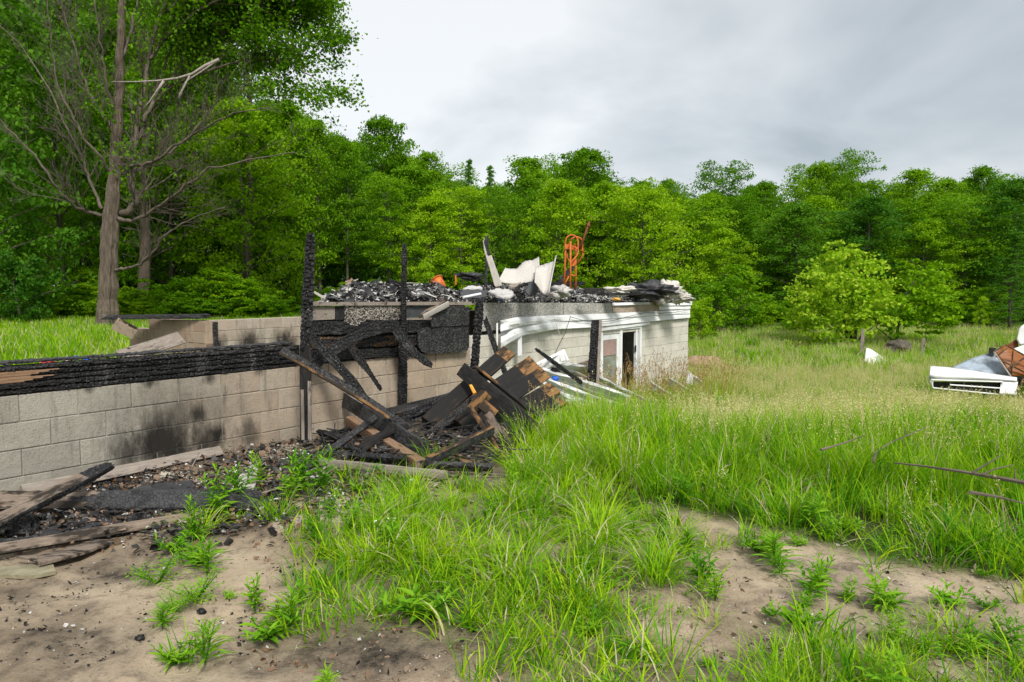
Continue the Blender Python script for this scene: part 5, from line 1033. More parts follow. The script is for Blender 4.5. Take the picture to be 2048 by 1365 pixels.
def make_tree_mesh(seed, H=10., Rc=3.2, base=.1, nbr=34, spray=5, leaves=34, lsize=.2, shape='oval', mat=None, bark=None, up=.35, trunk_r=.14, upb=.75, flat=.35, sprayr=.62):
    leaves = int(leaves * 1.5); lsize *= .80
    r = np.random.default_rng(seed); rr = random.Random(seed); T = Tubes(); tr = []
    lean = np.array([rr.uniform(-.04, .04), rr.uniform(-.04, .04)]) * H
    def tp(f): return Vector((lean[0] * f + .12 * math.sin(f * 5 + seed), lean[1] * f + .12 * math.cos(f * 4 + seed) - .12, H * f * .97))
    T.add([tp(i / 9 * .86) for i in range(10)], trunk_r * 1.2, .02, 7)
    cens = []; depth = []
    for i in range(nbr):
        f = base + (1 - base) * ((i + rr.random()) / nbr); f = min(f, .985)
        q = (f - base) / (1 - base)
        if shape == 'oval': rad = math.sin(math.pi * min(1, (.12 + .88 * q) ** .8)) ** .65
        elif shape == 'round': rad = max(.15, math.sqrt(max(0, 1 - (q * 1.9 - .85) ** 2 * .95)))
        elif shape == 'cone': rad = (1 - q) ** .85 + .06
        elif shape == 'vase': rad = .35 + .75 * math.sin(math.pi * min(1, q * .82 + .1))
        else: rad = .8 * (1 - q * .55)
        rad *= Rc * rr.uniform(.72, 1.12); az = i * 2.4 + rr.uniform(-.5, .5); p0 = tp(f * (.90 if shape != 'cone' else 1)); el = up + (.5 * q if shape != 'cone' else -.5)
        d = Vector((math.cos(az), math.sin(az), math.tan(el) * .8)); pts = [p0 + Vector((d.x * rad * t, d.y * rad * t, d.z * rad * t * (1.1 - .35 * t))) for t in (0, .35, .7, 1)]
        T.add(pts, trunk_r * .32 * (1 - f * .6), .01, 4)
        for s in range(spray):
            t = .35 + .65 * (s + rr.random()) / spray; k = min(2, int(t * 3)); c = pts[k].lerp(pts[k + 1], min(1, t * 3 - k)) if k < 3 else pts[3]
            off = Vector((rr.gauss(0, 1), rr.gauss(0, 1), rr.gauss(0, .5))) * rad * .17; cens.append(c + off)
    cens = np.array([tuple(c) for c in cens]); m = len(cens)
    sr = sprayr * (.6 + .8 * r.random(m)); L = np.repeat(np.arange(m), leaves)
    o = r.normal(size=(m * leaves, 3)); o /= np.linalg.norm(o, axis=1)[:, None]; o *= (r.random(m * leaves) ** .45)[:, None]; o[:, 2] *= flat
    c = cens[L] + o * sr[L][:, None]; c[:, 2] -= .25 * (o[:, 0] ** 2 + o[:, 1] ** 2) * sr[L]
    c[:, 2] = np.maximum(c[:, 2], .05)
    V = leafcards(c, np.full(len(c), lsize), r, upb); clr = .55 * r.random(m)[L] + .45 * r.random(len(L))
    tm = mk_mesh('trunk', T.mb.v, T.mb.f, [bark or M_bark2], smooth=True)
    cm = quads_mesh('crown', V, [mat or M_maple], clr)
    return tm, cm
def place_tree(kind, x, y, h, wscale=1.0, rz=None, label=None, group=None, cat='tree', name='tree', mat=None):
    tm, cm, H0, R0 = TREES[kind]; s = h / H0; sw = wscale
    o = empty(name, (x, y, tz(min(max(x, -80), 80), min(y, 90)) - .05), random.uniform(0, 6.28) if rz is None else rz); o.scale = (sw, sw, s); tag(o, label, cat, group)
    for nm, me in (('trunk', tm), ('crown', cm)):
        c = bpy.data.objects.new(nm, me); C.objects.link(c); c.parent = o
        if nm == 'crown' and mat: c.material_slots[0].link = 'OBJECT'; c.material_slots[0].material = mat
    return o
TREES = {}
def deft(k, seed, H, Rc, **kw): tm, cm = make_tree_mesh(seed, H, Rc, **kw); TREES[k] = (tm, cm, H, Rc)
deft('maple', 1, 14, 3.9, base=.06, nbr=60, spray=6, leaves=36, lsize=.24, mat=M_maple, sprayr=.85)
deft('maple2', 2, 13, 3.6, base=.05, nbr=56, spray=6, leaves=36, lsize=.22, mat=M_maple, sprayr=.8, shape='vase')
deft('dark', 3, 13, 3.8, base=.04, nbr=58, spray=6, leaves=36, lsize=.24, mat=M_dark, sprayr=.85)
deft('tall', 4, 14, 2.7, base=.30, nbr=44, spray=6, leaves=32, lsize=.21, mat=M_maple, sprayr=.7)
deft('tall2', 5, 14, 2.5, base=.36, nbr=42, spray=6, leaves=30, lsize=.20, mat=M_bright, sprayr=.65, shape='vase')
deft('bright', 6, 9, 3.6, base=.03, nbr=62, spray=6, leaves=42, lsize=.18, mat=M_bright, shape='round', sprayr=.65)
deft('bright2', 7, 11, 2.9, base=.08, nbr=50, spray=6, leaves=38, lsize=.19, mat=M_bright, sprayr=.65)
deft('pine', 8, 12, 2.6, base=.08, nbr=80, spray=6, leaves=24, lsize=.16, mat=M_dark, shape='cone', up=.1, flat=.2, sprayr=.45, upb=.5)
deft('sap', 9, 3.2, 1.1, base=.08, nbr=22, spray=4, leaves=30, lsize=.15, mat=M_bright, sprayr=.32, trunk_r=.035)
deft('bushy', 10, 2.2, 1.5, base=.03, nbr=24, spray=4, leaves=36, lsize=.16, mat=M_maple, shape='round', sprayr=.38, trunk_r=.04)
def tree_px(kind, px, ytop, Y, wpx, label, group=None, name='tree', cat='tree', rz=None, mat=None):
    p = P(px, ytop, Y); z0 = tz(min(max(p.x, -80), 80), Y); h = (p.z - z0) * (1.09 if kind not in ('sap', 'bushy') else 1.0); w = (wpx / F * Y) / 2 / TREES[kind][3] / 1.12
    return place_tree(kind, p.x, Y, h, w, rz, label, group, cat, name, mat)
FRONT = [
 ('dark', -40, -160, 31, 420, 'dense dark tree filling the left edge of the frame'), ('maple', 90, -150, 36, 330, 'tall deep green tree directly left behind the big half dead tree'),
 ('maple2', 330, 10, 40, 300, 'tall green tree whose crown shows between the bare limbs of the big tree'), ('maple', 250, -20, 46, 280, 'tall tree hidden mostly behind the big half dead trunk'),
 ('bright2', 480, 190, 37, 250, 'lighter green tree right of the bare limbs, its foliage reaching the grass'), ('maple2', 420, 120, 42, 220, 'mid green tree behind the right hand bare limbs'),
 ('maple', 560, 185, 42, 210, 'tree directly left of the tallest charred post'), ('tall', 640, 225, 43, 150, 'slender straight trunked tree right behind the tallest charred post'),
 ('tall', 690, 268, 44, 120, 'slim tree between the tallest post and the highest centre crown'), ('maple', 757, 222, 52, 190, 'highest tree of the centre, standing above its neighbours left of the second post'),
 ('tall2', 775, 350, 41, 130, 'slim light green tree directly behind the second charred post'), ('tall', 860, 292, 50, 120, 'pointed tree right of the highest centre crown'),
 ('bright2', 850, 385, 41, 170, 'pale green tree above the orange bucket'), ('tall2', 925, 375, 42, 150, 'light green slim tree between bucket and leaning boards'),
 ('pine', 935, 330, 58, 60, 'dark narrow treetop showing in the central dip of the skyline'), ('pine', 985, 342, 58, 70, 'second narrow treetop in the central dip of the skyline'),
 ('maple2', 990, 385, 43, 150, 'green tree behind the two leaning boards'), ('tall', 1060, 297, 47, 170, 'tall airy tree above the pale panelling'), ('maple', 1178, 283, 52, 220, 'broad crowned tree rising highest behind the hand truck'),
 ('bright2', 1110, 350, 42, 180, 'bright green tree left of the hand truck'), ('bright2', 1195, 352, 42, 190, 'bright green tree right behind the hand truck lever'), ('bright', 1290, 385, 40, 260, 'big round yellow green tree hanging over the right corner of the house'),
 ('dark', 1335, 352, 66, 120, 'small far dark treetop above the round yellow green tree'), ('bright2', 1405, 380, 48, 150, 'light tree right behind the round yellow green tree'), ('maple2', 1455, 342, 55, 170, 'mid green tree beside the light one right of the house'),
 ('maple', 1530, 352, 57, 140, 'green tree at the skyline dip right of the house'), ('dark', 1600, 400, 46, 210, 'dark blue green tree left behind the yellow green bush'), ('maple', 1640, 315, 55, 150, 'highest tree of the right skyline behind the bush'),
 ('maple2', 1700, 322, 55, 140, 'tall tree with a twin top right of the highest one'), ('dark', 1745, 385, 47, 220, 'broad dark tree directly behind the yellow green bush'), ('tall', 1820, 328, 54, 160, 'airy tree above the right half of the bush'),
 ('maple', 1885, 348, 54, 150, 'green tree above the fence posts'), ('tall', 1980, 318, 54, 130, 'lanky tree top near the right end of the skyline'), ('maple2', 1930, 400, 46, 200, 'dense tree behind the camper wreck, left side'),
 ('dark', 2035, 350, 45, 220, 'dark tree closing the right edge of the frame'), ('bright2', 1850, 430, 45, 160, 'lighter tree between the bush and the camper wreck'), ('pine', 2030, 470, 40, 130, 'dark needle leaved low tree behind the camper at the right edge'), ('bright2', 1450, 450, 44, 140, 'light low tree at the meadow end right of the house'),
]
for i, (k, px, yt, Y, w, lb) in enumerate(FRONT): tree_px(k, px, yt, Y, w, lb, name={'pine': 'pine_tree'}.get(k, 'leafy_tree'), rz=i * 1.7)
SAPS = [('bushy', 25, 515, 29, 150, 'low dark green bush at the left edge of the frame', M_dark), ('sap', 432, 522, 34, 120, 'bright small sapling between the big tree and the pale side trunk', None), ('sap', 1475, 515, 40, 130, 'bright fresh sapling at the meadow edge right of the house', None),
 ('bushy', 1440, 560, 38, 150, 'grey green shrub right behind the house corner', M_maple), ('sap', 851, 512, 36, 60, 'light sapling left of the orange bucket', None), ('sap', 690, 555, 38, 50, 'small sapling above the left end of the rubble', None), ('sap', 935, 520, 37, 60, 'yellow green sapling left of the leaning boards', None),
 ('bushy', 1400, 600, 33, 90, 'low yellow green shrub right of the white siding', M_bright), ('sap', 1965, 585, 40, 34, 'thin pale sapling before the dark trees on the right', None), ('bushy', 1600, 640, 38, 110, 'low shrub at the left foot of the bush', M_maple)]
for k, px, yt, Y, w, lb, mt in SAPS: tree_px(k, px, yt, Y, w, lb, name='sapling' if k == 'sap' else 'shrub', cat='sapling' if k == 'sap' else 'shrub', mat=mt)
# hedge row low along the far edge: ferny brush, countable only as one mass
SKY = [(-400, -150), (200, -60), (330, 60), (450, 130), (560, 195), (640, 215), (700, 262), (755, 250), (860, 300), (930, 345), (990, 350), (1060, 310), (1180, 300), (1290, 350), (1400, 355), (1540, 360), (1580, 372), (1640, 330), (1760, 350), (1980, 335), (2500, 340)]
rb = random.Random(5); kinds = ['maple', 'maple2', 'dark', 'tall', 'bright2', 'maple']
n_bg = 0
for row, (Y0, dropp) in enumerate(((47, 40), (53, 22), (60, 10), (68, 4))):
    px = -340 - row * 20
    while px < 2420:
        if px < 560: Yt = Y0 - 4
        else: Yt = Y0 + (4 if px > 1380 else 0)
        yt = pinterp(px, SKY) + dropp + rb.uniform(0, 36)
        tree_px(rb.choice(kinds), px, yt, Yt + rb.uniform(-2, 2), rb.uniform(170, 240) * 50 / Yt, 'forest tree standing in the rows behind the front trees of the wood', 'forest trees behind the wood edge', name='forest_tree', rz=rb.uniform(0, 6)); n_bg += 1
        px += rb.uniform(85, 120) * 50 / Yt
def inst_points(name, pts, rots, scales, idx, sources, label=None, cat=None, kind='stuff'):
    """one object whose geometry nodes scatter the source meshes on its own points"""
    me = bpy.data.meshes.new(name); pts = np.asarray(pts, np.float32); n = len(pts); me.vertices.add(n); me.vertices.foreach_set('co', pts.ravel())
    a = me.attributes.new('rot', 'FLOAT_VECTOR', 'POINT'); a.data.foreach_set('vector', np.asarray(rots, np.float32).ravel())
    a = me.attributes.new('scl', 'FLOAT_VECTOR', 'POINT'); a.data.foreach_set('vector', np.asarray(scales, np.float32).ravel())
    a = me.attributes.new('pick', 'INT', 'POINT'); a.data.foreach_set('value', np.asarray(idx, np.int32))
    o = bpy.data.objects.new(name, me); C.objects.link(o); tag(o, label, cat, kind=kind)
    coll = bpy.data.collections.new(name + '_sources')
    for k, m in enumerate(sources): so = bpy.data.objects.new('%s_%02d' % (name, k), m); coll.objects.link(so)
    ng = bpy.data.node_groups.new(name, 'GeometryNodeTree'); ng.interface.new_socket('Geometry', in_out='INPUT', socket_type='NodeSocketGeometry'); ng.interface.new_socket('Geometry', in_out='OUTPUT', socket_type='NodeSocketGeometry')
    N = ng.nodes; gi = N.new('NodeGroupInput'); go = N.new('NodeGroupOutput'); ip = N.new('GeometryNodeInstanceOnPoints'); ci = N.new('GeometryNodeCollectionInfo'); ci.inputs[0].default_value = coll; ci.inputs[1].default_value = True
    m2p = N.new('GeometryNodeMeshToPoints')
    def na(nm, t): q = N.new('GeometryNodeInputNamedAttribute'); q.data_type = t; q.inputs[0].default_value = nm; return q.outputs[0]
    Lk = ng.links.new; Lk(gi.outputs[0], m2p.inputs[0]); Lk(m2p.outputs[0], ip.inputs['Points']); Lk(ci.outputs[0], ip.inputs['Instance']); ip.inputs['Pick Instance'].default_value = True
    Lk(na('pick', 'INT'), ip.inputs['Instance Index']); Lk(na('rot', 'FLOAT_VECTOR'), ip.inputs['Rotation']); Lk(na('scl', 'FLOAT_VECTOR'), ip.inputs['Scale']); Lk(ip.outputs[0], go.inputs[0])
    md = o.modifiers.new('scatter', 'NODES'); md.node_group = ng; return o
# ---- grass tufts
def blade_geo(n, r, rad, h, w, curl, lean=.35, seg=4, hvar=.5, twist=.0):
    az = r.random(n) * 6.283; rr = rad * np.sqrt(r.random(n)); bx, by = rr * np.cos(az), rr * np.sin(az); H = h * (1 - hvar + hvar * r.random(n) * 1.2)
    la = az + r.normal(size=n) * .9; ln = lean * r.random(n) + curl * r.random(n) ** 1.5 * .3; cu = curl * (.3 + r.random(n))
    t = np.linspace(0, 1, seg + 1)[None]; out = H[:, None] * (np.sin(ln)[:, None] * t + .55 * cu[:, None] * t ** 2.2); up_ = H[:, None] * (np.cos(ln)[:, None] * t - .42 * (cu ** 1.3)[:, None] * t ** 3)
    up_ = np.maximum(up_, .004 * t)
    x = bx[:, None] + out * np.cos(la)[:, None]; y = by[:, None] + out * np.sin(la)[:, None]; c = np.stack([x, y, up_], -1)
    wa = la + 1.57 + r.normal(size=n) * .5; ww = w * (.6 + .8 * r.random(n))[:, None] * np.clip(1.15 - t ** 2.0 * 1.12, .03, 1) * .5; d = np.stack([np.cos(wa), np.sin(wa), wa * 0], -1)[:, None] * ww[..., None]
    A = c - d; Bq = c + d; q = np.stack([A[:, :-1], Bq[:, :-1], Bq[:, 1:], A[:, 1:]], 2).reshape(-1, 4, 3); return q, np.repeat(r.random(n), seg), c
def tuft(seed, n, rad, h, w, curl, mats, seeds=0, seedmat=1, sh=1.25, spike=False, deadf=.0, **k):
    r = np.random.default_rng(seed); q, rv, c = blade_geo(n, r, rad, h, w, curl, **k); mi = np.zeros(len(q), int)
    if deadf: mi[rv > 1 - deadf] = len(mats) - 1
    if seeds:
        qs, rs, cs = blade_geo(seeds, r, rad * .8, h * sh, w * .35, curl * .35, lean=.25, seg=4, hvar=.25); Q = [q, qs]; RV = [rv, rs]; MI = [mi, np.full(len(qs), seedmat)]
        tips = cs[:, -1]; dirn = cs[:, -1] - cs[:, -2]; dirn /= np.linalg.norm(dirn, axis=1)[:, None]
        m = 22 if spike else 26; L = .085 if spike else .16; sp_ = np.repeat(np.arange(seeds), m); f = r.random(len(sp_))
        p = tips[sp_] - dirn[sp_] * (f * L)[:, None]; off = r.normal(size=p.shape); off[:, 2] *= .5; p = p + off * (.0035 if spike else .028) * (f if not spike else 1)[:, None] if not spike else p + off * .0035
        lc = leafcards(p, np.full(len(p), .016 if spike else .013), r, .2, .4); Q.append(lc); RV.append(r.random(len(lc))); MI.append(np.full(len(lc), seedmat)); q = np.concatenate(Q); rv = np.concatenate(RV); mi = np.concatenate(MI)
    return quads_mesh('tuft', q, mats, rv, mi)
TALL = [tuft(100 + i, 74, .17, .42, .0056, .65, [M_grassT, M_seed, M_straw], seeds=1, deadf=.12) for i in range(5)]
TALLS = [tuft(110 + i, 34, .18, .36, .0065, .5, [M_grassT, M_seed, M_straw], seeds=9, deadf=.12, sh=1.3) for i in range(4)]
DEEP = [tuft(120 + i, 66, .16, .36, .0062, .6, [M_grassD, M_seed, M_grassT], deadf=.3) for i in range(4)]
FAR = [tuft(130 + i, 66, .42, .38, .018, .5, [M_grassT, M_seed, M_straw], deadf=.10, seg=3) for i in range(3)] + [tuft(140 + i, 40, .42, .36, .016, .4, [M_grassT, M_seed, M_straw], seeds=16, deadf=.2, seg=3, sh=1.25) for i in range(3)]
LUSH = [tuft(150 + i, 84, .09, .34, .0058, 1.15, [M_grassL, M_seed, M_straw], deadf=.12, seg=6, lean=.6) for i in range(4)]
SHORT = [tuft(160 + i, 34, .10, .15, .005, .8, [M_grassL, M_seed, M_straw], deadf=.08, seg=4, lean=.8) for i in range(4)] + [tuft(170 + i, 26, .07, .20, .006, .7, [M_grassD, M_seed, M_grassL], deadf=.3, seg=4, lean=.7) for i in range(2)]
SPIKE = [tuft(180 + i, 14, .10, .55, .008, .5, [M_grassT, M_seedr, M_straw], seeds=5, spike=True, sh=1.45) for i in range(3)]
WRX = P(1955, 780, WY).x; FRX = P(1950, 840, 12.4).x
def scatter(name, src, cand, maskfn, srange, label, tilt=.12, seed=1, sink=0.0, prob=1.0, zoff=0.0, hfn=None):
    r = np.random.default_rng(seed); X, Y = cand(r); Z = terr(X, Y); px, py = proj(X, Y, Z)
    d = (X * -CA + Y * SA); t = X * SA + Y * CA
    inside = ((d > NA - .06) & (d < NC + .25) & (t < tA1 + .02) & (t > -3)) | ((d > NB - .05) & (d < NC + .3) & (t > tA1 - .5) & (t < tB1 + .1))
    k = (~inside) & (r.random(len(X)) < prob * maskfn(px, py, Y, X, d)); X, Y, Z, px, py = X[k], Y[k], Z[k], px[k], py[k]; n = len(X)
    s = srange[0] + (srange[1] - srange[0]) * r.random(n); hs = s * (hfn(px, py, Y, X) if hfn is not None else 1)
    rot = np.stack([r.normal(size=n) * tilt, r.normal(size=n) * tilt, r.random(n) * 6.283], -1)
    return inst_points(name, np.stack([X, Y, Z + zoff], -1), rot, np.stack([s, s, hs], -1), r.integers(0, len(src), n), src, label, 'grass')
def cand_box(x0, x1, y0, y1, dens):
    return lambda r: (lambda n: (r.uniform(x0, x1, n), r.uniform(y0, y1, n)))(int((x1 - x0) * (y1 - y0) * dens))
def cand_wedge(y0, y1, dens, s0=-.85, s1=.85):
    def f(r):
        n = int((s1 - s0) * (y1 ** 2 - y0 ** 2) / 2 * dens); Y = np.sqrt(r.uniform(y0 ** 2, y1 ** 2, n)); return Y * r.uniform(s0, s1, n), Y
    return f
patch = lambda X, Y, s, sd: vnoise(X, Y, s, sd)
mm = lambda px, py, Y, X, d: meadow_mask(px, py, Y, X) * (d < NC)
hgt = lambda px, py, Y, X: (.45 + .55 * sst(pinterp(px, MEADOW_LOW) - py, 0, 130)) * (.75 + .5 * vnoise(X, Y, .8, 91)) * (1 + .75 * sst(px, 1090, 1180) * sst(1420 - px, 0, 80) * sst(900 - py, 0, 60))
scatter('meadow_grass', TALL, cand_wedge(3.5, 15, 26, -.2, .85), lambda px, py, Y, X, d: mm(px, py, Y, X, d) * (.35 + .65 * (patch(X, Y, .7, 92) < .62)) * (1 - .8 * (((X - FRX) / 1.1) ** 2 + ((Y - 11.8) / 2.0) ** 2 < 1)), (.7, 1.15), 'tall bright green grass of the meadow right of the house', seed=201, hfn=hgt)
scatter('deep_meadow_grass', DEEP, cand_wedge(3.5, 15, 15, -.2, .85), lambda px, py, Y, X, d: mm(px, py, Y, X, d) * (.3 + .7 * (patch(X, Y, .9, 92) > .5)) * sst(px, 1100, 1400), (.7, 1.2), 'deeper green grass patches in the near meadow', seed=202, hfn=hgt)
scatter('seeding_grass', TALLS, cand_wedge(5.5, 22, 19, .0, .9), lambda px, py, Y, X, d: mm(px, py, Y, X, d) * sst(px + .4 * (850 - py), 1230, 1480) * sst(985 - py, -30, 100) * (((X - FRX) / 1.1) ** 2 + ((Y - 11.8) / 2.0) ** 2 > 1) * (((X - WRX) / 1.9) ** 2 + ((Y - 17.0) / 1.3) ** 2 > 1) * (.6 + .4 * (patch(X, Y, .5, 93) > .4)), (.85, 1.25), 'pale seeding grass heads over the meadow', seed=203)
scatter('far_meadow_grass', FAR, cand_wedge(14, 46, 3.8, .12, .95), lambda px, py, Y, X, d: (px > 1300) * (((X - WRX) / 1.6) ** 2 + ((Y - 17.4) / 1.0) ** 2 > 1), (.8, 1.2), 'far meadow grass reaching to the wood edge on the right', seed=204)
scatter('back_lawn_grass', FAR[:3], cand_wedge(12, 46, 4.5, -.95, .12), lambda px, py, Y, X, d: (d > NC + .2) * (.9), (.7, 1.15), 'tall lawn grass behind the ruined walls on the left', seed=205)
scatter('spike_grass', SPIKE, cand_wedge(8.5, 18, 10, .0, .42), lambda px, py, Y, X, d: (px > 1130) * (px < 1480) * (d > 5.5) * (d < NB) * 1.0, (1.1, 1.6), 'tall grass with russet seed spikes in front of the white door', seed=206)
scatter('pile_grass', TALL[:3] + SPIKE[:1], cand_wedge(5, 9.5, 14, -.08, .25), lambda px, py, Y, X, d: (px > 1060) * (d < NB - .5) * .4, (.6, 1.0), 'long grass growing round the right end of the timber pile', seed=207)
scatter('lush_tufts', LUSH, cand_wedge(2.0, 7, 16, -.5, .8), lambda px, py, Y, X, d: np.clip(np.exp(-(((px - 930) / 270) ** 2 + ((py - 1060) / 95) ** 2)) * 1.3 + .5 * np.exp(-(((px - 500) / 90) ** 2 + ((py - 1090) / 40) ** 2)) + .5 * np.exp(-(((px - 700) / 130) ** 2 + ((py - 1130) / 60) ** 2)) + .7 * np.exp(-(((px - 1250) / 160) ** 2 + ((py - 1130) / 60) ** 2)) + .35 * meadow_mask(px, py, Y, X) * sst(px, 1000, 1100) * (1 - sst(px, 1300, 1700)), 0, 1) * (py > 930) * pavemask(px, py), (.6, 1.1), 'arching bright grass tufts in the centre foreground', seed=208)
scatter('foreground_grass', SHORT, cand_wedge(1.6, 8, 105, -.75, .85), lambda px, py, Y, X, d: np.clip(short_mask(px, py, Y, X) * 1.0 + .10 * sst(px, 1050, 1250) * (vnoise(X, Y, 2.8, 79) > .45), 0, 1), (.55, 1.3), 'short sparse grass over the sandy foreground', seed=209, tilt=.2)
scatter('corner_grass', TALL[:2] + DEEP[:2], cand_wedge(1.5, 3.4, 40, .3, .8), lambda px, py, Y, X, d: np.clip(np.exp(-(((px - 1700) / 230) ** 2 + ((py - 1372) / 60) ** 2)) * 1.2, 0, 1) * (py > 1290), (.30, .5), 'thick grass in the lower right corner', seed=210)
scatter('stray_grass', SHORT, cand_wedge(1.6, 7, 10, -.8, .85), lambda px, py, Y, X, d: .16 * (d < NA - .4) * (px > 250) * (vnoise(X, Y, 2.5, 77) > .45), (.4, 1.0), 'single stray grass tufts on the bare soil', seed=211, tilt=.25)
# ---- leafy weeds
def leaf_shape(L, Wd, n=2):
    t = [0, .3, .65, 1.0]; w = [.06, .5, .42, .0]; z = [0, .06, .04, -.10]; q = []
    for i in range(3):
        a = (t[i] * L, -w[i] * Wd / 2 * 2 * .5, z[i] * L + .06 * w[i] * Wd); b = (t[i + 1] * L, -w[i + 1] * Wd / 2 * 2 * .5, z[i + 1] * L + .06 * w[i + 1] * Wd)
        q.append([(t[i] * L, 0, z[i] * L - .02 * L), (t[i + 1] * L, 0, z[i + 1] * L - .02 * L), b, a]); q.append([(t[i] * L, 0, z[i] * L - .02 * L), (a[0], -a[1], a[2]), (b[0], -b[1], b[2]), (t[i + 1] * L, 0, z[i + 1] * L - .02 * L)])
    return np.array(q)
def weed(seed, h=.4, nst=3, nlf=18, L=.10, Wd=.035, kind='up', flowers=0):
    r = random.Random(seed); Q = []; RV = []; T = MB(); F_ = []
    for s in range(nst):
        az = r.uniform(0, 6.28); ln = r.uniform(0, .35) if kind == 'up' else r.uniform(.5, 1.1); hh = h * r.uniform(.6, 1); pts = [Vector((0, 0, 0)) + Vector((math.cos(az) * math.sin(ln) * t, math.sin(az) * math.sin(ln) * t, math.cos(ln) * t * (1 - .1 * t))) * hh for t in (0, .35, .7, 1)]
        T.tube(pts, [.0035, .003, .002, .001], 4)
        for i in range(nlf):
            t = (.12 + .88 * i / nlf) * 2.999; k = int(t); p = pts[k].lerp(pts[k + 1], t - k); a = i * 2.39 + s; f = i / nlf; l = L * (1.1 - .65 * f) * r.uniform(.7, 1.2); el = r.uniform(.1, .5) + .6 * f ** 2
            M = Matrix.Translation(p) @ Matrix.Rotation(a, 4, 'Z') @ Matrix.Rotation(-el, 4, 'Y') @ Matrix.Rotation(r.uniform(-.4, .4), 4, 'X')
            if kind == 'fern':
                for j in range(7):
                    M2 = M @ Matrix.Translation((l * j / 7, 0, 0)) @ Matrix.Rotation((1 if j % 2 else -1) * .9, 4, 'Z'); lv = leaf_shape(l * .42 * (1.1 - j / 9), l * .13); Q.append(np.array([[tuple(M2 @ Vector(v)) for v in q] for q in lv[::1]])); RV += [r.random()] * len(lv)
            else: lv = leaf_shape(l, Wd * l / L); Q.append(np.array([[tuple(M @ Vector(v)) for v in q] for q in lv])); RV += [r.random()] * len(lv)
        if flowers and s < flowers:
            for j in range(5): a = j * 1.257; c = pts[-1] + Vector((r.uniform(-.02, .02), r.uniform(-.02, .02), .0)); d1 = Vector((math.cos(a), math.sin(a), .3)) * .011; d2 = Vector((-math.sin(a), math.cos(a), 0)) * .005; F_.append([tuple(c), tuple(c + d1 * .6 + d2), tuple(c + d1), tuple(c + d1 * .6 - d2)])
    return quads_mesh('foliage', np.concatenate(Q), [M_weed], RV), mk_mesh('stem', T.v, T.f, [M_grassD]), (quads_mesh('flower', np.array(F_), [M_flower]) if F_ else None)
WEEDS = {'up': [weed(300 + i, .42, 4, 17, .12, .052, flowers=(3 if i == 0 else 0)) for i in range(3)], 'low': [weed(310 + i, .16, 6, 9, .09, .040, 'low') for i in range(3)], 'fern': [weed(320 + i, .17, 6, 7, .10, .03, 'fern') for i in range(2)], 'spear': [weed(330 + i, .20, 4, 14, .12, .026) for i in range(2)]}
def put_weed(kind, px, py, s, label, i, z=None, hs=1.0):
    f, st, fl = WEEDS[kind][i % len(WEEDS[kind])]; p = gpt(px, py); o = empty('weed', p, i * 1.3); o.scale = (s, s, s * hs); tag(o, label, 'weed')
    for nm, me in (('foliage', f), ('stem', st), ('flower', fl)):
        if me: c = bpy.data.objects.new(nm, me); C.objects.link(c); c.parent = o
WL = [('up', 475, 1015, 1.15, 'tall leafy weed before the pale warped board, second from the left'), ('up', 440, 1040, 1.0, 'tall white flowered weed left of the pale warped board'), ('up', 390, 1085, .85, 'dark leafy weed at the end of the frontmost plank'), ('up', 608, 985, 1.2, 'big leafy weed at the foot of the tallest charred post'), ('up', 640, 985, .95, 'leafy weed directly right of the tallest post foot'), ('up', 585, 1005, .8, 'yellowish leafy weed left of the tallest post'),
 ('fern', 315, 1168, 1.2, 'feathery low weed on the bare sand, leftmost of the feathery ones'), ('fern', 390, 1205, 1.1, 'feathery weed in the middle of the bare sand'), ('fern', 350, 1225, .8, 'small feathery weed at the left side of the middle one'), ('spear', 325, 1258, .7, 'tiny upright weed on the open sand'), ('spear', 410, 1330, 1.0, 'spear leaved weed near the bottom edge of the bare sand'), ('low', 350, 1330, .8, 'flat four leaved weed beside the bottom spear leaved one'), ('spear', 415, 1152, 1.1, 'single stemmed weed between the feathery weeds and the tufts'),
 ('low', 540, 1280, 1.2, 'broad leaved weed at the right border of the sand'), ('up', 510, 1225, .55, 'upright weed cluster above the broad leaved border weed'), ('spear', 580, 1260, 1.1, 'spear leaved weed right of the broad leaved border one'), ('low', 400, 1130, 1.2, 'low spreading weed under the dark leafy one'), ('low', 345, 1105, 1.0, 'low weed in the leaf litter near the long planks'),
 ('up', 785, 1120, .9, 'dark green weed with white flowers left of the big grass tuft'), ('up', 700, 1075, .6, 'light weed growing between the pavers'), ('low', 715, 985, .8, 'young pale weed on bare soil before the square timber'), ('up', 660, 1040, .6, 'slim weed beside the largest paver'), ('low', 850, 1235, 1.5, 'big dark rosette weed in the centre foreground'),
 ('spear', 1265, 1090, 1.0, 'whorled weed at the left start of the bare strip'), ('spear', 1320, 1105, 1.0, 'whorled weed second from left on the bare strip'), ('spear', 1375, 1120, 1.0, 'whorled weed with dark foot on the bare strip'), ('low', 1515, 1105, 1.1, 'broad leaved weed at the upper border of the bare strip'), ('spear', 1550, 1135, 1.1, 'bushy spear leaved weed right of the broad leaved one'), ('up', 1635, 1190, .62, 'upright weed standing alone on the right bare strip'), ('up', 1430, 1205, .45, 'small upright weed in the middle of the bare strip'), ('low', 1770, 1220, 1.0, 'flat weed on the right part of the bare strip'), ('low', 1600, 1255, 1.0, 'low weed at the lower border of the bare strip'), ('low', 1960, 1310, 1.0, 'low weed near the lower right corner'),
 ('up', 1440, 850, 2.2, 'tall milky green leafy plant in the meadow right of the house'), ('up', 1925, 930, 1.2, 'leafy plant among the grass below the faded frame')]
for i, (k, x, y, s, lb) in enumerate(WL): put_weed(k, x, y, s, lb, i, hs=1.0)
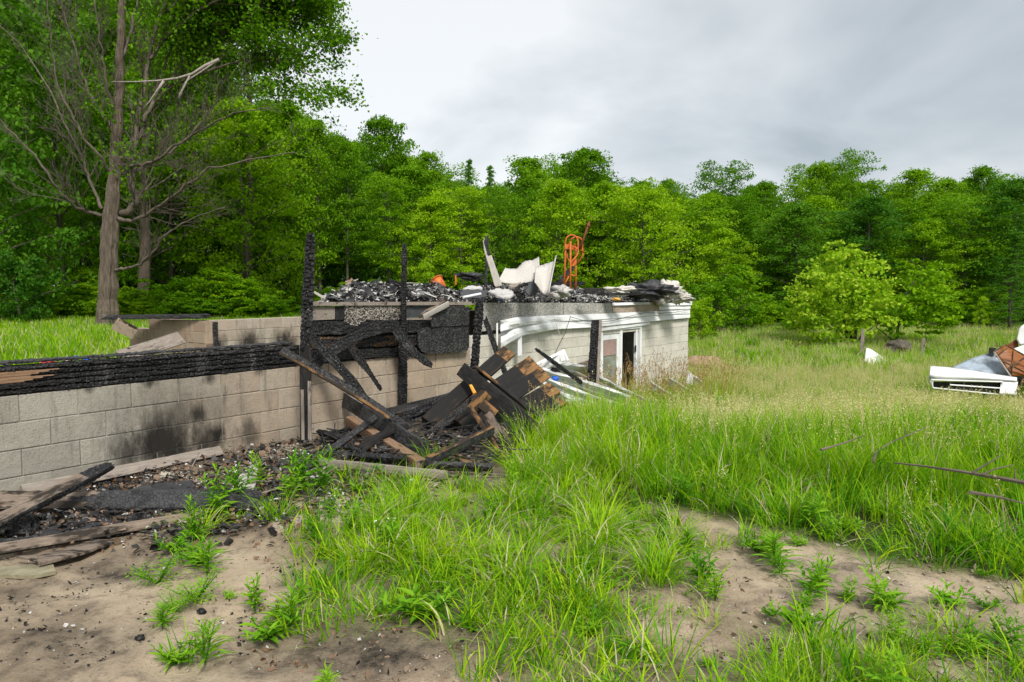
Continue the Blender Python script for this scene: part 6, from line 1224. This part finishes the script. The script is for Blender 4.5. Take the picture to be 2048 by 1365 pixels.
def scatter_weeds(name, kinds_, cand, mask, sr, label, seed):
    srcs = [WEEDS[k][j][0] for k in kinds_ for j in range(len(WEEDS[k]))]; scatter(name, srcs, cand, mask, sr, label, seed=seed, tilt=.15)
scatter_weeds('small_weeds', ['low', 'spear', 'up'], cand_wedge(1.6, 8.5, 16, -.7, .85), lambda px, py, Y, X, d: .30 * (px > 430) * (py > 960) * (.3 + .7 * (vnoise(X, Y, 1.6, 78) > .4)) + .4 * np.exp(-(((px - 590) / 50) ** 2 + ((py - 1010) / 40) ** 2)) + .45 * sst(px, 1150, 1250) * sst(py, 1040, 1080) * sst(1200 - py + (px - 1300) * .1, 0, 40), (.30, .85), 'small leafy weeds sprinkled over foreground soil and grass', 220)
BUSHW = [TREES['bushy'][1], TREES['sap'][1]]
inst_pts = []
rr_ = np.random.default_rng(230)
# low brush and ferns hugging the wood edge
bx = []; 
for px in np.arange(-150, 2250, 9):
    Y = 33 + 5 * rr_.random() if px < 560 else (40 + 4 * rr_.random() if px < 1380 else 41 + 5 * rr_.random())
    X = (px - 1024) / F * Y; bx.append((X, Y, float(terr(X, Y))))
bx = np.array(bx); n = len(bx); s = .35 + .45 * rr_.random(n)
inst_points('edge_brush', bx, np.stack([s * 0, s * 0, rr_.random(n) * 6.28], -1), np.stack([s * 1.2, s * 1.2, s * (.6 + .6 * rr_.random(n))], -1), rr_.integers(0, 2, n), BUSHW, 'low brush and ferns along the foot of the wood', 'brush')
# ---- the yellow green bush with the young locust beside it
def cluster_tree(name, label, stems, clumps, Y, leafmat, bark, lsize, leaves, seed, cat='tree'):
    r = np.random.default_rng(seed); base = P(stems[0][0][0], stems[0][0][1], Y); base.z = tz(base.x, base.y); o = empty(name, base); tag(o, label, cat); mb = MB()
    for st in stems:
        pts = [P(x, y, Y + dy) for x, y, dy in st[:-1]]; rad = st[-1]; mb.tube(pts, [rad * (1 - .75 * i / (len(pts) - 1)) for i in range(len(pts))], 6)
    mb.obj('trunk', bark, o, smooth=True); cs = []
    for (x, y, dy, rx, rz_) in clumps: cs.append((*P(x, y, Y + dy), rx / F * Y, rz_ / F * Y))
    cs = np.array(cs); nn_ = []; 
    for c in cs:
        k = int(leaves * c[3] * c[4]); u = r.normal(size=(k, 3)); u /= np.linalg.norm(u, axis=1)[:, None]; u *= (.45 + .55 * r.random(k) ** .5)[:, None]
        sub = r.normal(size=(max(3, k // 28), 3)); sub /= np.linalg.norm(sub, axis=1)[:, None]; sub *= (.55 + .5 * r.random(len(sub)))[:, None]; w = r.integers(0, len(sub), k); u = sub[w] + r.normal(size=(k, 3)) * np.array([.16, .16, .09])
        nn_.append(c[:3][None] + u * np.array([c[3], c[3], c[4]])[None])
    pts = np.concatenate(nn_); pts[:, 2] = np.maximum(pts[:, 2], base.z + .1); V = leafcards(pts, np.full(len(pts), lsize), r, .6, .75); me = quads_mesh('crown', V, [leafmat], r.random(len(V))); mk_obj('crown', me, o, Matrix.Identity(4)); return o
cluster_tree('bush_tree', 'many stemmed yellow green bush standing in the meadow at right', [[(1700, 712, 0), (1694, 670, 0), (1680, 600, 0), (1670, 540, 0), .10], [(1705, 712, 0), (1712, 660, 0), (1730, 590, 0), (1745, 540, .3), .09], [(1698, 705, 0), (1672, 660, 0), (1640, 620, 0), .06], [(1706, 700, 0), (1725, 668, -.3), (1770, 640, -.4), .05], [(1700, 700, 0), (1706, 640, .2), (1705, 560, .2), .08]],
 [(1680, 525, 0, 55, 38), (1640, 560, -.4, 50, 38), (1720, 560, -.5, 60, 42), (1690, 590, -.9, 70, 45), (1625, 610, -.3, 48, 38), (1605, 640, 0, 40, 22), (1740, 600, -.2, 45, 42), (1600, 585, .2, 26, 18), (1700, 640, -1.0, 60, 30), (1745, 650, -.3, 40, 24), (1650, 655, -.8, 45, 24), (1675, 505, .4, 30, 20), (1660, 500, .2, 20, 14), (1745, 535, .6, 26, 20), (1700, 497, 0, 24, 14), (1660, 690, -.6, 50, 14), (1610, 690, -.4, 40, 12)], 32, M_bush, M_bark2, .15, 950, 401)
cluster_tree('locust_tree', 'younger feathery green tree leaning right beside the yellow green bush', [[(1794, 705, 0), (1795, 660, 0), (1805, 600, 0), (1830, 560, 0), .09], [(1797, 690, 0), (1770, 668, 0), (1745, 650, -.2), .05], [(1798, 640, 0), (1840, 610, 0), (1880, 600, 0), .04]],
 [(1845, 556, 0, 42, 30), (1865, 588, -.4, 46, 26), (1890, 602, -.3, 34, 16), (1912, 620, 0, 20, 10), (1885, 640, -.6, 30, 14), (1826, 530, 0, 14, 12), (1830, 610, -.5, 48, 28), (1890, 625, .1, 24, 12), (1850, 640, -.3, 46, 20), (1800, 650, -.5, 34, 22), (1868, 662, 0, 26, 10), (1815, 535, .3, 20, 14), (1880, 588, .2, 24, 10)], 32.6, leaf_mat('leaf_locust', [(.11, .26, .004), (.22, .40, .006), (.38, .52, .012)]), M_bark2, .15, 1200, 402)
# ---- the big half dead tree on the left
def big_tree():
    Yt = 27.5; base = P(214, 652, Yt); base.z = tz(base.x, base.y) - .1; root = empty('half_dead_tree', base); tag(root, 'big half dead tree with bare fanning limbs and leaves only on its upper right side', 'tree')
    r = random.Random(77); trunk = MB(); limbs = MB(); leafp = []
    def Q(x, y, dy=0): return P(x, y, Yt + dy)
    tpts = [(212, 690), (215, 600), (219, 500), (223, 430), (229, 350), (233, 280), (238, 200), (241, 120), (243, 40), (247, -60), (252, -180)]; tr_ = [25, 20, 18.5, 17, 13, 11.5, 10, 9, 8, 6, 3]
    pts = [Q(x, y) for x, y in tpts]; fine = []; rf = []
    for i in range(len(pts) - 1):
        for k in range(4): f = k / 4; fine.append(pts[i].lerp(pts[i + 1], f) + Vector((r.uniform(-.03, .03), r.uniform(-.03, .03), 0))); rf.append(.84 * (tr_[i] * (1 - f) + tr_[i + 1] * f) / F * Yt * r.uniform(.95, 1.05))
    # fluted trunk
    n = 28; V = []; 
    for i, p in enumerate(fine):
        for k in range(n): a = 2 * math.pi * k / n; q = rf[i] * (1 + .08 * math.sin(a * 5 + i * .15) + .05 * math.sin(a * 11 - i * .2) + r.uniform(-.03, .03) + (.25 * max(0, 1 - i / 4) * (.5 + .5 * math.sin(a * 4)))); V.append(p + Vector((math.cos(a) * q, math.sin(a) * q, 0)))
    trunk.add(V, [(i * n + k, i * n + (k + 1) % n, (i + 1) * n + (k + 1) % n, (i + 1) * n + k) for i in range(len(fine) - 1) for k in range(n)]); trunk.obj('trunk', M_bark, root, smooth=False)
    def sub(p, d, L, rad, lev, leafy, mbx):
        if L < .25: return
        steps = max(3, int(L / .35)); q = [p]; dd = d.normalized()
        for i in range(steps):
            dd = (dd + Vector((r.gauss(0, .10), r.gauss(0, .10), r.gauss(.035, .07)))).normalized(); q.append(q[-1] + dd * L / steps)
        mbx.tube(q, [max(.0045, rad * (1 - .8 * i / steps)) for i in range(steps + 1)], 5 if rad > .03 else 3, cap=False)
        if leafy > 0 and lev >= 2:
            for k in range(len(q)):
                if r.random() < leafy * .50: leafp.append(q[k])
        if lev < 3:
            m = {1: 9, 2: 5}.get(lev, 3)
            for j in range(int(m * r.uniform(.7, 1.2))):
                t = r.uniform(.2, .98) * steps; k = min(steps - 1, int(t)); pp = q[k].lerp(q[k + 1], t - k); side = Vector((r.gauss(0, 1), r.gauss(0, .8), r.gauss(.25, .6))); side -= dd * side.dot(dd) * .6; nd_ = (dd * .9 + side.normalized() * r.uniform(.45, .9)).normalized()
                sub(pp, nd_, L * r.uniform(.3, .55), rad * .45, lev + 1, leafy, mbx)
    def limb(pp, r0, r1=.9, leafy=0, density=1.0, name='limb', subs=True):
        q0 = [Q(x, y, dy) for x, y, dy in pp]; q = []; 
        for i in range(len(q0) - 1):
            for k in range(4): q.append(q0[i].lerp(q0[i + 1], k / 4) + Vector((r.gauss(0, .025), r.gauss(0, .03), r.gauss(0, .025))))
        q.append(q0[-1]); m = len(q); mb = MB(); R0, R1 = r0 * .82 / F * Yt, r1 / F * Yt; mb.tube(q, [R0 + (R1 - R0) * (i / (m - 1)) ** .8 for i in range(m)], 7)
        L = sum((q[i + 1] - q[i]).length for i in range(m - 1))
        if subs:
            for j in range(int(L * 3.0 * density)):
                k = r.randint(m // 6, m - 2); f = k / (m - 1); d = (q[k + 1] - q[k]).normalized(); side = Vector((r.gauss(0, 1), r.gauss(0, .9), r.gauss(.3, .7))); side -= d * side.dot(d) * .7; nd_ = (d * 1.1 + side.normalized() * .75).normalized()
                sub(q[k], nd_, (1.1 + 1.9 * r.random()) * (1.1 - .5 * f), max(.008, (R0 + (R1 - R0) * f) * .38), 2 if r.random() < .6 else 1, leafy, mb)
        mb.obj(name, M_twig, root, smooth=True)
    limb([(205, 432, 0), (180, 425, -.3), (150, 414, -.8), (125, 388, -1.2), (95, 345, -1.5), (55, 295, -1.8), (0, 240, -2.2), (-60, 190, -2.5)], 5)
    limb([(206, 418, 0), (194, 396, .4), (180, 360, .8), (165, 320, 1.0), (140, 270, 1.2), (100, 180, 1.5), (40, 90, 2), (-30, 20, 2)], 4.5)
    limb([(222, 350, 0), (205, 318, -.4), (168, 280, -.8), (150, 240, -1), (120, 190, -1.2), (104, 100, -1.5), (95, 0, -1.8), (90, -80, -2)], 4)
    limb([(226, 262, 0), (210, 235, .3), (188, 205, .6), (170, 165, .8), (150, 100, 1), (125, 20, 1.2), (110, -60, 1.2)], 5)
    limb([(232, 230, 0), (215, 180, -.5), (206, 120, -.8), (195, 40, -1), (180, -60, -1.2)], 4)
    limb([(243, 428, 0), (258, 424, -.2), (270, 405, -.3), (270, 385, -.3), (262, 362, -.2), (262, 330, 0), (270, 285, .2), (278, 230, .3), (290, 160, .4), (305, 90, .5), (325, 20, .5), (350, -60, .6)], 9, 3, leafy=.15)
    limb([(236, 440, 0), (262, 442, -.5), (300, 424, -1.0), (335, 402, -1.4), (370, 372, -1.7), (420, 338, -2), (500, 318, -2.3), (590, 305, -2.5)], 5.5, density=1.2)
    limb([(236, 347, 0), (265, 344, .5), (300, 328, .9), (340, 305, 1.2), (375, 275, 1.4), (410, 240, 1.6), (440, 190, 1.8), (465, 130, 2)], 6)
    limb([(238, 330, 0), (270, 332, -.8), (305, 325, -1.3), (345, 295, -1.6), (400, 262, -1.9), (470, 225, -2.3), (540, 215, -2.6)], 5)
    limb([(228, 540, 0), (250, 538, -.6), (282, 528, -1.0), (305, 505, -1.2), (325, 470, -1.4), (380, 440, -1.6), (450, 415, -2)], 4.5, density=.9)
    limb([(250, 300, 0), (280, 270, .4), (300, 225, .8), (320, 160, 1), (345, 80, 1.2), (360, 0, 1.2), (380, -80, 1.2)], 6, leafy=.1)
    limb([(285, 245, .3), (310, 200, 1), (350, 165, 1.3), (400, 110, 1.6), (460, 70, 1.8), (530, 45, 2), (600, 50, 2.2), (640, 78, 2.3)], 5, leafy=.75, density=2.2)
    limb([(300, 120, .4), (340, 60, .8), (400, 20, 1.2), (470, -5, 1.4), (550, 0, 1.6), (610, 20, 1.7)], 4.5, leafy=.75, density=2.4)
    limb([(345, 168, 1.2), (400, 150, .8), (460, 128, .5), (520, 112, .3), (580, 125, .2), (635, 165, .2)], 4, leafy=.7, density=2.0)
    limb([(320, 40, .5), (380, -20, .6), (470, -60, .7), (560, -60, .8), (620, -30, .8)], 4.5, leafy=.8, density=2.4)
    limb([(330, 80, .5), (380, 30, 0), (440, 0, -.4), (520, -30, -.6), (580, -30, -.6)], 4, leafy=.75, density=2.2)
    limb([(243, 120, 0), (262, 60, .3), (275, 0, .5), (290, -80, .6)], 5, leafy=.2)
    # snapped pale bough hanging in the crown
    mb = MB(); w3 = lambda x, y: Q(x, y, -2.2); bough = [w3(222, 164), (w3(270, 164)), w3(315, 162), w3(355, 157), w3(385, 148), w3(410, 132), w3(438, 119)]
    mb.tube(bough, [.012, .02, .03, .04, .045, .055, .05], 6); mb.tube([w3(380, 150), w3(370, 170), w3(362, 186), w3(358, 198)], [.03, .03, .045, .05], 6); mb.tube([w3(328, 162), w3(312, 185), w3(298, 205), w3(286, 218)], [.05, .03, .02, .015], 5); mb.tube([w3(438, 119), w3(405, 142), w3(380, 158), w3(364, 172)], [.03, .03, .02, .02], 5); mb.obj('snapped_bough', M_deadpale, root, smooth=True)
    lp = np.array([tuple(p) for p in leafp]); g_ = np.random.default_rng(5); k = 9; c = np.repeat(lp, k, 0) + g_.normal(size=(len(lp) * k, 3)) * np.array([.22, .22, .14])
    V = leafcards(c, np.full(len(c), .125), g_, .5, .8); me = quads_mesh('foliage', V, [M_maple], g_.random(len(V))); mk_obj('foliage', me, root, Matrix.Identity(4)); print('bigtree leaves', len(V))
big_tree()
def side_tree(px, base_y, top_y, Y, rad, label):
    p = P(px, base_y, Y); p.z = tz(p.x, p.y); o = empty('side_tree', p); tag(o, label, 'tree'); mb = MB(); top = P(px + 6, top_y, Y); r = random.Random(px); pts = [p.lerp(top, t) + Vector((r.gauss(0, .04), 0, 0)) for t in np.linspace(0, 1, 9)]; mb.tube(pts, [rad * (1.15 - .7 * i / 8) for i in range(9)], 9); mb.obj('trunk', M_bark, o, smooth=True)
    tm, cm, H0, R0 = TREES['maple']; c = bpy.data.objects.new('crown', cm); C.objects.link(c); c.parent = o; c.location = (0, 0, (top.z - p.z) * .35); c.scale = (.8, .8, (top.z - p.z) / H0)
side_tree(286, 606, 60, 36, .26, 'tree with a grey trunk just right of the big half dead trunk'); side_tree(494, 603, 150, 40, .27, 'tree with a pale bare lower trunk above the low block walls')
# ---- litter
def litter(name, n, x0, x1, y0, y1, mat, sz, flat, label, seed, bias=None, up=.02):
    def pos(k, r):
        px = r.uniform(x0, x1, k * 2); py = r.uniform(y0, y1, k * 2)
        if bias is not None: q = r.random(k * 2) < bias(px, py); px, py = px[q][:k], py[q][:k]
        ry = (682.5 - py) / F; sl = (ry * math.sin(PITCH) + math.cos(PITCH), ry * math.cos(PITCH) - math.sin(PITCH)); Y = np.abs(-(EYE + DROP * .8 * (px < 560)) / (sl[1] / sl[0])); X = (px - 1024) / F * Y / sl[0] ; 
        d = X * -CA + Y * SA; ok = d < NA - .05; X, Y = X[ok], Y[ok]; return np.stack([X, Y, terr(X, Y) + r.random(len(X)) * up], -1)
    V, Fc, k = shards(n, pos, sz, flat, seed); me = mk_mesh(name, V, Fc, [mat])
    at = me.attributes.new('rnd', 'FLOAT', 'FACE'); at.data.foreach_set('value', np.repeat(np.random.default_rng(seed).random(k), 5).astype(np.float32)); o = mk_obj(name, me); tag(o, label, 'litter', kind='stuff')
nb_ = lambda px, py: np.clip(np.exp(-(((px - 260) / 330) ** 2 + ((py - 1000) / 60) ** 2)) + np.exp(-(((px - 700) / 190) ** 2 + ((py - 925) / 55) ** 2)), 0, 1)
litter('dead_leaf_litter', 9000, -60, 980, 870, 1120, M_dead, (.006, .030), .35, 'brown and pale dead leaves strewn among the burned planks', 501, nb_, .05)
litter('charcoal_litter', 9000, -60, 980, 860, 1120, M_charf, (.006, .045), .5, 'black charcoal crumbs strewn among the burned planks', 502, nb_, .05)
litter('ash_litter', 3200, -60, 980, 880, 1100, M_ash, (.004, .022), .4, 'pale ash crumbs among the burned planks', 503, nb_, .05)
litter('soil_crumbs', 2600, -60, 2100, 1060, 1365, M_charsm, (.002, .014), .5, 'small charcoal crumbs on the open sand', 504, lambda px, py: np.clip(.25 + vnoise(px, py, .012, 8) * 1.2 - .3, 0, 1) * (.4 + .6 * (px < 620)), .004)
litter('pale_crumbs', 900, -60, 2100, 1020, 1365, M_ash, (.002, .010), .4, 'pale pebbles and bits on the open soil', 505, None, .003)
litter('stray_dead_leaves', 1500, 500, 2100, 960, 1365, M_dead, (.004, .018), .3, 'dead leaf scraps between the foreground grass', 506, None, .01)
lump('charcoal_piece', gpt(403, 1228) + Vector((0, 0, .01)), (.02, .018, .014), M_char, 'single charcoal piece on the sand right of the feathery weed', 'charcoal', 61, n=14); lump('charcoal_piece', gpt(280, 1280) + Vector((0, 0, .01)), (.02, .016, .012), M_char, 'small charcoal piece on the open sand at lower left', 'charcoal', 62, n=14)

# ---- splinters and small sticks, countless, lying over the burned timber
def splinters(name, n, posfn, mat, ln, label, seed, th=(.004, .012)):
    r = np.random.default_rng(seed); c = posfn(n, r); n = len(c); L = r.uniform(*ln, n); az = r.random(n) * 6.283; el = r.normal(size=n) * .22; w = r.uniform(*th, n)
    d = np.stack([np.cos(az) * np.cos(el), np.sin(az) * np.cos(el), np.sin(el)], -1); a = np.stack([-np.sin(az), np.cos(az), az * 0], -1); b = np.cross(d, a); V = []
    for (x, y, z) in ((-.5, -1, -1), (-.5, 1, -1), (-.5, 1, 1), (-.5, -1, 1), (.5, -.5, -.6), (.5, .7, -.5), (.5, .6, .6), (.5, -.6, .5)): V.append(c + d * (x * L)[:, None] + a * (y * w)[:, None] + b * (z * w * .5)[:, None])
    V = np.stack(V, 1).reshape(-1, 3); q = np.array([(0, 1, 2, 3), (7, 6, 5, 4), (0, 4, 5, 1), (1, 5, 6, 2), (2, 6, 7, 3), (3, 7, 4, 0)]); Fc = (q[None] + 8 * np.arange(n)[:, None, None]).reshape(-1, 4)
    o = mk_obj(name, mk_mesh(name, V, Fc, [mat])); tag(o, label, 'splinters', kind='stuff')
def gpos(px0, px1, py0, py1, up):
    def f(k, r):
        px = r.uniform(px0, px1, k); py = r.uniform(py0, py1, k); t = [G(a, b, 0) for a, b in zip(px, py)]; X = np.array([p.x for p in t]); Y = np.array([p.y for p in t]); ok = (X * -CA + Y * SA) < NA - .1; X, Y = X[ok], Y[ok]; return np.stack([X, Y, terr(X, Y) + .02 + r.random(len(X)) * up], -1)
    return f
def dpos(k, r):
    t = r.uniform(1, tB1, k * 3); n = np.where(t > tA1, NB, NA) + .05 + 2.5 * r.random(k * 3) ** 1.5; X = t * SA - n * CA; Y = t * CA + n * SA; px = 1024 + F * X / Y; ok = px > 655; t, n, X, Y = t[ok][:k], n[ok][:k], X[ok][:k], Y[ok][:k]; return np.stack([X, Y, zdeck(t) + moundh(t, n) + r.uniform(.02, .08, len(t))], -1)
splinters('charred_splinters', 260, gpos(600, 1060, 870, 950, .10), M_charf, (.08, .45), 'thin charred splinters lying under the timber pile', 601)
splinters('pale_splinters', 120, gpos(300, 1000, 890, 990, .05), M_wgrey, (.05, .28), 'pale wood splinters among the burned boards', 602)
splinters('left_splinters', 200, gpos(-60, 560, 900, 1060, .05), M_charf, (.03, .18), 'black splinters among the planks at the wall foot', 603)
splinters('deck_splinters', 420, dpos, M_charf, (.06, .35), 'black burned sticks in the rubble on the floor platform', 604)
splinters('deck_pale_sticks', 240, dpos, M_insul, (.05, .28), 'white strips and sticks in the rubble on the floor platform', 605, (.004, .018))

def spos(k, r):
    px = r.uniform(1080, 1290, k); py = r.uniform(742, 850, k) ; out = []
    for a, b in zip(px, py): p = gpt(a, b + 25); out.append((p.x, p.y, p.z + r.uniform(.03, .22)))
    out = np.array(out); return out[(out[:, 0] * -CA + out[:, 1] * SA) < NB - .1]
Vs, Fs_, _n = shards(420, spos, (.03, .16), .25, 606); o = mk_obj('siding_fragments', mk_mesh('siding_fragments', Vs, Fs_, [M_white])); tag(o, 'white broken siding fragments heaped in the grass before the door', 'fragments', kind='stuff')
